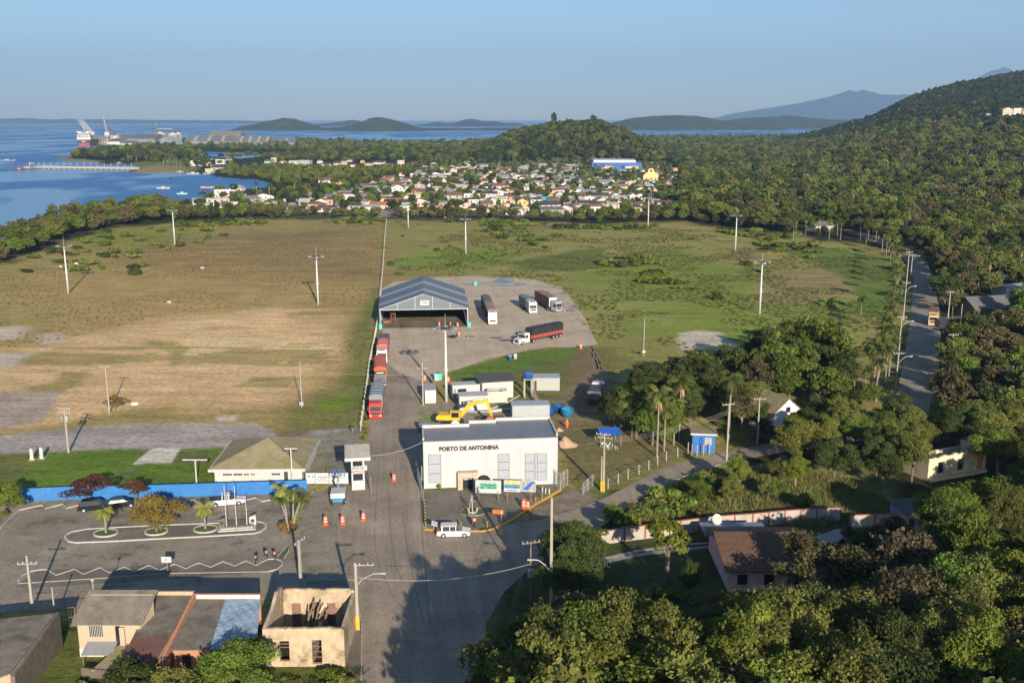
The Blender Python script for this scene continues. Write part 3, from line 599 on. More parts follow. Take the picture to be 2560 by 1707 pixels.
for ld in ('near', 'mid'):
    STOCK[('grey brown', ld)] = [bare_meshes(s, LM['grey brown'], palebark, nl=5200 if ld == 'near' else 2000, ls=.15 if ld == 'near' else .24) for s in (3, 8)]
STOCK[('grey brown', 'far')] = STOCK[('grey brown', 'mid')]
PALMS = [palm_meshes(s, LM['palm'], h=9.0, nf=17, fl=2.9) for s in (1, 2, 3)]
PALMS_FAR = []
for s in (1, 2):
    V, F, Tn, mb, cs, sdm = palm_geo(s, h=9., nf=12, fl=3.0, seg=4, leaflets=False, sc=1.6)
    me_ = bpy.data.meshes.new('palm_far'); n0 = len(V); VV = [tuple(v) for v in V]+[tuple(v) for v in mb.v]; me_.from_pydata(VV, [], F+[tuple(i+n0 for i in f) for f in mb.f])
    me_.materials.append(LM['palm']); me_.materials.append(palebark); me_.polygons.foreach_set('material_index', [0]*len(F)+[1]*len(mb.f))
    at = me_.attributes.new('tint', 'FLOAT', 'POINT'); at.data.foreach_set('value', np.array(Tn+[.5]*len(mb.v), np.float32)); me_.update(); PALMS_FAR.append(me_)
def put(data, name, parent):
    o = bpy.data.objects.new(name, data); C.objects.link(o); o.parent = parent; return o
def plant_tree(x, y, look, label, s=1., ld=None, k=None, group=None, name='leafy_tree', cat='tree', z=None, sw=1.):
    dist = math.hypot(x, y); ld = ld or ('near' if dist < 190 else 'mid' if dist < 520 else 'far')
    L = STOCK[(look, ld)]; k = rnd.randrange(len(L)) if k is None else k % len(L); cm, tm = L[k]
    t = thing(name, label, cat, (x, y, float(TZ(x, y)) if z is None else z), rnd.uniform(0, 6.28), group); t.scale = (s*sw, s*sw, s)
    put(cm, 'crown', t); put(tm, 'trunk', t); return t
def plant_palm(x, y, label, h=9., group=None, far=False, name='palm_tree', k=None, rz=None, z=None):
    t = thing(name, label, 'palm', (x, y, float(TZ(x, y)) if z is None else z), rnd.uniform(0, 6.28), group); s = h/9.; t.scale = (.55+.45*s, .55+.45*s, s)
    for nm, d in PALMS[rnd.randrange(3) if k is None else k]: put(d, nm, t)
    return t
# ---- stuff: scattered with geometry nodes (far woods, grass)
def scatter(name, label, pts, meshes, cat=None):
    """pts: rows x, y, z, rotation, scale, which mesh"""
    pts = np.asarray(pts, float); me = bpy.data.meshes.new(name); me.vertices.add(len(pts)); me.vertices.foreach_set('co', pts[:, :3].astype(np.float32).ravel())
    for nm, tp, colm in (('rot', 'FLOAT', 3), ('sc', 'FLOAT', 4)): me.attributes.new(nm, tp, 'POINT').data.foreach_set('value', pts[:, colm].astype(np.float32))
    me.attributes.new('which', 'INT', 'POINT').data.foreach_set('value', pts[:, 5].astype(np.int32)); me.update()
    o = bpy.data.objects.new(name, me); C.objects.link(o); o['kind'] = 'stuff'; o['label'] = label
    if cat: o['category'] = cat
    col_ = bpy.data.collections.new(name+'_stock')
    for i, d in enumerate(meshes): col_.objects.link(bpy.data.objects.new('%s_%03d' % (name, i), d))
    ng = bpy.data.node_groups.new(name, 'GeometryNodeTree'); ng.interface.new_socket('Geometry', in_out='INPUT', socket_type='NodeSocketGeometry'); ng.interface.new_socket('Geometry', in_out='OUTPUT', socket_type='NodeSocketGeometry')
    N = ng.nodes; L = ng.links; gi = N.new('NodeGroupInput'); go = N.new('NodeGroupOutput'); ip = N.new('GeometryNodeInstanceOnPoints'); ci = N.new('GeometryNodeCollectionInfo')
    ci.inputs['Collection'].default_value = col_; ci.inputs['Separate Children'].default_value = True; ci.inputs['Reset Children'].default_value = True
    def na(nm, dt):
        n = N.new('GeometryNodeInputNamedAttribute'); n.data_type = dt; n.inputs['Name'].default_value = nm; return [s for s in n.outputs if s.enabled and s.name == 'Attribute'][0]
    cx = N.new('ShaderNodeCombineXYZ'); L.new(na('rot', 'FLOAT'), cx.inputs[2]); ip.inputs['Pick Instance'].default_value = True
    L.new(gi.outputs[0], ip.inputs['Points']); L.new(ci.outputs[0], ip.inputs['Instance']); L.new(na('which', 'INT'), ip.inputs['Instance Index'])
    L.new(cx.outputs[0], ip.inputs['Rotation']); L.new(na('sc', 'FLOAT'), ip.inputs['Scale']); L.new(ip.outputs[0], go.inputs[0])
    md = o.modifiers.new('scatter', 'NODES'); md.node_group = ng; return o
# ---------------------------------------------------------------- where trees stand
BLOCK = []        # (x, y, r) places kept clear
def keepoff(x, y, r): BLOCK.append((x, y, r))
def fill(pl, spacing, seed=0, grow=0., world=False, jitter=.5):
    """points spread evenly over a region (spacing in metres, growing with distance)"""
    pl = pl if world else W(pl); R = np.random.RandomState(seed); xs = [p[0] for p in pl]; ys = [p[1] for p in pl]; y = min(ys); out = []
    while y < max(ys):
        sp = spacing*(1+grow*y); x = max(min(xs), -.62*y-40); xm = min(max(xs), .62*y+40)
        n = max(int((xm-x)/sp), 0); gx = x+sp*(np.arange(n)+.5)+R.uniform(-jitter, jitter, n)*sp; gy = y+R.uniform(-jitter, jitter, n)*sp
        out.append(np.stack([gx, gy], 1)); y += sp
    p = np.concatenate(out); return p[inpoly(p[:, 0], p[:, 1], pl)]
def clear_of(p):
    if not BLOCK or not len(p): return p
    B = np.array(BLOCK); k = np.ones(len(p), bool)
    for i in range(0, len(p), 4000):
        q = p[i:i+4000]; d = np.hypot(q[:, None, 0]-B[None, :, 0], q[:, None, 1]-B[None, :, 1]); k[i:i+4000] = ~(d < B[None, :, 2]).any(1)
    return p[k]
# ---------------------------------------------------------------- building helpers
def hgt(px, py, pytop, z=0):
    Y = P(px, py, z).y; v = (pytop-853.5)/FPX; return CAMH + Y*(-SP-v*CP)/(CP-v*SP)
def frame(ax, ay, bx, by, z=0):
    A = P(ax, ay, z); B = P(bx, by, z); d = B-A; return A, math.atan2(d.y, d.x), d.length
def wbox(mb, x0, x1, y, z0, z1, t=.06): return mb.box(x0, x1, y-t, y+.02, z0, z1)      # a panel proud of a wall facing -y
RD = math.radians(7)
roof_slate = mat('slate_sheet_roof', (.24, .255, .28), .5, .1, .5, metal=.2, dirt=.25, dcol=(.1, .1, .1), wave=('X', 1.6, .5, .35))
asbestos = mat('fibre_cement_roof', (.215, .19, .155), .9, .28, .7, dirt=.85, dcol=(.055, .05, .04), wave=('X', 1.7, .7, .45))
tarp_blue = mat('blue_grey_tarp', (.22, .30, .38), .6, .2, .9, bump=.9, bscale=1.2)
terracotta = mat('terracotta_tiles', (.17, .095, .06), .9, .25, .8, dirt=.7, dcol=(.09, .06, .045), wave=('X', 1.5, .8, .5))
redroof = mat('brown_red_roof', (.20, .095, .075), .9, .2, 1., dirt=.4, dcol=(.08, .05, .045), wave=('X', 1.7, .6, .4))
mossroof = mat('mossy_roof', (.27, .225, .13), .95, .22, .5, dirt=.85, dcol=(.14, .16, .03), bump=.5, bscale=2, stretch=(1, 1.3, 1))
def text_part(name, s, size, m, parent, loc, rx=math.pi/2, rz=0, bold=.012, ex=.02, wfit=None, al='CENTER'):
    cu = bpy.data.curves.new(name, 'FONT'); cu.body = s; cu.size = size; cu.extrude = ex; cu.offset = bold*size; cu.align_x = al; cu.resolution_u = 3
    t = bpy.data.objects.new(name+'_curve', cu); C.objects.link(t); bpy.context.view_layer.update()
    me = bpy.data.meshes.new_from_object(t.evaluated_get(bpy.context.evaluated_depsgraph_get())); bpy.data.objects.remove(t)
    if wfit:
        xs = [v.co.x for v in me.vertices]; k = wfit/(max(xs)-min(xs))
        for v in me.vertices: v.co.x *= k
    me.materials.clear(); me.materials.append(m); o = bpy.data.objects.new(name, me); C.objects.link(o)
    o.location = loc; o.rotation_euler = (rx, 0, rz)
    if parent: o.parent = parent; KIDS.setdefault(parent.name, []).append(o)
    return o
inkdark = mat('sign_ink', (.05, .04, .038), .6, .05); inkred = mat('sign_red', (.55, .05, .05), .6, .05); inkgreen = mat('sign_green', (.02, .30, .10), .6, .05); inkblue = mat('sign_blue', (.03, .08, .25), .6, .05)
signwhite = mat('sign_white', (.45, .46, .47), .5, .03, 1)
# ---------------------------------------------------------------- port office
A, rz, Wd = frame(1060, 1223, 1393.5, 1210)
H = hgt(1060, 1223, 1103); owall = mat('office_paint', (.44, .435, .445), .6, .05, .8, dirt=.3, dcol=(.27, .24, .20), stretch=(2.5, 2.5, .3))
off = thing('office_building', 'long white port office with tall shuttered windows and dark lettering across its front', 'building', A, rz)
mb = MB(); ds = [(0, .36, 6.0), (.36, .57, 7.6), (.57, 1, 8.6)]
for a, b, d in ds: mb.box(a*Wd, b*Wd, 0, d, -.5, H-.02)
mb.build('wall', owall, off)
mb = MB()
for i, (a, b, d) in enumerate(ds):
    mb.poly([(a*Wd, -.25, H+.05), (b*Wd, -.25, H+.05), (b*Wd, d-.3, H+.28), (a*Wd, d-.3, H+.28)]); mb.poly([(a*Wd, -.25, H-.02), (b*Wd, -.25, H-.02), (b*Wd, -.25, H+.05), (a*Wd, -.25, H+.05)])
mb.build('roof', roof_slate, off)
mb = MB()
for a, b, d in ds: mb.box(a*Wd+.02, b*Wd-.02, d-.28, d+.05, H-.3, H+.75)
mb.box(Wd-.22, Wd+.04, .3, 8.3, H-.2, H+.5); mb.box(-.05, .18, .3, 5.7, H-.2, H+.45)
mb.build('parapet', offwhite, off)
px2x = lambda px: (px-1060)/(1393.5-1060)*Wd
def zz(px, py): 
    X_ = px2x(px); q = A+Vector((math.cos(rz)*X_, math.sin(rz)*X_, 0)); v = (py-853.5)/FPX; return CAMH+q.y*(-SP-v*CP)/(CP-v*SP)
shut = mat('shutter_grey', (.30, .33, .37), .6, .06, .7); frm = mat('window_trim', (.12, .125, .13), .6, .05)
for (p0, p1, y0, y1) in ((1072, 1103, 1136, 1207), (1243, 1272.5, 1134, 1195), (1311, 1336, 1134, 1200), (1341.5, 1366, 1133, 1201)):
    x0, x1, z1, z0 = px2x(p0), px2x(p1), zz(p0, y0), zz(p0, y1)
    f = MB(); f.box(x0-.25, x1+.25, -.07, .05, z1+.02, z1+.3); f.box(x0-.3, x0-.1, -.05, .05, z0, z1); f.box(x1+.1, x1+.3, -.05, .05, z0, z1)
    wf = wbox(MB(), x0, x1, 0, z0, z1, .04).build('window', frm, off); 
    g = MB(); zm = [z0+(z1-z0)*t for t in (0, .33, .66, 1)]
    for i in range(3): g.box(x0+.07, x1-.07, -.055, 0, zm[i]+.05, zm[i+1]-.05)
    g.build('pane', shut, wf); f.build('frame', white, wf)
x0, x1 = px2x(1143), px2x(1193); beige = mat('beige_stone', (.42, .36, .26), .8, .12, 1, dirt=.3)
h2 = zz(1143, 1176)
m_ = MB(); m_.box(x0, x0+.75, -1.1, .02, -.1, h2); m_.box(x1-.75, x1, -1.1, .02, -.1, h2); m_.box(x0+.751, x1-.751, -1.1, .02, h2-.85, h2-.002); m_.build('entrance_portal', beige, off)
d = MB().box(x0+.752, x1-.752, -.45, .03, 0, h2-.86).build('door', dark, off); MB().box(x0+.9, x1-.9, -.5, -.44, h2-1.35, h2-1.15).build('door_sign', signwhite, d)
text_part('lettering', 'PORTO DE ANTONINA', .86, inkdark, off, (px2x(1172), -.05, zz(1172, 1124)), wfit=px2x(1246)-px2x(1098.5), bold=.055, ex=.04)
MB().box(.3, 8.2, -.9, -.02, -.1, .12).build('plinth_bed', mat('bed_grass', (.10, .12, .03), .9, .3), off)
MB().box(-.35, -.02, 1.2, 1.7, 1, 3.3).build('air_conditioner', greymetal, off); MB().box(-.45, -.02, 3, 3.8, 3.2, 4.2).build('air_conditioner', greymetal, off)
keepoff(A.x+Wd/2, A.y+4, 13)
t = thing('satellite_dish', 'white satellite dish on a bracket behind the roof of the port office', 'satellite dish', (P(1138, 1063, H+.3)), .2)
MB().lathe([(0.02, 0), (.45, .08), (.75, .28), (.74, .3), (.43, .12), (.02, .04)], n=18).build('dish', offwhite, t).rotation_euler = (1.1, 0, 0); MB().tube((0, .1, 0), (0, .25, -.9), .05).build('bracket', steel, t)
# topiary and little shrubs by the wall
def shrub(px, py, r, h, look, label, name='shrub', nl=900, ls=.12, cat='shrub', world=None, group=None):
    p = P(px, py) if world is None else Vector(world); t = thing(name, label, cat, p, rnd.uniform(0, 6), group)
    put(shrub_mesh(int(px*7+py), LM[look], r, nl, ls, h), 'foliage', t); s = MB().path([(0, 0, -.1), (.05, .03, h*.5)], .05, 5, .02).build('stem', bark, t); return t
def ball_tree(px, py, r, look, label, h=None):
    p = P(px, py); t = thing('round_bush', label, 'bush', p); R = np.random.RandomState(int(px)); d = R.normal(size=(2600, 3)); d /= np.linalg.norm(d, axis=1)[:, None]; c = d*r*(.93+.1*R.rand(2600))[:, None]; c[:, 2] = (c[:, 2]+r)*.98
    put(quads_mesh('foliage', c, d+R.normal(size=d.shape)*.4, .07+.05*R.rand(2600), R.rand(2600), LM[look]), 'foliage', t); MB().tube((0, 0, -.1), (0, 0, r), .1).build('stem', bark, t)
ball_tree(1209, 1217, 1.0, 'dark green', 'round clipped green bush beside the entrance of the port office')
shrub(1320, 1212, .8, 1.1, 'reddish brown', 'small reddish bush behind the picture boards')
shrub(1100, 1222, .5, .9, 'mid green', 'small spiky plant in the bed below the left shuttered window', nl=300)
# ---------------------------------------------------------------- gate tower and gate
A, rz, Wd = frame(880, 1226, 913, 1224); Ht = hgt(880, 1226, 1143)
t = thing('gate_tower', 'narrow white gate tower with a lean-to roof and red and white lettering', 'guard tower', A, rz)
MB().box(0, Wd, 0, 2.3, -.1, Ht).build('wall', owall, t)
for z0, z1, nm in ((Ht*.73, Ht*.97, 'window'), (Ht*.30, Ht*.50, 'window')):
    w_ = MB().box(.25, Wd-.3, -.05, .05, z0, z1).build(nm, dark, t); MB().box(.2, Wd-.25, -.07, -.0501, z0-.06, z0).build('sill', steel, w_)
MB().prism([(-.9, Ht-.1), (2.9, Ht+.9), (2.9, Ht+1.1), (-.9, Ht+.12)], 'x', -.9, Wd+.9).build('roof', concrete, t)
MB().box(-.92, Wd+.92, -1.0, -.9, Ht-.3, Ht+.2).build('fascia', white, t)
s = MB().box(.0, Wd, -.03, 0, Ht*.53, Ht*.71).build('sign_panel', signwhite, t)
r_ = MB().box(.02, Wd-.02, -.045, -.03, Ht*.535, Ht*.605).build('sign_band', inkred, s)
text_part('lettering', 'PÁTIO DE', .42, inkdark, s, (Wd/2, -.05, Ht*.64), wfit=Wd*.88, bold=.03, ex=.01)
text_part('lettering', 'TRIAGEM', .42, signwhite, s, (Wd/2, -.06, Ht*.545), wfit=Wd*.9, bold=.03, ex=.01)
MB().box(Wd, Wd+.4, .5, 1.1, Ht*.55, Ht*.7).build('air_conditioner', steel, t)
keepoff(A.x, A.y, 5)
def mesh_gate(name, label, pts, h, group=None, nrail=4, bars=9, m=steel, cat='gate'):
    A = P(*pts[0]); B = P(*pts[1]); d = B-A; L_ = d.length; t = thing(name, label, cat, A, math.atan2(d.y, d.x), group)
    f = MB()
    for z in (.12, h/2, h-.05): f.tube((0, 0, z), (L_, 0, z), .035, n=6)
    for x in (0, L_/2, L_): f.tube((x, 0, 0), (x, 0, h), .045, n=6)
    f.tube((0, 0, .12), (L_/2, 0, h), .025, n=5); f.build('frame', m, t); b = MB()
    k = max(int(L_/.3), 4)
    for i in range(1, k): b.tube((L_*i/k, 0, .1), (L_*i/k, 0, h-.05), .012, n=4)
    b.build('bars', m, t); return t
mesh_gate('metal_gate', 'open steel gate leaf standing beside the gate tower', [(915, 1190), (928, 1233)], 2.6)
mesh_gate('metal_gate', 'dark mesh gate leaf at the left corner of the port office', [(1040, 1185), (1054, 1230)], 2.2, m=greymetal)
mesh_gate('metal_gate', 'white tube gate at the right corner of the port office', [(1385, 1212), (1400, 1224)], 2.6)
mesh_gate('metal_gate', 'white gate leaf turned towards the road beside the yellow kerb', [(1400, 1224), (1419, 1212)], 2.6)
mesh_gate('metal_gate', 'lone white gate leaf on the grass by the twin pole', [(1457, 1236), (1482, 1215)], 1.9)
# ---------------------------------------------------------------- open hall of grey membrane
A, rz, Wd = frame(951, 821, 1169.5, 817); E = hgt(951, 821, 772); G = hgt(1061, 819, 733); D = 31.
t = thing('truck_hall', 'big open grey hall with a gabled membrane roof at the edge of the truck yard', 'shed', A, rz)
mem = mat('grey_membrane', (.13, .15, .175), .55, .08, .3, dirt=.1); memw = mat('pale_membrane', (.30, .315, .33), .55, .06, .4); bays = [(0, 4.6, 0), (4.6, 8.4, 1), (8.4, 17.5, 0), (17.5, 21.5, 1), (21.5, D, 0)]
rf = MB(); rss = []
for a, b, k in bays:
    M = MB() if k else rf
    if k: rss.append(M)
    for sx, ex in ((-.5, Wd/2), (Wd+.5, Wd/2)):
        z0 = E-.15; M.poly([(sx, a, z0), (ex, a, G), (ex, b, G), (sx, b, z0)]); M.poly([(sx, a, z0-.08), (ex, a, G-.08), (ex, b, G-.08), (sx, b, z0-.08)])
o = rf.build('roof', mem, t, fix=False); [rs.build('pale_strip', memw, o, fix=False) for rs in rss]
mb = MB(); mb.poly([(0, .02, E-.3), (Wd, .02, E-.3), (Wd, .02, E-.05), (Wd/2, .02, G-.1), (0, .02, E-.05)]); gb = mb.build('front_gable', mem, t, fix=False); mb = MB(); mb.poly([(0, D-.1, 0), (Wd, D-.1, 0), (Wd, D-.1, E-.1), (Wd/2, D-.1, G-.1), (0, D-.1, E-.1)])
mb.build('back_wall', mem, t, fix=False)
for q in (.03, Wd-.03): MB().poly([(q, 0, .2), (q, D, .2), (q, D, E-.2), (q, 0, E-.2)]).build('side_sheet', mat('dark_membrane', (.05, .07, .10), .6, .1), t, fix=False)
fr = MB()
for k in range(8):
    y = .1+k*(D-.3)/7
    for x in (0, Wd): 
        fr.box(x-.1, x+.1, y-.1, y+.1, 0, E); fr.tube((x, y+.3, 0), (x, y+.3, E), .05, n=5)
    fr.tube((0, y, E-.2), (Wd/2, y, G-.25), .1, n=5); fr.tube((Wd, y, E-.2), (Wd/2, y, G-.25), .1, n=5)
fr.box(0, Wd, -.05, .1, E-.45, E-.28)
for q in (.2, .4, .6, .8): x = q*Wd; fr.box(x-.06, x+.06, -.05, .03, E-.3, E-.1+(G-E)*(1-abs(q-.5)*2))
fr.build('frame', steel, t)
sgn = MB().box(Wd*.46, Wd*.56, -.14, -.06, E+.75, E+2.1).build('sign_panel', signwhite, t)
mb = MB(); mb.path([(Wd*.475, -.17, E+1.55), (Wd*.5, -.17, E+1.7), (Wd*.52, -.17, E+1.45), (Wd*.545, -.17, E+1.35)], .07, 5); mb.path([(Wd*.49, -.17, E+1.3), (Wd*.53, -.17, E+1.7), (Wd*.545, -.17, E+1.6)], .05, 5); mb.build('emblem', inkdark, sgn)
keepoff(A.x+Wd/2, A.y+15, 24)
struct('hall_floor', MB().poly([tuple((A+Vector((math.cos(rz)*x-math.sin(rz)*y, math.sin(rz)*x+math.cos(rz)*y, .085)))) for x, y in ((.3, -.3), (Wd-.3, -.3), (Wd-.3, D-.3), (.3, D-.3))]), paving_mat('oily_floor', (.12, .10, .075), (.27, .225, .165), .1, 0, .8, (.03, .028, .022)))
def wheel(mb_t, mb_r, x, y, r, wd=.28):
    mb_t.tube((x-wd/2, y, r), (x+wd/2, y, r), r, n=14); s = 1 if x > 0 else -1; mb_r.tube((x+s*(wd/2-.02), y, r), (x+s*(wd/2+.015), y, r), r*.55, n=10)
def add_wheel(t, x, y, r, wd=.28, rim=steel, name='wheel'):
    a, b = MB(), MB(); wheel(a, b, x, y, r, wd); o = a.build(name, black, t); b.build('rim', rim, o); return o
def loft(pts, m, name, parent, smooth=False):
    """side outline of (y, z, half width) closed across"""
    n = len(pts); vs = [(-h, y, z) for y, z, h in pts]+[(h, y, z) for y, z, h in pts]; mb = MB(); mb.add(vs, [tuple(range(n)), tuple(range(2*n-1, n-1, -1))]+[(i, (i+1) % n, (i+1) % n+n, i+n) for i in range(n)])
    return mb.build(name, m, parent, smooth)
cargo = mat('grain_brown', (.20, .12, .075), .9, .2, 1)
def truck(name, label, fx, fy, direc, cab, trailers, cabh=3.3, nose=False, group=None, fz=0, rear_dir=None, cabl=2.3, gap=.8, wheels=True, visor=None):
    """front of cab at picture point; direc: (dx, dy) pointing from front to rear"""
    p = P(fx, fy); rzz = math.atan2(-direc[0], direc[1]); t = thing(name, label, 'truck', p, rzz, group)
    y0 = 0
    if nose:
        loft([(0.05, .55, 1.05), (.0, 1.2, 1.0), (.15, 1.55, .95), (1.6, 1.75, 1.05), (1.65, .6, 1.1)], cab, 'bonnet', t); MB().box(-.6, .6, -.05, .03, .7, 1.45).build('grille', darkmetal, t); y0 = 1.55
    c = loft([(y0+.02, .55, 1.2), (y0, 1.5, 1.22), (y0+.22, 2.6, 1.18), (y0+.45, cabh-.25, 1.12), (y0+.9, cabh, 1.1), (y0+cabl, cabh-.02, 1.12), (y0+cabl, .6, 1.22)], cab, 'cab', t)
    w_ = MB(); w_.add([(-1.06, y0-.0, 1.65), (1.06, y0-.0, 1.65), (1.0, y0+.20, 2.5), (-1.0, y0+.20, 2.5), (-1.06, y0+.06, 1.62), (1.06, y0+.06, 1.62), (1.0, y0+.30, 2.5), (-1.0, y0+.30, 2.5)], [(0, 1, 2, 3), (0, 4, 5, 1), (0, 3, 7, 4), (1, 5, 6, 2), (2, 6, 7, 3), (4, 7, 6, 5)]); w_.build('windscreen', dark, t)
    for s in (-1, 1):
        MB().box(min(s*1.19, s*1.235), max(s*1.19, s*1.235), y0+.45, y0+1.25, 1.65, 2.4).build('side_window', dark, t)
        MB().box(min(s*1.3, s*1.5), max(s*1.3, s*1.5), y0-.1, y0+.02, 1.8, 2.45).build('mirror', darkmetal, t)
        MB().box(min(s*.7, s*1.1), max(s*.7, s*1.1), -.06, .05, .65, .92).build('headlight', signwhite, t)
    if not nose: MB().box(-.85, .85, -.04, .06, .98, 1.45).build('grille', darkmetal, t)
    MB().box(-1.2, 1.2, -.12, .1, .35, .62).build('bumper', cab, t); MB().box(-.75, .75, y0+.2, y0+.5, cabh-.05, cabh+.12).build('sun_visor', visor or darkmetal, t)
    add_wheel(t, -1.02, 1.1, .5); add_wheel(t, 1.02, 1.1, .5)
    y = y0+cabl+gap; mb = MB(); mb.box(-.45, .45, y0+1.8, y+2, .6, 1.0); mb.build('chassis', darkmetal, t)
    if trailers and len(trailers[0]) > 0:
        for x in (-1.0, 1.0): add_wheel(t, x, y0+cabl+1.35, .5, .5)
    for (L_, h, m_b, m_top, style) in trailers:
        zb = 1.15
        b = MB().box(-1.28, 1.28, y, y+L_, zb, {'box': h, 'cover': 2.1}.get(style, h-.35)).build('trailer_body', m_b, t)
        if style == 'box': MB().box(-1.3, 1.3, y-.02, y+L_+.02, h-.0, h+.05).build('trailer_roof', m_top, b)
        elif style in ('tarp', 'cover'):
            hb = h-.5 if style == 'tarp' else 2.0; pr = [(-1.3, hb), (-1.31, h-.3), (-.9, h-.03), (0, h+.1), (.9, h-.03), (1.31, h-.3), (1.3, hb)]
            n_ = 9; q = MB()
            for i in range(n_): 
                ya, yb = y+L_*i/n_, y+L_*(i+1)/n_; dz = .05 if i % 2 else 0
                q.prism([(a, z_+(dz if abs(a) < 1.2 else 0)) for a, z_ in pr], 'y', ya+.001*i, yb)
            q.build('tarpaulin', m_top, b)
            for s in (-1, 1):
                rb = MB(); rb.box(min(s*1.281, s*1.3), max(s*1.281, s*1.3), y+.2, y+L_-.2, zb+.05, zb+.2)
                for i in range(int(L_/1.1)): rb.box(min(s*1.28, s*1.32), max(s*1.28, s*1.32), y+.5+i*1.1, y+.58+i*1.1, zb, h-.5 if style == 'tarp' else 2.0)
                rb.build('side_ribs', darkmetal, b)
        elif style == 'open':
            MB().box(-1.15, 1.15, y+.1, y+L_-.1, h-.349, h-.2).build('load', m_top, b)
        MB().box(-1.0, 1.0, y+.3, y+L_-.1, zb-.3, zb).build('trailer_frame', darkmetal, b)
        nx = 3 if L_ > 7 else 2
        for k in range(nx):
            for x in (-1.02, 1.02): add_wheel(t, x, y+L_-1.0-k*1.25, .5, .42)
        MB().box(-1.2, 1.2, y+L_-.05, y+L_+.06, .6, .75).build('rear_bumper', redp, b)
        y += L_+.9
    return t
redcab = mat('red_cab', (.50, .03, .03), .35, .08, 1, dirt=.12); whitecab = mat('white_cab', (.56, .56, .56), .35, .05, 1, dirt=.15, dcol=(.3, .26, .2)); silver = mat('silver_cab', (.42, .46, .48), .3, .06, 1, metal=.4)
greytarp = mat('grey_tarp', (.21, .24, .27), .6, .12, .7, bump=.5, bscale=1.5); greentarp = mat('green_grey_tarp', (.115, .155, .135), .6, .15, .7, bump=.5, bscale=1.5); blacktarp = mat('black_tarp', (.028, .03, .032), .45, .2, .8, bump=.9, bscale=1.3)
redtarp = mat('faded_red_tarp', (.42, .11, .075), .7, .12, .8, bump=.4, bscale=1.5); pinktarp = mat('pale_red_tarp', (.46, .17, .14), .7, .14, .8, bump=.4, bscale=1.5); darktarp = mat('dark_grey_tarp', (.10, .10, .105), .6, .15, .8, bump=.5, bscale=1.4)
browntarp = mat('brown_tarp', (.26, .16, .125), .7, .14, .7, bump=.4, bscale=1.5); redside = mat('red_trailer_side', (.38, .07, .05), .6, .12, 1, dirt=.2); brownside = mat('brown_trailer_side', (.16, .085, .065), .7, .14, 1, dirt=.3); greyside = mat('grey_trailer_side', (.22, .23, .23), .6, .1, 1); orangeside = mat('orange_trailer_front', (.60, .13, .03), .6, .1, 1)
truck('grain_truck', 'truck with a red cab and grey tarpaulin trailer, first in the queue', 939, 1049, (-.9, 10), redcab, [(10.2, 4.0, greyside, greytarp, 'tarp')])
truck('grain_truck', 'truck with a dark cab and an orange red trailer, middle one of the fence queue', 951.5, 971, (-1.3, 10), mat('dark_cab', (.10, .085, .075), .35, .1, 1), [(11., 3.9, orangeside, redtarp, 'tarp')], visor=whitecab)
truck('grain_truck', 'truck with a white cab and two pale red trailers, last in the fence queue', 955, 910, (-.9, 10), whitecab, [(7.2, 3.9, redside, pinktarp, 'tarp'), (6.8, 3.6, redside, darktarp, 'open')])
truck('grain_truck', 'long road train with a white cab, a brown trailer and a dark second trailer', 1232, 813, (-1.0, 10), whitecab, [(12.2, 3.8, brownside, browntarp, 'tarp'), (12., 3.7, brownside, darktarp, 'tarp')], cabh=3.7)
truck('grain_truck', 'short truck with a white cab and a green grey tarpaulin body', 1333, 785, (-2.6, 10), whitecab, [(8.4, 3.9, greyside, greentarp, 'cover')], cabh=3.6)
tt = truck('grain_truck', 'truck with a silver cab turned away from its brown box trailer', 1398, 781, (-4.2, 5.0), silver, [], cabh=3.5)
p6 = tt.location.copy()
# its trailer, bent at the coupling
tr = MB(); q = Vector((-4.5, 14.5)).normalized(); ang = math.atan2(-q.x, q.y)-tt.rotation_euler[2]; k_, s_ = math.cos(ang), math.sin(ang)
def rotp(mb):
    mb.v = [(x*k_-(y)*s_+.1, x*s_+y*k_+2.7, z) for x, y, z in mb.v]; return mb
b_ = rotp(MB().box(-1.28, 1.28, .3, 13.6, 1.2, 4.0)).build('trailer_body', brownside, tt); rotp(MB().box(-1.3, 1.3, .28, 13.62, 4.0, 4.06)).build('trailer_roof', browntarp, b_); rotp(MB().box(-1.2, 1.2, .24, .3, 1.25, 3.95)).build('front_wall', whitecab, b_); rotp(MB().box(-1, 1, .6, 13.5, .9, 1.2)).build('trailer_frame', darkmetal, b_)
for k in range(3):
    for x in (-1.02, 1.02):
        o = add_wheel(tt, x, 12.6-k*1.25, .5, .42)
        for ob in (o, KIDS[o.name][0]):
            for v in ob.data.vertices: xx_, yy_ = v.co.x, v.co.y; v.co.x = xx_*k_-yy_*s_+.1; v.co.y = xx_*s_+yy_*k_+2.7
for x in (-1., 1.): add_wheel(tt, x, 3.6, .5, .5)
truck('grain_truck', 'bonneted white truck with a black tarpaulin load over red trailer sides', 1291.5, 863, (10.4, 9.8), whitecab, [(11.2, 3.9, redside, blacktarp, 'cover')], nose=True, cabh=2.9, cabl=1.9)
truck('dump_truck', 'white dump truck with an empty dark tipper parked in the tree shade', 1496, 985, (-2.0, -10), whitecab, [(5.2, 3.1, mat('tipper', (.14, .13, .12), .6, .2, 1), darkmetal, 'open')], cabh=3.0)
truck('tipper_truck', 'orange and cream truck with an open brown load driving on the shaded avenue', 2332, 816, (4.2, 10), mat('cream_cab', (.62, .40, .22), .45, .1, 1), [(8.6, 3.7, mat('orange_body', (.52, .25, .10), .6, .12, 1), cargo, 'open')], cabh=3.2)
truck('box_truck', 'pale box truck farther along the avenue under the trees', 2329, 725, (3.5, 10), whitecab, [(6.5, 3.5, greyside, greyside, 'box')], cabh=2.9)
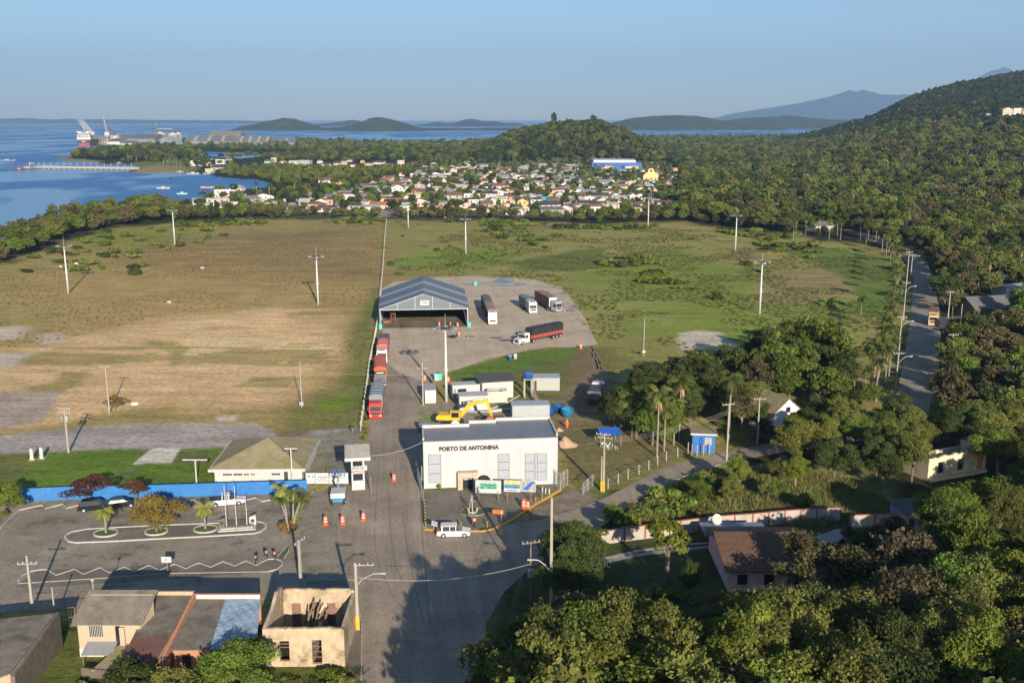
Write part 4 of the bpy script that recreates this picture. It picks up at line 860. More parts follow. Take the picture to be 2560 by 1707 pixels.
# ---------------------------------------------------------------- cars
def car(label, px, py, rzz, m, L_=4.4, kind='suv', name='parked_car', cat='car', group=None, w=.9, hz=1.65, plate=True, loc=None):
    t = thing(name, label, cat, loc or P(px, py), rzz, group); hw = w
    f = lambda a: -L_/2+a*L_
    # front of the car towards -y
    loft([(f(0), .35, hw*.86), (f(.0), .62, hw*.9), (f(.04), .78, hw*.92), (f(.26), .98, hw*.98), (f(.60), 1.0, hw), (f(.96), .98, hw*.95), (f(1), .7, hw*.92), (f(1), .35, hw*.88), (f(.8), .22, hw*.95), (f(.2), .22, hw*.95)], m, 'body', t)
    e = {'suv': .95, 'sedan': .84, 'pickup': .60, 'hatch': .93}[kind]; top = hz
    gl = loft([(f(.24), .97, hw*.93), (f(.38), top-.09, hw*.78), (f(.46), top-.05, hw*.78), (f(e-.07), top-.06, hw*.78), (f(e), 1.0, hw*.92)], dark, 'windows', t)
    loft([(f(.385), top-.10, hw*.79), (f(.45), top, hw*.74), (f(e-.10), top, hw*.74), (f(e-.055), top-.10, hw*.79)], m, 'roof', t)
    pl = MB()
    for q, qq in ((.42, .44), (.60, .62), (e-.13, e-.09)):
        for s in (-1, 1): pl.add([(s*hw*.95, f(q), .98), (s*hw*.95, f(qq), .98), (s*hw*.80, f(qq), top-.08), (s*hw*.80, f(q), top-.08), (s*hw*.90, f(q), .98), (s*hw*.90, f(qq), .98), (s*hw*.75, f(qq), top-.08), (s*hw*.75, f(q), top-.08)], [(0, 1, 2, 3), (4, 7, 6, 5), (0, 3, 7, 4), (1, 5, 6, 2), (3, 2, 6, 7)])
    pl.build('pillars', m, t)
    if kind == 'pickup':
        MB().box(-hw*.86, hw*.86, f(.63), f(.97), .995, 1.02).build('bed_floor', darkmetal, t)
    for s in (-1, 1):
        MB().box(min(s*hw*.5, s*hw*.88), max(s*hw*.5, s*hw*.88), f(0)-.02, f(.03), .62, .80).build('headlight', signwhite, t)
        MB().box(min(s*hw*.6, s*hw*.93), max(s*hw*.6, s*hw*.93), f(.985), f(1)+.02, .72, .92).build('tail_light', redp, t)
        MB().box(min(s*hw*.98, s*(hw*.98+.2)), max(s*hw*.98, s*(hw*.98+.2)), f(.29), f(.32), .98, 1.12).build('mirror', m, t)
        for q in (.17, .80): add_wheel(t, s*(hw-.1), f(q), .34, .22)
    return t
cw = mat('car_white', (.58, .58, .58), .25, .03, .8); ck = mat('car_black', (.015, .016, .02), .15, .1, .8, spec=.6); csil = mat('car_silver', (.55, .57, .60), .25, .05)
t = car('white estate car with its tailgate raised stopped at the yellow kerb', 1134, 1338, math.radians(92), cw, 4.5, name='parked_car')
o = MB().add([(-.75, 2.15, 1.6), (.75, 2.15, 1.6), (.75, 2.95, 1.85), (-.75, 2.95, 1.85), (-.75, 2.15, 1.66), (.75, 2.15, 1.66), (.75, 2.95, 1.91), (-.75, 2.95, 1.91)], [(0, 1, 2, 3), (7, 6, 5, 4), (0, 4, 5, 1), (3, 2, 6, 7), (0, 3, 7, 4), (1, 5, 6, 2)]).build('tailgate', cw, t)
car('black estate car parked at the zigzag kerb below the reddish tree', 237, 1274, math.radians(105), ck, 4.5)
car('black saloon car parked nose up to the blue wall beside the estate car', 300, 1267, math.radians(112), ck, 4.5, kind='sedan', hz=1.45)
car('white pickup truck parked at the zigzag kerb near the blue wall', 567, 1260, math.radians(105), cw, 5.2, kind='pickup', hz=1.75, cat='pickup')
car('white hatchback driving at the near end of the shaded avenue', 2265, 1040, math.radians(-25), cw, 4.1, kind='hatch', hz=1.5, name='moving_car')
def motorbike(px, py, rzz, m, label):
    t = thing('motorcycle', label, 'motorcycle', P(px, py), rzz)
    for y in (-.65, .65):
        o = MB().tube((-.06, y, .31), (.06, y, .31), .31, n=16).build('wheel', black, t); MB().tube((-.065, y, .31), (.065, y, .31), .18, n=12).build('rim', steel, o)
    loft([(-.35, .55, .13), (-.3, .95, .16), (.0, .98, .17), (.12, .8, .14), (.15, .5, .12)], m, 'fuel_tank', t); MB().box(-.13, .13, .05, .75, .78, .88).build('seat', black, t)
    mb = MB(); mb.path([(0, -.65, .31), (0, -.42, .95), (0, -.38, 1.08)], .04, 6); mb.path([(0, -.35, .6), (0, .2, .4), (0, .65, .31)], .045, 6); mb.box(-.15, .15, -.2, .2, .3, .6); mb.build('frame', darkmetal, t)
    MB().path([(-.36, -.25, 1.08), (0, -.38, 1.1), (.36, -.25, 1.08)], .022, 6).build('handlebar', darkmetal, t); MB().box(-.1, .1, -.55, -.42, .85, 1.0).build('headlight', signwhite, t)
motorbike(641, 1404, .15, ck, 'black motorcycle standing apart at the left of the three by the grass strip')
motorbike(664, 1392, .5, mat('bike_grey', (.12, .12, .13), .4, .1), 'grey motorcycle in the middle of the three by the grass strip')
motorbike(685, 1394, .4, redp, 'red motorcycle parked right beside the grass strip')
# ---------------------------------------------------------------- excavator
t = thing('excavator', 'yellow excavator with its arm reaching over the trench behind the office', 'excavator', P(1132, 1063), math.radians(86))
for s in (-1, 1):
    o = MB().prism([(-1.9, .35), (-1.7, .05), (1.7, .05), (1.9, .35), (1.9, .6), (1.6, .9), (-1.6, .9), (-1.9, .6)], 'x', s*1.3-.3, s*1.3+.3).build('track', black, t)
MB().box(-1.25, 1.25, -1.5, 2.6, 1.05, 1.35).build('deck', darkmetal, t)
o = loft([(.3, 1.35, 1.3), (.3, 2.3, 1.25), (2.6, 2.2, 1.2), (2.9, 1.9, 1.15), (2.9, 1.35, 1.2)], machy, 'engine_cover', t); MB().box(-1.1, 1.1, 2.85, 3.0, 1.2, 1.9).build('counterweight', darkmetal, t)
c_ = MB().box(-1.25, -.25, -1.5, .28, 1.36, 3.0).build('cab', machy, t); MB().box(-1.2, -.3, -1.54, -1.4, 1.7, 2.85).build('windscreen', dark, c_); MB().box(-1.29, -1.2, -1.3, .1, 1.9, 2.85).build('side_window', dark, c_)
def arm(pts, wd, hs, m, name):
    mb = MB()
    for i in range(len(pts)-1):
        (y0, z0), (y1, z1) = pts[i], pts[i+1]; L2 = math.hypot(y1-y0, z1-z0); ny, nz = -(z1-z0)/L2, (y1-y0)/L2; a, b = hs[i]/2, hs[i+1]/2
        mb.prism([(y0-ny*a, z0-nz*a), (y1-ny*b, z1-nz*b), (y1+ny*b, z1+nz*b), (y0+ny*a, z0+nz*a)], 'x', .25-wd/2, .25+wd/2)
    return mb.build(name, m, t)
arm([(-1.2, 1.6), (-3.2, 4.1), (-6.3, 4.7)], .45, [.6, .75, .45], machy, 'boom'); arm([(-6.2, 5.1), (-7.2, 1.9)], .35, [.6, .35], machy, 'stick')
MB().tube((.25, -1.6, 1.5), (.25, -3.4, 3.3), .09).build('hydraulic_ram', steel, t); arm([(-3.6, 4.9), (-6.0, 5.35)], .15, [.15, .15], steel, 'hydraulic_ram')
MB().prism([(-7.6, 1.9), (-6.9, 2.1), (-6.2, 1.5), (-6.2, .8), (-6.9, .35), (-7.4, .7)], 'x', -.35, .85).build('bucket', mat('bucket_steel', (.30, .13, .05), .7, .2), t)
keepoff(P(1132, 1063).x, P(1132, 1063).y, 6)
# ---------------------------------------------------------------- boom lift next to the tower
t = thing('boom_lift', 'grey and blue boom lift parked beside the gate tower', 'lift', P(846, 1254), .1)
for x in (-.9, .9):
    for y in (-1, 1): add_wheel(t, x, y, .42, .3)
MB().box(-.9, .9, -1.2, 1.2, .45, .85).build('base', mat('lift_blue', (.03, .22, .50), .5, .1), t); MB().box(-1.05, 1.05, -1.0, 1.6, .9, 1.7).build('turntable', mat('lift_grey', (.42, .45, .46), .5, .1), t)
mb = MB(); mb.tube((0, 1.2, 1.8), (.1, -1.0, 3.4), .2, n=6); mb.tube((.1, -1.0, 3.4), (.1, 1.2, 3.9), .16, n=6); mb.build('boom', mat('lift_boom', (.36, .40, .42), .5, .1), t)
mb = MB()
for x in (-.9, .9):
    for y in (1.3, 2.1): mb.tube((x, y, 3.3), (x, y, 4.4), .03, n=5)
for z in (3.3, 3.85, 4.4): mb.path([(-.9, 1.3, z), (.9, 1.3, z), (.9, 2.1, z), (-.9, 2.1, z), (-.9, 1.3, z)], .03, 5)
mb.build('basket', mat('basket_blue', (.03, .12, .35), .5, .1), t)
# ---------------------------------------------------------------- site cabins behind the office
cabroof = mat('cabin_roof', (.48, .48, .46), .6, .1, .8, dirt=.4, dcol=(.2, .19, .17), wave=('X', 1.3, .4, .25)); silverbox = mat('silver_container', (.42, .45, .46), .5, .06, .8, wave=('X', 1.6, .6, .25))
def cabin(name, label, a, b, depth, h, wall=white, roof=cabroof, wins=(), stripe=None, door=None, over=.1, fall=0., cat='cabin', rz_add=0):
    A, rz, Wd = frame(*a, *b); t = thing(name, label, cat, A, rz+rz_add)
    MB().box(0, Wd, 0, depth, -.1, h).build('wall', wall, t); r = MB(); r.prism([(-over, h+.002), (depth+over, h+.002+fall), (depth+over, h+.12+fall), (-over, h+.10)], 'x', -over, Wd+over); r.build('roof', roof, t)
    for q0, q1, z0, z1 in wins:
        w_ = MB().box(q0*Wd, q1*Wd, -.04, .05, z0, z1).build('window', dark, t); MB().box(q0*Wd-.08, q1*Wd+.08, -.07, -.041, z0-.08, z0).build('sill', steel, w_)
    if door: MB().box(door[0]*Wd, door[1]*Wd, -.05, .05, .05, 2.1).build('door', door[2] if len(door) > 2 else greymetal, t)
    if stripe: MB().box(.1, Wd-.1, -.015, 0, h*.5, h*.58).build('stripe', stripe, t)
    keepoff(A.x+Wd/2, A.y+depth/2, max(Wd, depth)*.6); return t
c1 = cabin('container_office', 'white container office with a blue grey window, at the back left of the cabins', (1132, 997), (1200, 993), 2.6, 2.7, wins=((.18, .5, 1.2, 2.0),), door=(.03, .13))
c2 = cabin('container_office', 'white container office with a ribbed roof, nearest to the excavator', (1149, 1027), (1220, 1024), 3.2, 2.8, wins=((.08, .13, 1.3, 1.9),))
MB().box(.9, 1.5, -.05, -.02, 1.4, 1.9).build('emblem', inkblue, c2)
cabin('site_office', 'white site building with a thin dark overhanging roof beside the tarpaulin tent', (1206, 998), (1283, 993), 5, 3.6, roof=mat('dark_roof', (.09, .085, .08), .8, .2, 1), over=.7, door=(.03, .1), fall=.2)
cabin('toilet_cabin', 'small grey and white container standing by the road under the power pole', (1063, 1008), (1090, 1007), 5.2, 2.6, wall=mat('pale_grey', (.55, .56, .55), .6, .08, .8, dirt=.2), roof=concrete, door=(.3, .6, offwhite))
cabin('storage_container', 'silver container with a yellow stripe beside the blue tank', (1333, 976), (1399, 976), 3.6, 2.6, wall=silverbox, roof=silverbox, stripe=yellowp, door=(.04, .13, darkmetal))
cabin('storage_container', 'long silver container directly behind the back parapet of the office', (1281, 1058), (1374, 1056), 3.2, 3.3, wall=silverbox, roof=silverbox)
# tarpaulin shelter
t = thing('tarpaulin_tent', 'sagging cream tarpaulin shelter in front of the white site building', 'tent', P(1218, 1008), .1)
mb = MB(); R_ = random.Random(4); nx, ny = 9, 6
vs = []; 
for j in range(ny):
    for i in range(nx): x = 4.0*i/(nx-1); y = 2.6*j/(ny-1); vs.append((x, y, 2.45-.35*math.sin(math.pi*i/(nx-1))*math.sin(math.pi*j/(ny-1))-(2.0 if j == 0 and 0 else 0)+R_.uniform(-.08, .08)))
fs = [(j*nx+i, j*nx+i+1, (j+1)*nx+i+1, (j+1)*nx+i) for j in range(ny-1) for i in range(nx-1)]; mb.add(vs, fs)
fr_ = [(4.0*i/(nx-1), -.15+R_.uniform(-.15, .15), z) for z in (2.4, 1.3, .1) for i in range(nx)]; mb.add(fr_, [(k*nx+i, k*nx+i+1, (k+1)*nx+i+1, (k+1)*nx+i) for k in range(2) for i in range(nx-1)])
mb.build('tarpaulin', mat('cream_tarp', (.55, .50, .43), .8, .12, 1, bump=.6), t, fix=False)
mb = MB(); [mb.tube((x, y, 0), (x, y, 2.35), .04, n=5) for x in (.05, 3.95) for y in (0, 2.55)]; mb.build('frame', steel, t)
# water tower
t = thing('water_tower', 'blue plastic water tank on four tall concrete legs', 'water tank', P(1320, 992), .1); hz = hgt(1320, 992, 947)
for x in (-.75, .75):
    for y in (-.75, .75): MB().box(x-.1, x+.1, y-.1, y+.1, -.1, hz).build('leg', concrete, t)
MB().box(-1., 1., -1., 1., hz, hz+.15).build('platform', concrete, t)
o = MB().lathe([(.8, hz+.15), (.98, hz+1.3), (.99, hz+1.35)], n=20).build('tank', mat('tank_blue', (.03, .11, .35), .45, .1), t, True); MB().lathe([(1.03, hz+1.35), (.95, hz+1.5), (.3, hz+1.65), (.05, hz+1.68)], n=20).build('lid', blueplastic, o)
# loose tanks
def tank(px, py, r, h, m, label):
    t = thing('water_tank', label, 'tank', P(px, py)); o = MB().lathe([(r*.85, 0), (r, h*.9), (r*1.05, h*.93), (r*1.05, h), (r*.9, h), (r*.75, h*.15)], n=20).build('tank', m, t, True); MB().lathe([(r*1.02, h*.55), (r*1.07, h*.58), (r*1.03, h*.62)], n=20).build('rim', m, o)
tank(1370, 1036, 1.35, 1.5, blueplastic, 'larger open blue tank at the end of the long silver container')
tank(1396, 1030, 1.05, 1.5, mat('tank_dark_blue', (.02, .09, .26), .5, .1), 'darker blue tank behind and right of the larger one')
tank(1418, 1040, 1.2, 1.5, mat('tank_teal_blue', (.03, .20, .38), .5, .1), 'teal blue tank at the right of the three tanks near the orange worker')
# pipes lying on the ground
def pipe(name, label, pts, r, m, z=None):
    mb = MB(); mb.path([tuple(P(a, b)+Vector((0, 0, r if z is None else z))) for a, b in pts], r, 8); o = mb.build(name, m); tag(o, label, 'pipe')
pipe('pipe', 'bundle of long pale pipes on the ground in front of the silver container', [(1225, 1032), (1318, 1020)], .3, offwhite)
pipe('pipe', 'thin white pipe running from the container office to the site building corner', [(1218, 1026), (1258, 1013), (1298, 990)], .12, white)
pipe('kerb_beam', 'pale concrete beam along the edge of the trench', [(1155, 1031), (1235, 1031)], .15, concrete)
mb = MB(); mb.box(0, 10.5, 0, 3, -.9, .02)
p = P(1215, 1056); struct('trench_floor', MB().poly([tuple(P(a, b, .03)) for a, b in ((1180, 1056), (1250, 1056), (1262, 1038), (1190, 1038))]), mat('trench_soil', (.11, .085, .05), .95, .3, 1))
t = thing('generator', 'dark covered generator at the left back corner of the office', 'generator', P(1048, 1080), rz); MB().box(0, 2, 0, 1.6, 0, 1.5).build('housing', mat('dark_cover', (.06, .065, .07), .7, .2, 1), t); MB().box(-.08, 2.08, -.08, 1.68, 1.5, 1.58).build('lid', greymetal, t)
# sand
def heap(px, py, r, h, label, m):
    p = P(px, py); R = random.Random(px); vs = [(0, 0, h)]; n = 22; rings = 6
    for j in range(1, rings+1):
        for i in range(n): a = 2*math.pi*i/n; q = r*j/rings*(1+R.uniform(-.08, .08)); vs.append((q*math.cos(a), q*.8*math.sin(a), h*(1-j/rings)**1.15*(1+R.uniform(-.12, .12))-.03*(j == rings)))
    fs = [(0, 1+i, 1+(i+1) % n) for i in range(n)]+[(1+(j-1)*n+i, 1+j*n+i, 1+j*n+(i+1) % n, 1+(j-1)*n+(i+1) % n) for j in range(1, rings) for i in range(n)]
    mb = MB(); mb.add(vs, fs); o = mb.build('sand_heap', m, smooth=True); o.location = p; tag(o, label, 'sand heap')
sandm = mat('heap_sand', (.45, .31, .19), .95, .12, 2, bump=.5)
heap(1413, 1112, 2.3, 1.6, 'large orange heap of sand beside the right wall of the office', sandm); heap(1398, 1076, .9, .6, 'small heap of sand near the worker in orange', sandm)
# canopy with white chairs
t = thing('canopy_tent', 'blue canopy on poles under the trees beyond the sand heap', 'canopy', P(1520, 1108), .15); bt = mat('canopy_blue', (.02, .09, .38), .6, .12, 1)
mb = MB(); mb.prism([(-2, 2.1), (0, 2.9), (2, 2.1), (0, 2.8)], 'x', -1.9, 1.9); mb.build('cloth', bt, t); mb = MB(); [mb.tube((x, y, 0), (x, y, 2.1), .04, n=5) for x in (-1.8, 1.8) for y in (-1.9, 1.9)]; mb.build('frame', steel, t)
ch0 = thing('plastic_chair', 'leftmost white plastic chair under the blue canopy edge', 'chair', P(1508, 1118), .2, 'white chairs by the canopy')
MB().box(-.24, .24, -.24, .24, .40, .45).build('seat', white, ch0); MB().box(-.24, .24, .21, .26, .45, .85).build('backrest', white, ch0)
for x in (-.2, .2):
    for y in (-.2, .2): MB().tube((x, y, 0), (x, y, .42), .03, n=5).build('leg', white, ch0)
for i in range(1, 6): dup(ch0, P(1508+i*6.5, 1118+(i % 3)*3), .3*i, ['', 'second', 'third', 'fourth', 'fifth', 'rightmost'][i]+' white plastic chair from left under the blue canopy edge')
q = P(1481, 1010); keepoff(q.x, q.y, 8); keepoff(q.x-1, q.y-12, 5)
# ---------------------------------------------------------------- high masts
def mast(px, py, pring, label, first=[None]):
    H = hgt(px, py, pring); p = P(px, py)
    if first[0] is None:
        t = thing('light_mast', label, 'light mast', p, 0, 'tall light masts of the yard and field'); first[0] = (t, H)
        MB().lathe([(.30, -.2), (.27, H*.5), (.16, H)], n=12).build('pole', mat('mast_white', (.50, .52, .50), .6, .06, .5, dirt=.15), t, True)
        MB().tube((0, 0, H), (0, 0, H+3.0), .05, .02, n=6).build('lightning_rod', steel, t)
        mb = MB(); mb.lathe([(.25, H-.1), (.9, H-.1), (.9, H+.15), (.25, H+.3)], n=16)
        for k in range(8): a = k*math.pi/4; mb.tube((0, 0, H+.1), (math.cos(a)*2., math.sin(a)*2., H+.05), .05, n=5)
        r = mb.build('ring', darkmetal, t)
        for k in range(8):
            a = k*math.pi/4; c, s = math.cos(a), math.sin(a); f = MB().prism([(-.42, -.12), (.42, -.16), (.36, .10), (-.36, .14)], 'y', -.35, .35); f.v = [(2.05*c+x*c-y*s, 2.05*s+x*s+y*c, H+z) for x, y, z in f.v]; f.build('floodlight', greymetal, r)
        MB().lathe([(.38, H*.42), (.46, H*.44), (.38, H*.46)], n=12).build('collar', white, t); return t
    t0, H0 = first[0]; t = dup(t0, p, rnd.uniform(0, .7), label); t.scale = (1, 1, H/H0); return t
mast(1116, 1005, 821, 'tall light mast rising in front of the hall beside the cabins')
for a in ((171, 733, 615, 'tall light mast farthest to the left, near the shore trees'), (437.5, 616, 526, 'tall light mast in the left field near the shoreline grass'), (536, 543, 495, 'tall light mast standing in the trees by the white shore houses'),
          (795.6, 762, 641, 'tall light mast alone in the brown field left of the hall'), (1021, 571, 513, 'tall light mast at the far field edge left of the fence end'), (1164.6, 634.5, 547.5, 'tall light mast in the field beyond the hall roof'),
          (1620, 570, 496, 'tall light mast at the far field edge before the town centre'), (1838, 628, 539, 'tall light mast in the scrub at the far right of the field'), (1899, 785, 655, 'tall light mast in the green field near the avenue palms')): mast(*a)
# ---------------------------------------------------------------- utility poles
def pole(px, py, ptop, label, arms=((0, .35),), rz=0., lamp=None, band=False, trans=False, r=.17, boxp=None, name='utility_pole', m=polecon, base=None, cat='utility pole'):
    H = hgt(px, py, ptop); t = thing(name, label, cat, P(px, py), rz)
    MB().prism([(-r, -.3), (r, -.3), (r*.62, H), (-r*.62, H)], 'y', -r*.75, r*.75).build('pole', m, t)
    for k, (dx, dz) in enumerate(arms):
        c = MB().box(-1.1+dx, 1.1+dx, -.2, -.08, H-dz-.12, H-dz).build('crossarm', polecon if m is polecon else wood, t)
        for x in (-1., -.45, .45, 1.): MB().lathe([(.04, H-dz), (.07, H-dz+.08), (.03, H-dz+.2)], x+dx, -.14, 8).build('insulator', offwhite, c)
    if lamp:
        sx, z, L_ = lamp; pts = [(0, -.1, z*H), (sx*.7, -.1, z*H+.9), (sx*L_*.7, -.1, z*H+1.5), (sx*L_, -.1, z*H+1.55)]; o = MB().path(pts, .05, 6).build('lamp_arm', steel, t); MB().box(min(sx*L_, sx*(L_+.6)), max(sx*L_, sx*(L_+.6)), -.22, .02, z*H+1.48, z*H+1.64).build('lamp_head', steel, o)
    if band: MB().box(-r-.01, r+.01, -r*.75-.012, r*.75+.012, .1, 1.7).build('painted_band', yellowp, t)
    if trans:
        for s in (-.45, .45): MB().lathe([(.2, H*.70), (.24, H*.72), (.24, H*.80), (.18, H*.82)], s, -.35, 10).build('transformer', greymetal if s < 0 else steel, t)
    if boxp: MB().box(-.4, .4, -.45, -.15, boxp[0], boxp[1]).build('meter_box', steel, t)
    return t, H
pole(172, 1131, 1018, 'old concrete pole with a transformer at the edge of the gravel track', arms=((0, .15), (0, .9)), trans=True, rz=-.15)
pole(274, 1033, 914, 'slender leaning concrete pole standing beside the small tree in the field', arms=((0, .1),), r=.13)
pole(755, 1018, 903, 'thin wooden pole with a white base box in the brown field', arms=(), r=.10, boxp=(.5, 1.2))
pole(1058, 1013, 906, 'wooden pole with one crossarm beside the small grey container', arms=((0, 1.1),), r=.14)
pole(753, 1476, 1349, 'concrete pole rising at the far edge of the ruined house roofline', arms=((0, .15),), rz=1.2, r=.18)
pole(895, 1574, 1407, 'concrete pole with a yellow foot, street lamp and crowded crossarm', arms=((.9, .1),), lamp=(1, .66, 2.7), band=True, r=.2)
pole(82, 1522, 1388, 'concrete pole with a crossarm by the lower left zigzag kerb', arms=((0, .9),), rz=.1, r=.16)
pole(139, 1552, 1467, 'short thin post rising beside the wooden yard gate at lower left', arms=(), r=.09)
pole(1377, 1536, 1243, 'tall concrete pole in the hedge shade right of the crossing, with a lamp arm', arms=(), r=.19, lamp=(-1, .37, 2.1))
pole(1326, 1500, 1352, 'shorter rusty pole with a grey box and crossarm over the road shade', arms=((0, .1),), m=wood, r=.11, boxp=(3.1, 4.1), rz=.3)
pole(1509, 1229, 1083, 'concrete pole with a yellow foot and white crossarm beside the lone gate leaf', arms=((-.2, .1), (.1, .6)), band=True, rz=-.3, r=.15)
pole(1503, 1228, 1140, 'thin brace pole with a yellow foot next to the crossarm pole', arms=(), band=True, r=.1)
pole(1816, 1150, 1008, 'concrete pole between the blue hut and the white chapel like house', arms=((-.2, .1),), r=.15, rz=.3)
pole(1893, 1110, 992, 'grey pole standing before the small white gabled house', arms=((0, .3),), r=.13)
pole(1609, 870+20, 797, 'thin white pole with a meter box on the open green', arms=(), r=.06, boxp=(.9, 1.4), m=steel)
pole(1310, 880, 877-8, 'short stake post standing beside the blue drum', arms=(), r=.07, m=wood) if False else None
for a in ((2263, 745, 628, 'concrete pole at the far end of the avenue, left kerb', -1), (2277, 690, 637, 'concrete lamp pole on the left kerb where the avenue bends away', 1), (2258, 800, 705, 'concrete lamp pole on the left kerb level with the orange truck', 1), (2245, 905, 790, 'concrete lamp pole on the left kerb of the middle avenue', 1), (2237, 995, 880, 'concrete lamp pole on the left kerb near the white hatchback', 1)):
    pole(a[0], a[1], a[2], a[3], arms=((0, .2),), r=.14, lamp=(1, .75, 2.2) if a[4] > 0 else None)
pole(2368, 815, 728, 'concrete pole with a crossarm by the small shop on the right of the avenue', arms=((0, .2),), r=.15)
pole(2374, 930, 834, 'tall concrete pole at the right kerb opposite the palm row', arms=((0, .2),), r=.15)
pole(2374, 1040, 962, 'pole with white insulators rising out of the trees right of the avenue', arms=((-.8, .1),), r=.14)
pole(2394, 880, 760, 'slim pole behind the small shop wall', arms=(), r=.1)
# wires
def wire(label, a, za, b, zb, sag=1.0, r=.018, m=None, name='power_line'):
    A = P(*a); B = P(*b); A.z = za; B.z = zb; n = 18; pts = []
    for i in range(n+1): t_ = i/n; q = A.lerp(B, t_); q.z -= sag*4*t_*(1-t_); pts.append(tuple(q))
    tag(MB().path(pts, r, 5).build(name, m or mat('wire_grey', (.32, .31, .29), .6, .1), fix=False), label, 'cable')
for k in range(4):
    wire(['leftmost', 'second', 'third', 'rightmost'][k]+' of the four wires slanting across the shaded road to the rusty pole', (1327, 1500), 7.0-.02*k, (1000+k*22, 2600), 9.5, .8, .007, darkmetal)
wire('pale cable sagging across the main road from the lamp pole', (895, 1574), 6.3, (1326, 1500), 4.6, 1.1, .02, offwhite)
wire('white cable from the gate tower to the corner of the port office', (905, 1226), 5.6, (1060, 1223), 7.6, .7, .025, offwhite)
wire('thin wire between the field poles and the container pole', (755, 1018), 7.4, (1058, 1013), 6.4, .5, .014)
wire('thin wire between the leaning pole and the thin pole in the field', (274, 1033), 5.0, (755, 1018), 6.0, .8, .014)
wire('wire from the crossarm pole to the office front', (1509, 1229), 8, (1382, 1212), 6.5, .3, .014)
for k in range(3): wire('upper middle lower'.split()[k]+' wire running from the crossarm pole towards the blue hut pole', (1509, 1229), 8.4-.3*k, (1816, 1150), 8.6-.3*k, .8, .014)
wire('wire from the blue hut pole to the grey pole', (1816, 1150), 8.5, (1893, 1110), 8.0, .3, .014)
# ---------------------------------------------------------------- T lamp posts of the lawn
def tlamp(px, py, ptop, label, L_=1.6, rz=0):
    H = hgt(px, py, ptop); t = thing('floodlight_post', label, 'lamp post', P(px, py), rz); MB().tube((0, 0, -.2), (0, 0, H), .13, .1, n=8).build('pole', offwhite, t); o = MB().box(-L_, L_, -.14, .14, H, H+.14).build('crossbar', offwhite, t)
    for x in (-L_*.8, L_*.8): MB().box(x-.2, x+.2, -.3, -.05, H-.25, H-.001).build('floodlight', darkmetal, o)
tlamp(492, 1212, 1150, 'white post with a wide crossbar on the lawn behind the blue wall', 1.9)
tlamp(731, 1212, 1122, 'white post with a short crossbar before the mossy roof', 1.0)
# ---------------------------------------------------------------- field fence
fl = [(966, 552), (962, 600), (957, 676), (951, 740), (945, 806), (935, 862), (924, 915), (918, 965), (912, 1010), (906, 1050), (900, 1090)]
t = thing('field_fence', 'long post and wire fence between the brown field and the truck queue', 'fence', P(*fl[-1])); O = t.location.copy(); pw = [P(*q)-O for q in fl]; posts = []
for i in range(len(pw)-1):
    n_ = max(1, int((pw[i+1]-pw[i]).length/(3.0 if fl[i][1] > 800 else 6)))
    for k in range(n_): posts.append(pw[i].lerp(pw[i+1], k/n_))
for q in posts[:100]: MB().box(q.x-.07, q.x+.07, q.y-.07, q.y+.07, -.1, 1.9).build('post', offwhite, t)
mb = MB()
for z in (.5, 1.0, 1.5): mb.path([(q.x, q.y, z) for q in pw], .018, 4)
mb.path([(q.x, q.y, 1.85) for q in pw[:4]], .05, 4)
mb.build('wires', steel, t)
def stake_row(label, pts, h, n, m=wood, rails=True, name='wire_fence'):
    A = P(*pts[0]); t = thing(name, label, 'fence', A); q = [P(*a)-A for a in pts]; seg = [(q[i+1]-q[i]).length for i in range(len(q)-1)]; tot = sum(seg)
    for k in range(n):
        d = tot*k/(n-1); i = 0
        while i < len(seg)-1 and d > seg[i]: d -= seg[i]; i += 1
        c = q[i].lerp(q[i+1], min(d/seg[i], 1)); MB().box(c.x-.07, c.x+.07, c.y-.06, c.y+.06, -.1, h).build('post', m, t)
    if rails:
        mb = MB(); [mb.path([(a.x, a.y, z) for a in q], .014, 4) for z in (h*.35, h*.65, h*.92)]; mb.build('wires', steel, t)
stake_row('wooden stake fence running from the blue tank down to the loose tanks', [(1330, 985), (1345, 1015)], 1.8, 7)
stake_row('pale concrete post fence along the grass verge of the side road', [(1520, 1222), (1548, 1208), (1580, 1192), (1608, 1182), (1638, 1166), (1665, 1152), (1694, 1143)], 1.7, 8, polecon)
stake_row('concrete post fence around the blue hut', [(1720, 1132), (1735, 1140), (1765, 1137), (1785, 1132)], 1.9, 6, polecon)
# ---------------------------------------------------------------- blue wall and white panels
def wall_seg(name, label, pts, h, m, panel=None, pm=None, cap=None, th=.18, cat='wall', npan=6):
    A = P(*pts[0]); t = thing(name, label, cat, A); q = [P(*a)-A for a in pts]; MB().strip([(a.x, a.y) for a in q], th, -.2, h).build('panel_wall', m, t)
    if panel:
        for i in range(len(q)-1):
            d = (q[i+1]-q[i]); n_ = max(1, round(d.length/panel)); u = d.normalized(); a_ = math.atan2(d.y, d.x)
            for k in range(n_+1):
                c = q[i].lerp(q[i+1], k/n_); MB().box(c.x-.11, c.x+.11, c.y-.17, c.y+.17, -.2, h+.06, a_).build('pier', pm or m, t)
    if cap: MB().strip([(a.x, a.y) for a in q], th+.12, h, h+.08).build('coping', cap, t)
    return t
bluewall = mat('blue_wall_paint', (.03, .16, .42), .7, .12, .9, dirt=.35, dcol=(.10, .16, .24)); bluepier = mat('blue_pier_paint', (.028, .17, .44), .7, .12, .9, dirt=.3, dcol=(.1, .14, .2))
wall_seg('blue_wall', 'long bright blue panel wall between the lawn and the car park', [(20, 1255), (160, 1248), (400, 1243), (676, 1234), (766, 1231)], 2.0, bluewall, 2.6, bluepier)
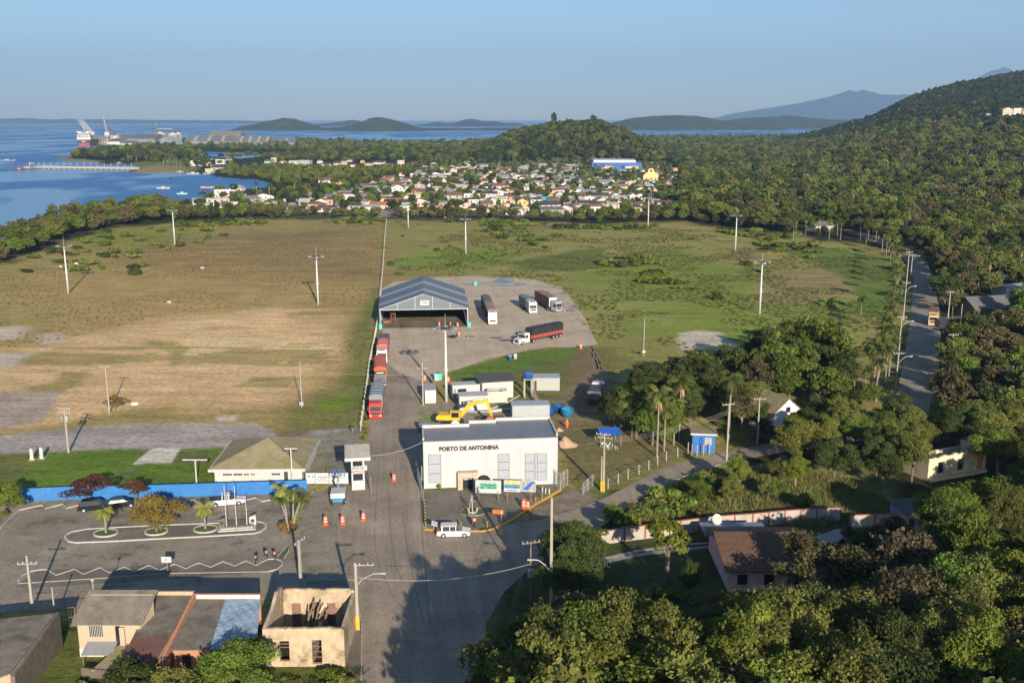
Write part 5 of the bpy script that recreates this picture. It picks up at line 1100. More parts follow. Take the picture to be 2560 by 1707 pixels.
for i, (a, b, l) in enumerate(((766, 789, 'left white board of the gate fence with a small blue crest'), (790, 823, 'middle white board of the gate fence with a dark wave drawing'), (824, 872, 'right white board of the gate fence next to the tower'))):
    A, rz, Wd = frame(a, 1211, b, 1210.5); t = thing('sign_board', l, 'sign', A, rz); h1 = 1.9; MB().box(0, Wd-.05, -.03, .03, .15, h1).build('board', signwhite, t)
    MB().box(-.06, 0, -.04, .05, 0, h1+.15).build('post', steel, t)
    if i == 1:
        mb = MB()
        for k in range(3): mb.path([(.35+k*.5, -.05, .85), (.5+k*.5, -.05, 1.3), (.68+k*.5, -.05, 1.35), (.75+k*.5, -.05, .95)], .035, 5)
        mb.box(.3, 1.9, -.04, -.031, .6, .66); mb.build('emblem', inkdark, t)
    if i == 0: MB().box(.25, .55, -.04, -.031, 1.2, 1.4).box(.9, 1.3, -.04, -.031, 1.22, 1.36).build('emblem', inkblue, t)
    if i == 2: MB().box(.4, 1.4, -.04, -.031, 1.1, 1.35).build('emblem', inkdark, t)
# ---------------------------------------------------------------- mossy roofed house
A, rz, Wd = frame(524, 1210, 763, 1208); t = thing('customs_house', 'low white house under a broad mossy hipped roof behind the blue wall', 'house', A, rz); D = 14.5; z0 = hgt(524, 1210, 1175)
MB().box(0.6, Wd-.6, .9, D-.6, -.2, z0-.3).build('wall', white, t); MB().box(-.1, Wd+.1, -.1, D+.1, z0-.3, z0+.12).build('eaves_band', white, t)
ap = (Wd*.53, D*.5, z0+2.9); mb = MB(); c = [(0, 0, z0+.1), (Wd, 0, z0+.1), (Wd, D, z0+.1), (0, D, z0+.1), ap]; mb.add(c, [(0, 1, 4), (1, 2, 4), (2, 3, 4), (3, 0, 4)]); r_ = mb.build('roof', mossroof, t)
mb = MB()
for q in c[:4]: mb.tube(q, ap, .12, n=6)
mb.build('ridge_tiles', mat('ridge_tile', (.17, .14, .09), .9, .2, 2), r_)
for q0, q1 in ((.13, .22), (.24, .33), (.35, .40), (.42, .46), (.64, .73)):
    w_ = MB().box(q0*Wd, q1*Wd, .86, .95, 1.1, z0-.9).build('window', dark, t); MB().box(q0*Wd-.08, q1*Wd+.08, .8, .859, 1.0, 1.1).build('sill', offwhite, w_)
    mb = MB(); [mb.box(x-.02, x+.02, .845, .8599, 1.1, z0-.9) for x in [q0*Wd+(q1-q0)*Wd*f for f in (.2, .4, .6, .8)]]; mb.build('bars', white, w_)
MB().box(Wd*.77, Wd*.81, .86, .95, 0, 2.1).build('door', darkmetal, t)
for i, px in enumerate((118, 0)): pass
for px, l in ((225, 'left'), (290/2.735+0, 'x')): pass
t1 = thing('stone_post', 'left one of the two stacked stone gate posts on the lawn', 'gate post', P(81, 1149), .1)
R_ = random.Random(2)
o = MB()
for k in range(7): o.cb(R_.uniform(-.05, .05), 0, .15+k*.28, .5+R_.uniform(-.06, .06), .5, .26, R_.uniform(-.1, .1))
o.build('shaft', offwhite, t1); MB().cb(0, 0, .02, 1.1, .9, .12).build('base', concrete, t1); dup(t1, P(105, 1146), .15, 'right one of the two stacked stone gate posts on the lawn')
# ---------------------------------------------------------------- kerbs of the car park
kw = mat('kerb_white', (.44, .43, .39), .8, .12, 1.5, dirt=.55, dcol=(.22, .2, .16)); ky = mat('kerb_yellow', (.56, .33, .05), .8, .14, 1.5, dirt=.35, dcol=(.25, .18, .08))
Zd = lambda L_: [(a/2.735, 1060+b/2.735) for a, b in L_]
def kerb(name, pl, m, w_=.22, h=.14, label=None, closed=False): 
    q = W(pl); q = q+[q[0]] if closed else q; return struct(name, MB().strip(q, w_, -.1, h), m)
kerb('zigzag_kerb', Zd([(130, 590), (290, 555), (310, 580), (430, 548), (455, 578), (560, 550), (600, 545), (760, 570), (905, 545), (925, 562), (1100, 545), (1325, 520), (1355, 543), (1500, 512), (1560, 525), (1640, 532), (1750, 505), (1790, 530), (1850, 520)]), kw, .15)
kerb('kerb', Zd([(0, 715), (60, 650), (130, 590)]), kw, .14)
kerb('island_kerb', [(163, 1345), (166, 1337), (180, 1330), (219, 1323), (330, 1317), (440, 1312), (560, 1308), (643, 1305), (657, 1307), (665, 1312), (664, 1320), (652, 1329), (636, 1334), (520, 1341), (400, 1347), (290, 1353), (190, 1357), (172, 1354)], kw, .26, .16, closed=True)
kerb('lower_zigzag_kerb', Zd([(125, 1072), (150, 1040), (200, 1010), (260, 998), (320, 995), (385, 1035), (510, 993), (570, 1028), (685, 982), (750, 1018), (850, 978), (920, 1010), (1020, 967), (1090, 1000), (1195, 958), (1270, 990), (1360, 950), (1440, 980), (1525, 940), (1605, 972), (1680, 935), (1750, 968), (1830, 925), (1880, 922), (1925, 935), (1932, 962), (1890, 995), (1830, 1010)]), kw, .1, .12)
kerb('lower_kerb', Zd([(125, 1092), (700, 1055), (1150, 1022), (1830, 1010)]), mat('kerb_grey', (.33, .29, .23), .85, .15, 1), .12, .12)
kerb('yellow_kerb', [(1063, 1323), (1097, 1327.5), (1150, 1329), (1207, 1328), (1237, 1321), (1262, 1310), (1282, 1299), (1310, 1280), (1338, 1262), (1370, 1243), (1401, 1225)], ky, .42, .16)
kerb('road_kerb', [(1058, 1226), (1060, 1270), (1063, 1323)], concrete, .15, .12)
kerb('road_kerb_side', [(1420, 1370), (1508, 1312), (1608, 1241), (1710, 1191), (1800, 1161)], mat('kerb_grey', (.33, .29, .23)), .15, .1)
kerb('street_kerb', [(764, 1452), (888, 1450), (893, 1500), (905, 1560), (903, 1700)], concrete, .15, .12)
struct('grass_triangle', MB().poly([tuple(P(a, b, .07)) for a, b in ((694, 1392), (720, 1363), (722, 1378), (710, 1397))]), mat('kerb_grass', (.09, .12, .03), .95, .3, 1))
struct('grass_wedge', MB().poly([tuple(P(a, b, .07)) for a, b in ((715, 1320), (738, 1312), (724, 1340))]), mat('kerb_grass', (.09, .12, .03)))
kerb('triangle_kerb', [(694, 1392), (720, 1363), (722, 1378), (710, 1397)], kw, .1, .12); kerb('wedge_kerb', [(715, 1318), (722, 1340), (738, 1312)], kw, .1, .12); kerb('gate_kerb', [(736, 1256), (742, 1275), (748, 1274), (752, 1250)], kw, .1, .12); kerb('gate_kerb_curve', [(755, 1247), (775, 1240), (783, 1228)], kw, .12, .12)
def bed(cx, cy_, rx, m=kw, nm='planting_bed'):
    c = P(cx, cy_); n = 28; pl = [(c.x+rx*math.cos(2*math.pi*i/n), c.y+rx*.82*math.sin(2*math.pi*i/n)) for i in range(n)]; struct(nm, MB().poly([(a, b, .17) for a, b in pl]), mat('kerb_grass', (.09, .12, .03))); struct(nm+'_kerb', MB().strip(pl+[pl[0]], .2, -.05, .24), m)
bed(265, 1334, 1.55); bed(391, 1330, 1.5); bed(514, 1324, 1.55); bed(1182, 1281, 1.9, mat('stone_ring', (.20, .19, .15), .9, .3, 2), 'anchor_bed')
# flag platform, flagpoles and memorial stones
t = thing('flag_platform', 'stepped grey platform with pale edges at the right end of the island', 'platform', P(545, 1331)); A, rz, Wd = frame(542, 1332, 636, 1326); t.rotation_euler = (0, 0, rz)
MB().box(0, Wd, 0, 3.2, 0, .22).build('lower_step', kw, t); MB().box(.35, Wd-.35, .35, 3.2, .22, .42).build('upper_step', concrete, t); MB().box(.75, Wd-.75, .75, 3.2, .42, .44).build('floor', m_dark, t)
for px, py, pt, l in ((567, 1322, 1216, 'left'), (592, 1320, 1216, 'middle'), (618, 1318, 1243, 'right, shortest')):
    H = hgt(px, py, pt); t = thing('flagpole', 'bare pale flagpole on the stepped platform, '+l+' of the three', 'flagpole', P(px, py), 0); MB().tube((0, 0, .4), (0, 0, H), .07, .04, n=8).build('pole', offwhite, t); MB().ell((0, 0, H+.05), (.09, .09, .09)).build('finial', steel, t)
for px, py, pt, m_, l in ((633, 1312, 1286, white, 'white memorial stone with a sloped top at the right of the flag platform'), (556, 1316, 1293, mat('dark_stone', (.12, .12, .10), .8, .2, 2), 'dark weathered memorial stone at the left of the flag platform')):
    H = hgt(px, py, pt); t = thing('memorial_stone', l, 'memorial', P(px, py), .1); MB().prism([(-.45, 0), (.45, 0), (.45, H), (-.45, H*.82)], 'y', -.3, .3).build('stone', m_, t); MB().box(-.25, .25, -.33, -.3, H*.35, H*.65).build('plaque', darkmetal, t)
# ---------------------------------------------------------------- anchor monument
t = thing('anchor_monument', 'pale ship anchor standing on end with its chain in the round bed', 'monument', P(1182, 1287)+Vector((0, 0, .15)), .2); t.scale = (.68, .68, .78); H = 3.3; am = mat('anchor_paint', (.36, .34, .29), .6, .15, 2, dirt=.3)
MB().tube((0, 0, .2), (-.15, .1, H), .14, .10, n=8).build('shank', am, t); MB().path([(-1., 0, .95), (-.75, 0, .4), (0, 0, .15), (.75, 0, .4), (1., 0, .95)], .15, 8).build('arms', am, t)
for s in (-1, 1): MB().prism([(s*1.15, .7), (s*.7, .85), (s*1.02, 1.4)], 'y', -.2, .2).build('fluke', am, t)
MB().tube((-.8, .5, H*.78), (.5, -.3, H*.78), .07, n=6).build('stock', am, t); mb = MB(); mb.path([(-.15+.22*math.cos(a*.7), .1, H+.1+.22*math.sin(a*.7)) for a in range(10)], .05, 6); mb.build('ring', am, t)
MB().path([(-.15, .1, H), (-.6, -.2, H*.6), (-.9, -.5, .8), (-1.1, -.4, .1), (-.3, -.8, .08), (.8, -.7, .08)], .07, 6).build('chain', am, t)
# ---------------------------------------------------------------- signs
def board(name, label, a, b, ytop, ybot, feet, th=.08, m=signwhite, cat='billboard'):
    A, rz, Wd = frame(*a, *b); h0, h1 = hgt(*a, ybot), hgt(*a, ytop); t = thing(name, label, cat, A, rz); bd = MB().box(0, Wd, -th/2, th/2, h0, h1).build('board', m, t)
    for f in feet: MB().box(f*Wd-.06, f*Wd+.06, th/2, th/2+.12, 0, h1-.1).build('post', wood, t)
    return t, bd, Wd, h0, h1
t, bd, Wd, h0, h1 = board('billboard', 'white works billboard with a green and dark blue title before the office', (1189, 1252), (1253, 1254), 1199, 1231, (.12, .9))
hh = h1-h0; g_ = MB().add([(Wd*.16, -.055, h0+hh*.36), (Wd*.84, -.055, h0+hh*.33), (Wd*.86, -.055, h0+hh*.72), (Wd*.15, -.055, h0+hh*.78), (Wd*.16, -.045, h0+hh*.36), (Wd*.84, -.045, h0+hh*.33), (Wd*.86, -.045, h0+hh*.72), (Wd*.15, -.045, h0+hh*.78)], [(0, 1, 2, 3), (7, 6, 5, 4), (0, 4, 5, 1), (1, 5, 6, 2), (2, 6, 7, 3), (3, 7, 4, 0)]).build('colour_band', mat('band_green', (.12, .55, .10), .6, .1), bd)
text_part('lettering', 'PARANÁ', .62, inkblue, bd, (Wd*.5, -.07, h0+hh*.54), wfit=Wd*.60, bold=.035, ex=.01); text_part('lettering', 'EM OBRAS', .48, inkblue, bd, (Wd*.5, -.07, h0+hh*.34), wfit=Wd*.62, bold=.035, ex=.01)
MB().box(Wd*.22, Wd*.78, -.05, -.041, h0+hh*.88, h0+hh*.92).box(Wd*.05, Wd*.2, -.05, -.041, h0+hh*.08, h0+hh*.14).box(Wd*.8, Wd*.95, -.05, -.041, h0+hh*.08, h0+hh*.14).build('small_print', greymetal, bd)
t, bd, Wd, h0, h1 = board('billboard', 'picture board showing blue water structures, right of the works billboard', (1260, 1254.5), (1300, 1256), 1199, 1228, (.22,))
hh = h1-h0; MB().box(.05, Wd-.03, -.05, -.041, h0+hh*.45, h1-.05).build('picture_sky', mat('pic_yellow', (.45, .42, .20), .6, .4, 1.2), bd); MB().box(.05, Wd-.03, -.052, -.043, h0+hh*.30, h0+hh*.62).build('picture_water', mat('pic_blue', (.06, .20, .34), .6, .6, 2), bd); MB().box(.4, Wd*.8, -.05, -.041, h0+hh*.1, h0+hh*.16).build('small_print', inkblue, bd)
t, bd, Wd, h0, h1 = board('billboard', 'picture board with a slanting blue shape, farthest right before the office', (1300.3, 1256), (1339, 1257.5), 1200, 1228, (.7,))
hh = h1-h0; MB().box(.03, Wd-.05, -.05, -.041, h0+.05, h1-.05).build('picture_ground', mat('pic_grey', (.33, .32, .30), .6, .5, 1.5), bd); MB().add([(Wd*.15, -.058, h0+hh*.2), (Wd*.45, -.058, h0+hh*.12), (Wd*.95, -.058, h0+hh*.9), (Wd*.7, -.058, h0+hh*.92)], [(0, 1, 2, 3)]).build('picture_shape', mat('pic_deep_blue', (.03, .12, .45), .6, .2), bd)
t, bd, Wd, h0, h1 = board('direction_sign', 'orange direction sign on two pale posts beside the anchor bed', (1228, 1306), (1258, 1308), 1273, 1283, (.1, .85), m=mat('sign_orange', (.70, .13, .02), .5, .06))
MB().box(Wd*.84, Wd*.96, -.05, -.041, h0+.12, h1-.12).build('symbol', signwhite, bd); text_part('lettering', 'Porto', .34, signwhite, bd, (Wd*.16, -.05, h0+.25), wfit=Wd*.22, bold=.02, ex=.005)
t, bd, Wd, h0, h1 = board('notice_board', 'white notice board on one post at the lower zigzag kerb', (406, 1433), (431, 1433), 1391, 1405.5, (.55,)); MB().box(Wd*.4, Wd*.62, -.05, -.041, h0+.35, h0+.45).build('small_print', inkblue, bd)
# ---------------------------------------------------------------- cones, barrels, bollards, drums, bins
def cone_proto(label, p, s=1.0, group='traffic cones around the gate'):
    t = thing('traffic_cone', label, 'traffic cone', p, rnd.uniform(0, 1.5), group); MB().box(-.3, .3, -.3, .3, 0, .06).build('base', orange, t)
    o = MB().lathe([(.24, .06), (.20, .6), (.17, .95), (.08, 1.0)], n=14).build('body', orange, t); MB().lathe([(.225, .35), (.212, .5)], n=14).lathe([(.2, .65), (.187, .8)], n=14).build('band', white, o); t.scale = (s, s, s); return t
c0 = cone_proto('orange barrel cone in the lane between gate tower and office', P(985, 1202), 1.25)
for px, py, l, s in ((856.5, 1310, 'orange and white barrel cone, middle of the three below the blue wall gate', 1.35), (908.6, 1301, 'orange barrel cone nearest the main road, right of the three', 1.3), (814, 1311, 'orange and white barrel cone farthest left of the three', 1.35), (1309, 1271, 'taller orange barrel leaning beside its twin at the yellow kerb', 1.5), (1319.5, 1271, 'squatter orange barrel at the yellow kerb near the striped posts', 1.25),
                  (1452, 872, 'orange cone at the right corner of the truck yard', 1.4), (1411, 779, 'orange cone by the puddle near the silver cab', 1.0), (1144, 817, 'orange cone in front of the right hall post', 1.3), (1098, 815, 'orange and white cone left of the light mast lamps', 1.2), (1126, 812, 'small orange cone inside the hall mouth', .9), (1147.5, 840, 'orange cone beside the dark oil patch', 1.2), (1121, 955, 'white and orange barrel at the foot of the cabins lawn', 1.3), (1062, 952, 'leaning orange cone by the roadside pole', 1.4)):
    dup(c0, P(px, py), rnd.uniform(0, 1.5), l, s)
tag(MB().lathe([(.5, 0), (.55, .3), (.35, .5), (.1, .55)], n=10).build('hose_coil', orange), 'heap of orange netting beside the green bins', 'netting').location = P(1095, 937)
bl0 = None; ystr = yellowp
for i in range(8):
    p = P(1060.7+i*.5, 1262+i*8)
    if bl0 is None:
        bl0 = thing('striped_bollard', 'first striped bollard in the row, nearest the office corner', 'bollard', p, 0, 'striped bollards at the left forecourt edge'); MB().tube((0, 0, 0), (0, 0, 1.0), .09, n=10).build('post', black, bl0); b_ = MB(); [b_.tube((0, 0, z), (0, 0, z+.16), .095, n=10, cap=True) for z in (.1, .42, .74)]; b_.build('stripes', yellowp, bl0)
    else: dup(bl0, p, 0, ['', 'second', 'third', 'fourth', 'fifth', 'sixth', 'seventh', 'last, kerb end'][i]+' striped bollard in the row down from the office corner')
for px, py, l in ((1084, 1321, 'striped bollard just behind the white estate car'), (1152, 1318, 'striped bollard between the white car and the hi vis worker'), (1218, 1318, 'striped bollard right of the hi vis worker by the kerb bend'), (1339, 1256, 'striped bollard right of the orange barrels'), (1355, 1248, 'striped bollard farthest up the yellow kerb')): dup(bl0, P(px, py), 0, l, group='single striped bollards along the yellow kerb')
for px, py, o_ in ((1356, 1232, 'left'), (1364, 1235, 'middle'), (1373, 1236, 'right')): 
    t = thing('white_post', o_+' short white post of the little cluster near the yellow kerb', 'post', P(px, py), 0, 'white posts near the yellow kerb'); MB().tube((0, 0, 0), (0, 0, .9), .1, n=8).build('post', white, t); MB().lathe([(.12, .9), (.05, 1.0)], n=8).build('cap', yellowp, t)
def bin_(px, py, m, l, s=1.):
    t = thing('waste_bin', l, 'bin', P(px, py), .2); MB().prism([(-.3*s, 0), (.3*s, 0), (.38*s, 1.0*s), (-.38*s, 1.0*s)], 'y', -.35*s, .35*s).build('body', m, t); MB().box(-.4*s, .4*s, -.4*s, .38*s, 1.0*s, 1.1*s).build('lid', m, t)
bin_(951, 822, teal, 'teal bin at the left front post of the hall', 1.3); bin_(1172, 817, teal, 'teal bin at the right front post of the hall', 1.3); bin_(1099, 949, teal, 'right one of two pale green bins behind the roadside cabins', 1.4); bin_(1091, 950, mat('pale_teal', (.25, .48, .42), .6, .1), 'left, paler one of two bins behind the roadside cabins', 1.4); bin_(1188, 714, teal, 'small teal bin at the far edge of the truck yard', 1.3)
for px, py, m_, l in ((1275.6, 901, blueplastic, 'blue drum with a white lid at the grass edge of the yard'), (1288, 897, offwhite, 'pale upright drum beside the blue one')):
    t = thing('drum', l, 'drum', P(px, py)); MB().lathe([(.42, 0), (.44, 1.15), (.4, 1.2)], n=14).build('body', m_, t, True); MB().lathe([(.43, 1.2), (.43, 1.27), (.05, 1.3)], n=14).build('lid', white, t)
# wooden rack in the hall mouth, dark tank in yard
t = thing('ladder_rack', 'rusty brown steel rack standing in the left side of the hall mouth', 'rack', P(978, 811), rz); rust = mat('rust', (.20, .095, .06), .8, .25, 2)
mb = MB(); [mb.tube((x, y, 0), (x, y, 3.2), .07, n=6) for x in (0, 1.2) for y in (0, 1.6)]; mb.build('frame', rust, t); mb = MB(); [mb.box(0, 1.2, -.05, .05, z, z+.12) for z in (.4, 1., 1.6, 2.2, 2.8, 3.1)]; mb.box(-2.2, -.2, .2, 1.4, .3, 1.1); mb.build('rungs', rust, t)
# puddles
pud = bpy.data.materials.new('puddle_water'); pud.use_nodes = True; b_ = pud.node_tree.nodes['Principled BSDF']; b_.inputs['Base Color'].default_value = (.035, .045, .06, 1); b_.inputs['Roughness'].default_value = .04
oil = mat('oil_stain', (.045, .04, .032), .5, .3, 1.)
def puddle(px, py, rx, ry, m, nm='puddle', seed=0):
    c = P(px, py); R = random.Random(px); n = 26; a0 = R.random()*6; mb = MB(); mb.poly([(c.x+rx*math.cos(2*math.pi*i/n)*(1+.25*math.sin(3*2*math.pi*i/n+a0)+R.uniform(-.12, .12)), c.y+ry*math.sin(2*math.pi*i/n)*(1+.25*math.sin(2*2*math.pi*i/n+a0)+R.uniform(-.12, .12)), .095) for i in range(n)]); struct(nm, mb, m)
for a in ((1131, 842, 1.4, 1.8, oil, 'oil_patch'), (1174, 842, 1.2, 1.1, pud), (1256, 703, 3.2, 4.5, pud), (1262, 715, 5.5, 1.0, pud), (1300, 710, 2.2, 1.6, pud), (1170, 711, 1.8, 1.6, pud), (1135, 712, 1.6, .6, pud), (1365, 730, 1.8, 1.2, pud), (1417, 777, 2.0, 1.6, pud), (1400, 776, 1.2, 1.0, oil, 'oil_patch'), (1268, 851, 2.2, 1.0, oil, 'oil_patch'), (1240, 845, 1.8, .6, oil, 'oil_patch'), (1438, 764, .8, .8, pud)): puddle(*a)
# ---------------------------------------------------------------- people
skin = mat('skin', (.35, .20, .13), .6, .08)
def skinned(name, pts, edges, rad, m, parent, root=0):
    me = bpy.data.meshes.new(name); me.from_pydata(pts, edges, []); me.materials.append(m); o = bpy.data.objects.new(name, me); C.objects.link(o); o.parent = parent; KIDS.setdefault(parent.name, []).append(o)
    md = o.modifiers.new('skin', 'SKIN'); 
    if not me.skin_vertices: me.attributes
    bpy.context.view_layer.objects.active = o
    if not me.skin_vertices:
        with bpy.context.temp_override(object=o, active_object=o): bpy.ops.mesh.customdata_skin_add()
    for i, r in enumerate(rad): me.skin_vertices[0].data[i].radius = (r, r)
    me.skin_vertices[0].data[root].use_root = True; sb = o.modifiers.new('sub', 'SUBSURF'); sb.levels = 1; sb.render_levels = 1; return o
def person(label, px, py, rzz, top, legs, step=.12, hair=None, hat=None, vest=None, arm=(.1, .1)):
    t = thing('person', label, 'person', P(px, py), rzz)
    J = {'pel': (0, 0, .95), 'chest': (0, -.02, 1.30), 'neck': (0, -.02, 1.48), 'head0': (0, -.03, 1.58), 'head1': (0, -.03, 1.68)}
    for s, n in ((-1, 'l'), (1, 'r')):
        J[n+'hip'] = (s*.1, 0, .92); J[n+'knee'] = (s*.11, -s*step*.6-.03, .5); J[n+'ank'] = (s*.11, -s*step, .09); J[n+'toe'] = (s*.12, -s*step-.17, .04)
        J[n+'sho'] = (s*.19, 0, 1.42); J[n+'elb'] = (s*.26, .02+s*arm[0], 1.14); J[n+'wri'] = (s*.28, -.1+s*arm[0]*1.5, .90); J[n+'palm'] = (s*.28, -.13+s*arm[0]*1.5, .83)
        for k, dx in enumerate((-.03, -.01, .01, .03)): J[n+'f%d' % k] = (s*.28+dx*.3, -.13+s*arm[0]*1.5+dx, .76+abs(dx)*.4)
        J[n+'th'] = (s*.25, -.17+s*arm[0]*1.5, .82)
    E = [('pel', 'chest'), ('chest', 'neck'), ('neck', 'head0'), ('head0', 'head1')]
    for n in 'lr': E += [('pel', n+'hip'), (n+'hip', n+'knee'), (n+'knee', n+'ank'), (n+'ank', n+'toe'), ('chest', n+'sho'), (n+'sho', n+'elb'), (n+'elb', n+'wri'), (n+'wri', n+'palm'), (n+'palm', n+'th')]+[(n+'palm', n+'f%d' % k) for k in range(4)]
    rad = {'pel': .13, 'chest': .15, 'neck': .055, 'head0': .085, 'head1': .095, 'hip': .09, 'knee': .06, 'ank': .04, 'toe': .035, 'sho': .06, 'elb': .04, 'wri': .028, 'palm': .03, 'th': .01}
    ks = list(J); R = lambda k: rad.get(k, rad.get(k[1:], .009)); skinned('body', [J[k] for k in ks], [(ks.index(a), ks.index(b)) for a, b in E], [R(k) for k in ks], skin, t)
    kt = ['pel', 'chest', 'lsho', 'rsho', 'lelb', 'relb', 'lwri', 'rwri']; skinned('shirt', [J[k] for k in kt], [(0, 1), (1, 2), (1, 3), (2, 4), (3, 5), (4, 6), (5, 7)], [.155, .175, .085, .085, .062, .062, .045, .045], top, t)
    kt = ['pel', 'lhip', 'rhip', 'lknee', 'rknee', 'lank', 'rank']; skinned('trousers', [J[k] for k in kt], [(0, 1), (0, 2), (1, 3), (2, 4), (3, 5), (4, 6)], [.16, .115, .115, .085, .085, .065, .065], legs, t)
    if vest: skinned('vest', [J['pel'], J['chest'], (0, -.02, 1.42)], [(0, 1), (1, 2)], [.17, .19, .15], vest, t)
    MB().ell((0, -.02, 1.70), (.11, .125, .12), 12, 8).build('helmet' if hat else 'hair', hat or black, t, True); return t
navy = mat('navy_cloth', (.03, .035, .06), .9, .15); khaki = mat('khaki_cloth', (.22, .18, .12), .9, .15); hiv = mat('hi_vis_orange', (.85, .16, .02), .8, .1); hivy = mat('hi_vis_yellow', (.62, .72, .08), .8, .1)
person('worker in orange overalls and a yellow helmet standing beyond the office', 1417.5, 1071, .4, hiv, hiv, .05, hat=yellowp)
person('person in a yellow vest and dark trousers standing behind the yellow kerb', 1186, 1320, .2, redp, navy, .04, vest=hivy)
person('person in dark clothes and shorts walking on the gravel by the fence', 881, 1082, 2.6, navy, khaki, .2)
person('person in blue overalls standing at the right end of the blue wall', 762, 1230, 0, mat('blue_cloth', (.05, .15, .40), .9, .1), mat('blue_cloth', (.05, .15, .40)), .03)
person('worker in a pale shirt bending near the roof edge of the office by the sand', 1380, 1078, 1., offwhite, navy, .05, hat=white)
# ---------------------------------------------------------------- roofless ruin at the lower left
A, rz, Wd = frame(655.5, 1573, 859, 1572, 4.2); A.z = 0; t = thing('ruined_house', 'roofless ruined house with ochre walls and fallen beams at the street corner', 'ruin', A, rz); D = 8.2; Hh = 4.2; th = .35
def wall_open(x0, x1, y, h, holes, th=.35, axis='x', rag=0):
    """wall along x at y with real openings"""
    mb = MB(); cur = x0
    for a, b, z0, z1 in holes:
        mb.box(cur, a, y, y+th, -.5, h); mb.box(a, b, y, y+th, z1, h)
        if z0 > 0: mb.box(a, b, y, y+th, -.5, z0)
        cur = b
    mb.box(cur, x1, y, y+th, -.5, h); x = x0
    while rag and x < x1-.3: w_ = rnd.uniform(.25, .9); mb.box(x, min(x+w_, x1), y+.01, y+th-.01, h, h+rnd.uniform(.01, rag)); x += w_
    return mb
wall_open(0, Wd, 0, Hh, [(Wd*.20, Wd*.32, .6, 2.9), (Wd*.60, Wd*.72, .3, 3.0)], rag=.16).build('near_wall', plaster_old, t)
wall_open(0, Wd, D, Hh+.2, [(Wd*.15, Wd*.27, .1, 2.9), (Wd*.38, Wd*.49, .1, 2.9), (Wd*.62, Wd*.73, .1, 2.9), (Wd*.82, Wd*.94, .1, 2.9)], rag=.2).build('street_wall', plaster_old, t)
mb = MB(); mb.prism([(th, -.5), (D, -.5), (D, Hh+.7), (D*.72, Hh+1.2), (D*.45, Hh+.4), (th, Hh+.1)], 'x', 0, th); mb.build('left_wall', plaster_old, t); MB().box(Wd-th, Wd, th, D, -.5, Hh-.05).build('right_wall', plaster_old, t)
dw = mat('old_door_wood', (.20, .115, .09), .85, .25, 2)
for a, b in ((.15, .27), (.38, .49), (.62, .73)): MB().box(Wd*a+.03, Wd*b-.03, D+.1, D+.2, .1, 2.88).build('door', dw, t)
o = MB().box(Wd*.82+.03, Wd*.94-.03, D+.1, D+.2, .1, 1.4).build('broken_door', dw, t)
mb = MB(); [mb.box(Wd*.60+.03, Wd*.72-.03, .1, .15, z, z+.07) for z in (1.0, 1.6, 2.2)]; [mb.box(Wd*.20+.03, Wd*.32-.03, .1, .15, z, z+.07) for z in (2.1, 2.5, 2.85)]; mb.build('window_frame', wood, t)
MB().box(Wd*.55, Wd*.60, th+.01, D-.01, -.5, 1.8).build('inner_wall', plaster_old, t)
R_ = random.Random(5); mb = MB()
for k in range(17): x = Wd*.5+R_.uniform(-.5, 1.2); mb.tube((x+R_.uniform(-2.0, .4), R_.uniform(2, 5), R_.uniform(-.1, .4)), (x+R_.uniform(-.2, .7), R_.uniform(5, 7.6), R_.uniform(2.2, 4.1)), .09, n=5)
mb.build('fallen_beams', wood, t)
mb = MB(); [mb.box(Wd*q, Wd*q+.35, D+.05, D+.3, Hh+.2, Hh+.34) for q in (.77, .81, .85, .89)]; mb.build('cornice', concrete, t)
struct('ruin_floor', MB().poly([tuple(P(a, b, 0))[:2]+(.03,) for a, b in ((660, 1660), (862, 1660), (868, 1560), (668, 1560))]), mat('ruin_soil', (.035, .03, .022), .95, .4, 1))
keepoff(A.x+Wd/2, A.y+D/2, 6.5)
# ---------------------------------------------------------------- house with sheet roof and blue tarpaulin
zr = 4.0; s0 = P(489.6, 1497, zr); s1 = P(652, 1494, zr); e0 = P(426, 1623, 2.8); e1 = P(640, 1625, 2.8)
t = thing('tarp_roof_house', 'long terrace house half roofed in grey sheets and half in blue tarpaulin', 'house', (e0.x, e0.y, 0)); O = Vector((e0.x, e0.y, 0)); L4 = lambda v: tuple(v-O)
m0 = s0.lerp(s1, .46); m1 = e0.lerp(e1, .46)
def slab(a, b, c, d, th, m, name, parent):
    mb = MB(); lo = [(x, y, z-th) for x, y, z in (a, b, c, d)]; mb.add([a, b, c, d]+lo, [(0, 1, 2, 3), (7, 6, 5, 4), (0, 4, 5, 1), (1, 5, 6, 2), (2, 6, 7, 3), (3, 7, 4, 0)]); return mb.build(name, m, parent)
slab(L4(e0), L4(m1), L4(m0), L4(s0), .08, asbestos, 'sheet_roof', t); 
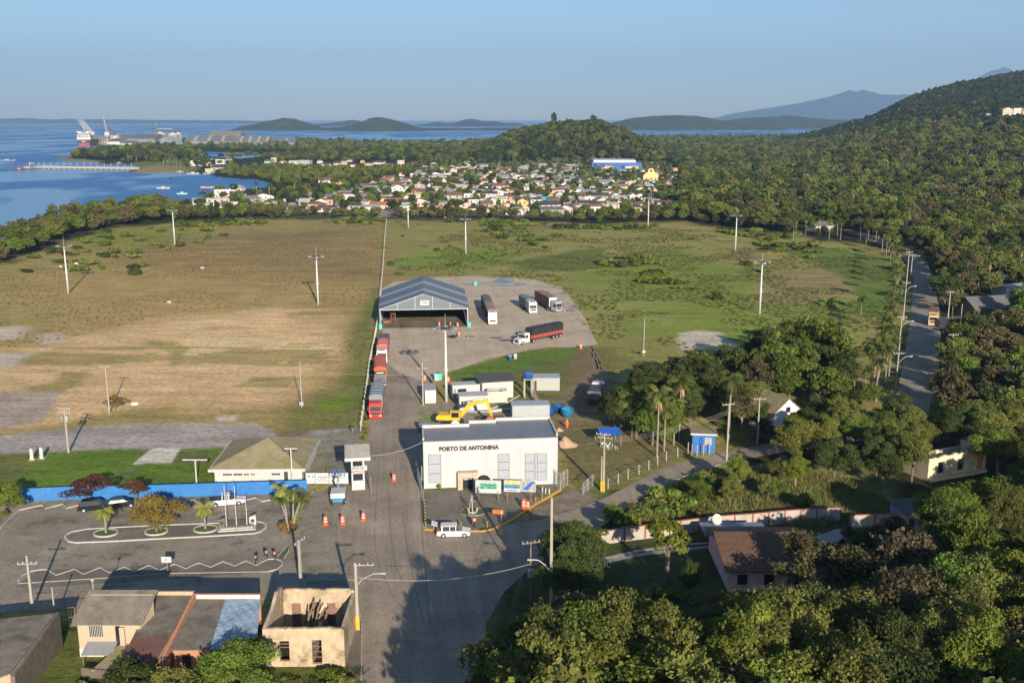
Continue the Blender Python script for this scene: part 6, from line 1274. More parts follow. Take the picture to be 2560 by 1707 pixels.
# wrinkled tarpaulin over the other half
mb = MB(); vs = []; nx, ny = 22, 22
for j in range(ny):
    for i in range(nx):
        u_, v_ = i/(nx-1), j/(ny-1); q = m1.lerp(e1, u_).lerp(m0.lerp(s1, u_), v_)-O; vs.append((q.x, q.y, q.z+.05+.07*math.sin(u_*9+v_*23)*math.sin(v_*7+u_*15)+R_.uniform(-.02, .03)))
mb.add(vs, [(j*nx+i, j*nx+i+1, (j+1)*nx+i+1, (j+1)*nx+i) for j in range(ny-1) for i in range(nx-1)]); mb.build('tarpaulin', tarp_blue, t, fix=False)
f0, f1 = P(489.6, 1497, 0), P(652, 1494, 0); dx = (s1-s0).length
MB().box(0, (s1-s0).length, 0, .3, -.2, zr+.55).build('street_wall', brick, t).location = tuple(Vector((s0.x, s0.y, 0))-O); 
MB().box(0, (s1-s0).length, -.02, -.0, zr+.05, zr+.53).build('white_strip', white, t).location = tuple(Vector((s0.x, s0.y, 0))-O)
MB().box(.15, (e1-e0).length-.1, .25, .5, -.3, 2.55).build('yard_wall', brick, t); MB().box(1.1, 1.9, .18, .26, 0, 2.0).build('door', dark, t); o = MB().box(2.6, 3.4, .18, .26, .9, 1.9).build('window', dark, t)
mb = MB(); mb.add([L4(Vector(v)) for v in ((s0.x-.25, s0.y, 0), (s0.x+.05, s0.y, 0), (e0.x-.1, e0.y-2.5, 0), (e0.x-.45, e0.y-2.5, 0))]+[L4(Vector(v)) for v in ((s0.x-.25, s0.y, zr+.7), (s0.x+.05, s0.y, zr+.7), (e0.x-.1, e0.y-2.5, 2.7), (e0.x-.45, e0.y-2.5, 2.7))], [(0, 1, 2, 3), (7, 6, 5, 4), (0, 4, 5, 1), (1, 5, 6, 2), (2, 6, 7, 3), (3, 7, 4, 0)]); mb.build('party_wall', brick, t)
MB().box(1.0, 4.4, -2.2, -.2, 0, .12).box(1.6, 1.7, -1.9, -1.8, 0, 2.2).box(2.6, 2.7, -1.9, -1.8, 0, 2.2).build('yard_clutter', wood, t)
keepoff(O.x+4, O.y+5, 7)
# ---------------------------------------------------------------- long grey and red roof next to it
s0 = P(383, 1487, 3.9); s1 = P(488, 1485, 3.9); e0 = P(296, 1666, 2.4); e1 = P(381, 1661, 2.4); O = Vector((e0.x, e0.y, 0)); L4 = lambda v: tuple(v-O)
t = thing('terrace_house', 'narrow terrace house with a grey sheet roof turning red brown at the near end', 'house', O)
ma, mb_ = e0.lerp(s0, .37), e1.lerp(s1, .37); slab(L4(ma), L4(mb_), L4(s1), L4(s0), .08, asbestos, 'roof', t); slab(L4(e0), L4(e1), L4(mb_+Vector((0, 0, .04))), L4(ma+Vector((0, 0, .04))), .08, redroof, 'red_roof', t)
mb = MB(); lo = [Vector((q.x, q.y, -.3)) for q in (e0, e1, s1, s0)]; hi = [q-Vector((0, 0, .1)) for q in (e0, e1, s1, s0)]; mb.add([L4(q) for q in lo+hi], [(0, 1, 5, 4), (1, 2, 6, 5), (2, 3, 7, 6), (3, 0, 4, 7)]); mb.build('wall', plaster_old, t)
MB().box(.8, 1.6, -.05, .05, .1, 1.9).build('door', wood, t)
MB().box(0, (s1-s0).length, 0, .25, 0, 4.3).build('street_wall', plaster_old, t).location = tuple(Vector((s0.x, s0.y, 0))-O); keepoff(O.x+3, O.y+5, 6)
# ---------------------------------------------------------------- two storey beige house
a0, a1 = P(192, 1551, 4.1), P(349, 1551, 4.1); r0, r1 = P(228, 1483, 5.9), P(377, 1485, 5.9); O = Vector((a0.x, a0.y, 0)); Wd = (a1-a0).length; Db = r0.y-a0.y
t = thing('beige_house', 'beige two level house with a corrugated fibre roof and barred window', 'house', O); hb = mat('beige_plaster', (.42, .33, .24), .9, .1, .8, dirt=.4, dcol=(.35, .27, .2), bump=.15)
sk = r0.x-a0.x
mb = MB(); mb.add([(0, 0, -.4), (Wd, 0, -.4), (Wd+sk, Db, -.4), (sk, Db, -.4), (0, 0, 4.05), (Wd, 0, 4.05), (Wd+sk, Db, 5.8), (sk, Db, 5.8)], [(0, 1, 5, 4), (1, 2, 6, 5), (2, 3, 7, 6), (3, 0, 4, 7), (4, 5, 6, 7), (3, 2, 1, 0)]); mb.build('wall', hb, t)
slab((-.4, -.6, 3.98), (Wd+.4, -.6, 3.98), (Wd+sk+.4, Db+.5, 6.08), (sk-.4, Db+.5, 6.08), .09, asbestos, 'roof', t)
MB().box(-.02, Wd*.44, -.04, 0, -.4, .95).build('plinth', offwhite, t)
w_ = MB().box(Wd*.18, Wd*.40, -.05, .05, 2.3, 3.5).build('window', dark, t); mb = MB(); [mb.box(Wd*.18+k*Wd*.22/8, Wd*.18+k*Wd*.22/8+.05, -.09, -.051, 2.3, 3.5) for k in range(9)]; mb.build('bars', offwhite, w_)
MB().box(Wd*.6, Wd*.68, -.04, .05, 1.2, 3.5).build('door_opening', dark, t); MB().box(Wd*.68, Wd*.76, -.35, -.28, 1.2, 3.5).build('door', hb, t)
o = slab((.9, -1.8, 1.2), (Wd*.62, -1.8, 1.2), (Wd*.62, 0, 1.75), (.9, 0, 1.75), .06, mat('lean_sheet', (.3, .31, .32), .5, .1, 1, wave=('X', 2, .5, .3)), 'canopy', t); MB().box(1., 1.08, -1.7, -1.62, -.2, 1.15).build('canopy_post', wood, o)
slab((Wd*.45, -4.2, 0.9), (Wd*.98, -4.0, 1.0), (Wd*1.02, -.1, 1.5), (Wd*.66, -.1, 1.5), .1, mossroof, 'low_roof', t); keepoff(O.x+3, O.y+2, 6)
tag(MB().path([(0, 0, 5.6), (0, 0, 7.0)], .05, 5).lathe([(.16, 7.0), (.2, 7.15), (.1, 7.3)], n=8).build('roof_post', concrete), 'short pale finial post on the street side of the beige house', 'post').location = (P(234, 1482, 5.6).x, P(234, 1482, 5.6).y, 0)
# left edge roofs and party walls
s0 = P(-120, 1560, 4.0); s1 = P(138, 1531, 4.0); e0 = P(-260, 1780, 2.8); e1 = P(25, 1682, 2.8); O = Vector((e1.x, e1.y, 0)); L4 = lambda v: tuple(v-O)
t = thing('corner_house', 'low house with a wide weathered roof cut by the left edge of the photo', 'house', O); slab(L4(e0), L4(e1), L4(s1), L4(s0), .1, asbestos, 'roof', t)
mb = MB(); q4 = (e0, e1, s1, s0); mb.add([L4(Vector((q.x, q.y, -.3))) for q in q4]+[L4(q-Vector((0, 0, .12))) for q in q4], [(0, 1, 5, 4), (1, 2, 6, 5), (2, 3, 7, 6), (3, 0, 4, 7)]); mb.build('wall', plaster_old, t); MB().box(-4, -3, -.1, 0, 0, 1).build('window', dark, t)
q0, q1 = P(28, 1690, 2.9), P(141, 1530, 4.1); mb = MB(); n_ = Vector((.3, .05, 0)); mb.add([L4(Vector((q.x, q.y, -.3))) for q in (q0, q0+n_, q1+n_, q1)]+[L4(q) for q in (q0, q0+n_, q1+n_, q1)], [(0, 1, 5, 4), (1, 2, 6, 5), (2, 3, 7, 6), (3, 0, 4, 7), (4, 5, 6, 7)]); mb.build('side_wall', mat('dark_wall', (.13, .11, .085), .9, .3, 1.2, dirt=.5), t); keepoff(O.x-4, O.y+3, 9)
t = mesh_gate('yard_gate', 'weathered wooden yard gate between the corner house and the beige house', [(151, 1568), (190, 1566)], 2.4, m=wood)
t = thing('rain_barrel', 'rusty grey metal barrel in the small grassy yard', 'barrel', P(94, 1662)); MB().lathe([(.55, 0), (.57, .5), (.55, 1.0), (.56, 1.3)], n=18).build('body', mat('barrel_grey', (.25, .24, .23), .6, .2, 2, dirt=.4), t, True); MB().lathe([(.5, 1.28), (.5, 1.31), (.05, 1.32)], n=18).build('lid', darkmetal, t)
wall_seg('low_wall', 'mossy low wall along the near side of the beige house yard', [(205, 1690), (300, 1700)], 1.0, mat('dark_wall', (.13, .11, .085)))
# ---------------------------------------------------------------- blue hut
A, rz, Wd = frame(1730, 1131, 1785, 1131); t = thing('blue_hut', 'small bright blue hut with a flat mossy roof and louvred door', 'hut', A, rz-.12); bh = mat('hut_blue', (.03, .14, .42), .6, .1, 1, dirt=.15)
Hh = hgt(1757, 1131, 1086); MB().box(0, Wd, 0, 3.6, -.2, Hh).build('wall', bh, t); MB().box(-.35, Wd+.35, -.35, 4.0, Hh+.001, Hh+.3).build('roof', mossroof, t); MB().box(-.36, Wd+.36, -.37, -.34, Hh+.02, Hh+.32).build('fascia', white, t)
d = MB().box(Wd*.30, Wd*.46, -.05, .04, .1, Hh-.4).build('door', mat('hut_blue_dark', (.02, .09, .30), .6, .1), t); w_ = MB().box(Wd*.54, Wd*.86, -.05, .04, Hh*.45, Hh*.85).build('louvre', steel, t); mb = MB(); [mb.box(Wd*.54, Wd*.86, -.07, -.051, Hh*(.45+k*.08), Hh*(.48+k*.08)) for k in range(5)]; mb.build('slats', greymetal, w_)
MB().path([(-.03, 1.2, Hh*.6), (-.03, 1.5, Hh*.75), (-.03, 1.9, Hh*.6)], .06, 5).build('emblem', signwhite, t); keepoff(A.x+1.5, A.y+1, 5.5)
# ---------------------------------------------------------------- white gabled house in the trees
A, rz, Wd = frame(1932, 1090, 1998, 1080)
t = thing('gabled_house', 'peeling white house with a steep gable half hidden by the trees', 'house', A, rz-.05); wo = mat('peeling_white', (.72, .69, .64), .9, .12, 1, dirt=.55, dcol=(.22, .19, .15)); Hh = 4.2; Gp = 6.6
mb = MB(); mb.prism([(0, -.2), (Wd, -.2), (Wd, Hh), (Wd/2, Gp), (0, Hh)], 'y', 0, 7.5); mb.build('wall', wo, t)
slab((-.3, -.3, Hh-.15), (Wd/2, -.3, Gp+.12), (Wd/2, 7.8, Gp+.12), (-.3, 7.8, Hh-.15), .1, mossroof, 'roof', t); slab((Wd/2, -.3, Gp+.12), (Wd+.3, -.3, Hh-.15), (Wd+.3, 7.8, Hh-.15), (Wd/2, 7.8, Gp+.12), .1, mossroof, 'roof', t)
MB().box(Wd*.42, Wd*.58, -.05, .05, 4.1, 5.1).build('attic_window', dark, t); w_ = MB().box(Wd*.42, Wd*.62, -.05, .05, 1.3, 3.0).build('window', greymetal, t); MB().box(Wd*.40, Wd*.64, -.09, -.051, 1.15, 1.3).build('sill', wo, w_); keepoff(A.x+2, A.y+4, 5.5)
# ---------------------------------------------------------------- yellow ruin on the right
A, rz, Wd = frame(2318, 1204, 2462, 1178); Hh = 3.6; t = thing('roofless_villa', 'roofless yellowish villa shell with tall dark window openings among the trees', 'ruin', A, rz); yo = mat('yellow_old_plaster', (.60, .50, .33), .9, .14, .8, dirt=.6, dcol=(.2, .17, .1), bump=.2)
wall_open(0, Wd, 0, Hh, [(Wd*.16, Wd*.28, .9, 2.9), (Wd*.50, Wd*.62, .9, 2.9), (Wd*.84, Wd*.95, .6, 2.8)], rag=.35).build('front_wall', yo, t); wall_open(0, Wd, 5, Hh-.9, [(Wd*.2, Wd*.32, .9, 2.4)]).build('back_wall', yo, t); MB().box(0, .35, .36, 4.99, -.4, Hh-.9).build('left_wall', yo, t); MB().box(Wd-.35, Wd, .36, 4.99, -.4, Hh+.3).build('right_wall', yo, t)
MB().box(Wd*.84, Wd*.95, .1, .2, .6, 2.7).build('brick_infill', brick, t); MB().strip([(0, -.3), (Wd, -.3)], .3, -.5, .5).build('ledge', yo, t); keepoff(A.x+4, A.y+3, 5.5); keepoff(A.x+6, A.y-3, 6); keepoff(A.x+6, A.y-10, 5); keepoff(P(2400, 1260).x, P(2400, 1260).y, 5); keepoff(P(2370, 1230).x, P(2370, 1230).y, 5); keepoff(P(2470, 1235).x, P(2470, 1235).y, 5); keepoff(P(2420, 1300).x, P(2420, 1300).y, 4)
# ---------------------------------------------------------------- yard wall, lilac hut, terracotta house
ww = mat('yard_wall_white', (.38, .34, .29), .9, .2, .8, dirt=.9, dcol=(.25, .2, .16)); wr = mat('wall_red', (.28, .10, .08), .8, .2, 1)
wall_seg('yard_wall', 'curved pale panel wall with a red foot at the road corner of the villa yard', [(1415, 1398), (1450, 1378), (1500, 1362), (1560, 1352), (1612, 1346)], 1.9, ww, 2.4, wr, wr)
wall_seg('yard_wall', 'middle pale panel wall with red piers behind the terracotta roof', [(1612, 1346), (1700, 1334), (1790, 1322), (1880, 1316), (1960, 1308), (2040, 1302), (2100, 1300)], 1.9, ww, 2.4, wr, wr)
wall_seg('yard_wall', 'short pale panel wall between the wall gap and the lilac hut', [(2124, 1318), (2245, 1314)], 1.8, ww, 3, wr, wr)
struct('yard_path', MB().strip(W([(1430, 1450), (1480, 1415), (1560, 1392), (1660, 1378), (1760, 1368), (1850, 1362)]), .8, 0, .05), mat('path_concrete', (.30, .28, .25), .9, .1, 1)); struct('yard_path_upper', MB().strip(W([(1490, 1400), (1600, 1376), (1720, 1360), (1840, 1354)]), .6, 0, .05), mat('path_concrete', (.30, .28, .25)))
struct('villa_paving', MB().poly([tuple(P(a, b, .05)) for a, b in ((2040, 1340), (2090, 1322), (2260, 1318), (2260, 1335), (2160, 1352), (2050, 1356))]), mat('path_concrete', (.30, .28, .25)))
A, rz, Wd = frame(2262, 1330, 2372, 1322); t = thing('lilac_hut', 'lilac painted hut with a dark flat roof and a stub chimney', 'hut', A, rz); lil = mat('lilac', (.34, .26, .42), .9, .1, 1, dirt=.25); MB().box(0, Wd, 0, 4, -.2, 2.7).build('wall', lil, t); rr = MB().prism([(-.4, 2.7), (4.4, 3.0), (4.4, 3.12), (-.4, 2.82)], 'x', -.5, Wd+.5).build('roof', mat('dark_roof', (.09, .085, .08)), t)
MB().box(Wd*.82, Wd*.94, 1.5, 2.1, 2.9, 4.6).build('chimney', lil, rr); MB().box(Wd*.38, Wd*.6, -.05, .05, 1, 2).build('window', dark, t); MB().box(Wd*.08, Wd*.2, -.05, .05, 0, 2).build('door', darkmetal, t); keepoff(A.x+2.5, A.y+2, 5)
a0 = P(1818, 1424, 3.0); a1 = P(2060, 1424, 3.0); O = Vector((a0.x, a0.y, 0)); Wd = (a1-a0).length; Dp = P(1813, 1330, 4.8).y-a0.y
t = thing('terracotta_house', 'pink house under a big terracotta tiled roof half covered by a bare tree', 'house', O); pk = mat('pink_plaster', (.60, .40, .40), .9, .12, 1, dirt=.25); MB().box(.3, Wd-.3, .5, Dp*1.8, -.2, 2.9).build('wall', pk, t)
slab((-.2, -.2, 2.85), (Wd+.2, -.2, 2.85), (Wd-.3, Dp, 4.9), (-.4, Dp, 4.9), .12, terracotta, 'roof', t); slab((-.4, Dp, 4.9), (Wd-.3, Dp, 4.9), (Wd, Dp*1.9, 2.9), (-.3, Dp*1.9, 2.9), .12, terracotta, 'roof', t)
for q in (.12, .4, .7): w_ = MB().box(Wd*q, Wd*q+1.2, .42, .51, .9, 2.2).build('window', dark, t); MB().box(Wd*q-.1, Wd*q+1.3, .38, .419, .8, .9).build('sill', white, w_)
MB().prism([(Dp*1.6, 2.5), (Dp*2.3, 2.3), (Dp*2.3, 2.4), (Dp*1.6, 2.6)], 'x', -.5, Wd*.7).build('porch_roof', greymetal, t); MB().box(.3, 4, Dp*1.9, Dp*1.9+.05, 0, .1).build('step', concrete, t); keepoff(O.x+4, O.y+4, 6.5); keepoff(P(1990, 1520).x, P(1990, 1520).y, 4.5)
p = P(1787, 1352, 0); t = thing('satellite_dish', 'pale satellite dish beside the terracotta roof', 'satellite dish', (p.x, p.y, 0)); MB().tube((0, 0, 0), (0, 0, 2.9), .05).build('pole', steel, t); MB().lathe([(.02, 0), (.5, .1), (.75, .3), (.74, .32), (.4, .14), (.02, .04)], n=18).build('dish', offwhite, t); KIDS[t.name][1].location = (0, 0, 3.1); KIDS[t.name][1].rotation_euler = (1.2, 0, .4)
A, rz, Wd = frame(2140, 1440, 2215, 1437); t = thing('tiled_shed', 'shed with an old brown tiled roof between the terracotta house and the woods', 'shed', A, rz); MB().box(0, Wd, 0, 4.5, -.2, 2.3).build('wall', pk, t); slab((-.3, -.4, 2.3), (Wd+.3, -.4, 2.3), (Wd+.3, 5, 3.9), (-.3, 5, 3.9), .1, terracotta, 'roof', t); MB().box(.5, 1.3, -.05, .05, 0, 1.9).build('door', wood, t); keepoff(A.x+2, A.y+2, 4.5)
# house, shop by the avenue
def simple_house(name, label, a, b, depth, h, kind, wallm, roofm, rh=1.6, wins=2, cat='house', door=True, rza=0, group=None, chim=False, z0=0., stor=1, parts=True):
    A, rz, Wd = frame(*a, *b); A.z = z0; t = thing(name, label, cat, A, rz+rza, group)
    house_geo(t, Wd, depth, h, kind, wallm, roofm, rh, wins, door, stor, parts); keepoff(A.x+Wd/2, A.y+depth/2, max(Wd, depth)*.62+1); return t
def house_geo(t, Wd, D, h, kind, wallm, roofm, rh, wins, door, stor=1, parts=True):
    o_ = .4
    if kind == 'g':      # ridge parallel to the front
        MB().prism([(0, -.5), (D, -.5), (D, h), (D/2, h+rh-.12), (0, h)], 'x', 0, Wd).build('wall', wallm, t)
        MB().prism([(-o_, h-.2), (D/2, h+rh), (D+o_, h-.2), (D+o_, h-.08), (D/2, h+rh+.14), (-o_, h-.08)], 'x', -o_, Wd+o_).build('roof', roofm, t)
    elif kind == 'f':    # gable to the front
        MB().prism([(0, -.5), (Wd, -.5), (Wd, h), (Wd/2, h+rh-.12), (0, h)], 'y', 0, D).build('wall', wallm, t)
        MB().prism([(-o_, h-.2), (Wd/2, h+rh), (Wd+o_, h-.2), (Wd+o_, h-.08), (Wd/2, h+rh+.14), (-o_, h-.08)], 'y', -o_, D+o_).build('roof', roofm, t)
    elif kind == 'h':
        MB().box(0, Wd, 0, D, -.5, h).build('wall', wallm, t); k = min(D, Wd)*.48
        c = [(-o_, -o_, h), (Wd+o_, -o_, h), (Wd+o_, D+o_, h), (-o_, D+o_, h), (k, D/2, h+rh), (Wd-k, D/2, h+rh)]
        mb = MB(); mb.add(c, [(0, 1, 5, 4), (1, 2, 5), (2, 3, 4, 5), (3, 0, 4), (3, 2, 1, 0)]); mb.build('roof', roofm, t)
    elif kind == 'm':
        MB().prism([(0, -.5), (D, -.5), (D, h+rh*.5), (0, h)], 'x', 0, Wd).build('wall', wallm, t); MB().prism([(-o_, h-.02), (D+o_, h+rh*.5+.08), (D+o_, h+rh*.5+.2), (-o_, h+.1)], 'x', -o_, Wd+o_).build('roof', roofm, t)
    else:
        MB().box(0, Wd, 0, D, -.5, h).build('wall', wallm, t); MB().box(.15, Wd-.15, .15, D-.15, h, h+.06).build('roof', roofm, t); mb = MB(); mb.box(-.05, Wd+.05, -.05, .15, h, h+.4); mb.box(-.05, .15, .15, D, h, h+.4); mb.box(Wd-.15, Wd+.05, .15, D, h, h+.4); mb.build('parapet', wallm, t)
    if not parts: return
    for s in range(stor):
        zb = (h/stor)*s; n = wins
        for k in range(n):
            x = Wd*(k+.5)/(n+(1 if door and s == 0 else 0)); 
            if x+.6 < Wd: MB().box(x-.5, x+.5, -.06, .05, zb+1.0, zb+2.1).build('window', dark, t)
    if door: MB().box(Wd*.86-.5, Wd*.86+.4, -.06, .05, 0, 2.1).build('door', wood, t)
simple_house('grey_roofed_house', 'dark house with a long ribbed grey roof right of the avenue', (2436, 800), (2530, 794), 9, 3.2, 'g', mat('dark_wall', (.13, .11, .085)), mat('grey_sheet', (.17, .165, .16), .7, .15, .8, dirt=.4, wave=('X', 1.4, .6, .4)), 2.6, rza=-.05)
simple_house('corner_shop', 'small flat roofed shop with a white corner at the avenue', (2388, 831), (2452, 826), 6, 2.8, 'b', mat('shop_wall', (.40, .34, .28), .9, .15, 1, dirt=.4), mossroof, wins=2)
simple_house('roadside_house', 'low white house in the palms at the far edge of the green field', (2040, 580), (2085, 578), 8, 3, 'g', offwhite, mat('grey_sheet', (.17, .165, .16)), 1.8, wins=3); simple_house('roadside_house', 'pale blue roofed house behind the palms by the far field edge', (1955, 556), (1990, 555), 8, 3, 'm', offwhite, mat('pale_blue_roof', (.35, .45, .5), .6, .1), 1)
simple_house('hidden_house', 'white house corner showing at the right edge behind palms', (2535, 702), (2590, 698), 8, 3.2, 'g', offwhite, asbestos, 1.6); simple_house('hidden_house', 'house with a pale band roof between the palms at the right edge', (2515, 745), (2590, 741), 7, 3.2, 'b', offwhite, offwhite)
# ---------------------------------------------------------------- the town
WC = {'white': (.56, .54, .51), 'cream': (.54, .45, .32), 'yellow': (.56, .42, .18), 'pink': (.62, .42, .36), 'orange': (.46, .28, .17), 'brick': (.45, .23, .15), 'grey': (.38, .36, .34), 'beige': (.50, .43, .34), 'blue': (.06, .30, .55), 'green': (.25, .55, .42), 'turquoise': (.20, .52, .50)}
RC = {'grey': (.19, .185, .175), 'dark': (.075, .068, .062), 'brown': (.16, .115, .085), 'red': (.22, .10, .075), 'tile': (.36, .16, .10), 'white': (.52, .52, .51), 'blue grey': (.22, .27, .32), 'pale': (.42, .41, .38)}
def wm_(c): return mat('wall_'+c, WC[c], .85, .08, .5, dirt=.3, dcol=tuple(v*.45 for v in WC[c]))
def rm_(c): return mat('roof_'+c.replace(' ', '_'), RC[c], .8, .2, .35, dirt=.4, dcol=tuple(v*.5 for v in RC[c]), wave=('X', 1.2, .3, .25))
KD = {'g': 'house with a %s pitched roof', 'f': 'gable fronted house with a %s roof', 'h': 'house with a hipped %s roof', 'b': 'flat topped house with a %s roof', 'm': 'house with a sloping %s roof'}
AREA = {'a': 'in the fishing village by the jetty', 'b': 'in the shore row beyond the mangroves', 'c': 'on the near shore by the coconut palms', 'd': 'in the left part of town', 'e': 'in the middle of town', 'f': 'in the right part of town', 'g': 'on the wooded hill foot', 'h': 'on the far right hillside'}
T_ = """a 526 405 22 f white pale|a 491 415 30 b white grey 2|a 522 415 24 f white brown|a 550 411 22 b white white 2|a 570 403 13 g cream brown|a 523 430 20 b cream brown|a 545 424 36 g grey dark|a 413 407 10 g white pale|a 456 407 9 f white pale|a 671 408 20 g green red|a 684 406 12 b cream red 2
b 706 409 16 h pink grey|b 733 411 22 g white white|b 761 413 26 b grey white 2|b 800 409 14 h white pale|b 812 417 30 m pink red|b 842 413 16 g cream dark|b 875 405 20 g pink brown|b 906 408 11 f orange brown|b 879 418 16 m white red|b 946 411 26 g white dark|b 973 419 18 g grey grey|b 1003 420 16 b pink grey 3|b 1036 413 16 g yellow dark|b 1057 421 15 h white brown|b 1084 415 14 f white grey|b 921 414 18 m beige brown|b 860 412 14 g beige pale|b 712 399 9 g orange tile
c 554 496 36 b white white 2|c 588 494 36 h white brown|c 589 478 30 f white pale|c 657 501 52 f white brown|c 545 508 58 b grey grey|c 540 522 56 b grey dark|c 580 518 26 b cream grey|c 623 507 34 g grey grey|c 648 514 22 g white pale|c 494 512 24 g white blue grey|c 624 518 14 m orange tile|c 680 512 20 m grey dark|c 718 513 18 g white white|c 729 522 14 m white pale
d 761 514 28 g grey pale|d 800 526 26 b brick white|d 825 524 14 b orange pale 2|d 814 458 36 g white red|d 846 462 26 m orange tile|d 912 473 22 g pink red|d 940 481 60 g white blue grey|d 994 487 30 f white pale 2|d 1010 460 24 h grey grey|d 880 490 34 m orange brown|d 877 501 40 b white pale|d 933 465 18 f orange tile|d 889 481 20 h beige pale|d 1020 517 42 g white dark|d 1058 489 34 h beige brown|d 1046 496 60 b beige brown|d 1056 517 26 b pink grey|d 985 468 22 g pink brown|d 850 520 22 g grey brown|d 840 535 16 m pink pale|d 777 531 12 m orange pale|d 950 520 22 m yellow brown|d 905 508 18 g white grey|d 960 460 16 g beige brown
e 1112 390 16 f white grey|e 1132 385 22 m white white|e 1146 420 26 g orange tile|e 1160 427 24 b pink grey|e 1183 417 30 b yellow grey|e 1241 402 20 f white brown|e 1272 430 38 h white tile|e 1313 429 30 g white pale|e 1332 421 14 g orange tile|e 1350 421 14 f white pale|e 1098 447 32 m white white|e 1115 443 24 b white pale|e 1190 442 26 g grey grey|e 1195 449 26 f white blue grey|e 1210 459 30 b orange brown|e 1141 455 34 g beige brown|e 1250 473 38 g white red|e 1236 463 26 f white pale|e 1291 473 38 g brown dark|e 1326 476 32 m beige pale|e 1170 482 18 b orange brown 2|e 1200 479 18 g yellow pale|e 1126 490 32 g grey blue grey|e 1182 496 44 b white dark|e 1242 489 48 f white red|e 1228 502 30 b white white|e 1205 502 26 b white pale|e 1255 503 24 b white white|e 1134 508 34 g cream brown 2|e 1205 514 34 f white pale|e 1232 513 28 f white brown|e 1218 520 30 g orange brown|e 1345 496 36 h white dark|e 1306 524 24 f yellow brown 2|e 1318 508 34 m white grey|e 1342 509 30 m white grey|e 1197 532 52 h pink dark|e 1226 530 18 b white pale|e 1119 545 18 m brick pale|e 1146 475 24 g white pale|e 1160 522 40 b pink brown|e 1175 428 22 m pink pale|e 1205 420 16 g beige grey|e 1228 430 22 g beige brown|e 1245 441 24 m grey dark|e 1262 450 26 g white blue grey|e 1285 455 22 f cream grey|e 1305 447 20 g beige brown|e 1330 449 22 f white pale|e 1352 455 28 m white brown|e 1166 463 22 m grey blue grey|e 1190 466 16 g white pale|e 1080 532 22 b beige grey|e 1150 500 16 m pink red|e 1270 499 20 g beige dark|e 1285 516 20 b grey grey|e 1165 411 18 m white pale|e 1210 408 18 m white grey
f 1366 505 30 b blue blue_grey|f 1410 430 42 m grey blue_grey|f 1376 447 26 g yellow dark|f 1415 461 22 f white grey|f 1431 482 58 m white pale|f 1424 454 28 g white blue_grey|f 1513 463 30 g grey blue_grey|f 1592 449 30 g white dark|f 1582 500 26 f white blue_grey|f 1600 500 36 f white red|f 1500 498 36 g grey dark|f 1508 511 34 f cream grey|f 1493 522 40 g orange dark|f 1525 519 16 b pink brown|f 1372 523 54 g white dark|f 1382 536 58 m grey grey|f 1495 484 32 m white dark|f 1528 483 28 b yellow pale|f 1695 428 30 b orange brown|f 1692 449 26 f white grey|f 1699 474 22 m white dark|f 1731 450 26 g white grey|f 1768 431 32 g pink brown|f 1750 432 18 f white grey|f 1706 463 32 h beige brown|f 1638 513 28 m orange pale|f 1658 475 28 g brown brown|f 1649 464 34 b turquoise blue_grey|f 1745 498 30 h beige brown|f 1760 500 30 g beige brown|f 1910 540 30 h grey brown|f 1388 470 20 m beige grey|f 1400 454 16 f beige brown|f 1445 458 20 m blue pale|f 1452 468 18 g white grey|f 1468 449 24 m white blue_grey|f 1476 460 20 g grey pale|f 1365 482 16 b white dark|f 1470 494 22 m pink red|f 1400 495 22 f beige grey|f 1455 498 28 g beige brown|f 1555 463 26 m grey blue_grey|f 1610 463 26 g beige brown|f 1540 498 22 f white grey|f 1575 525 20 b brick brown|f 1530 512 26 m beige brown|f 1420 512 22 g grey grey|f 1620 508 20 m white pale|f 1717 441 24 m white pale|f 1735 466 22 b white dark|f 1800 508 26 m grey brown|f 1720 512 22 b orange brown|f 1738 485 26 m orange brown|f 1460 541 10 b cream grey
g 1536 387 16 b orange brown|g 1552 384 14 f white grey|g 1571 384 20 g white pale|g 1591 389 16 g pink pale|g 1600 395 12 b orange brown|g 1650 390 34 g white dark|g 1641 397 18 b orange brown|g 1636 415 14 f pink pale|g 1640 423 16 b pink brown|g 1686 384 10 g white pale"""
WC['brown'] = (.22, .15, .10)
DONE = {}; specs = []
for row in T_.replace('\n', '|').split('|'):
    f = row.split(); 
    if f: specs.append((f[0], float(f[1]), float(f[2]), float(f[3]), f[4], f[5], ' '.join(f[6:] if not f[-1].isdigit() else f[6:-1]).replace('_', ' '), int(f[-1]) if f[-1].isdigit() else 1))
cnt = {}
for s in specs: cnt.setdefault((s[0], s[4], s[5], s[6], s[7]), []).append(s[1])
ORD = ['leftmost', 'second', 'third', 'fourth', 'fifth', 'sixth', 'seventh', 'eighth', 'ninth', 'tenth', 'eleventh', 'twelfth', 'thirteenth', 'fourteenth', 'fifteenth', 'sixteenth', 'seventeenth', 'eighteenth', 'nineteenth', 'twentieth']
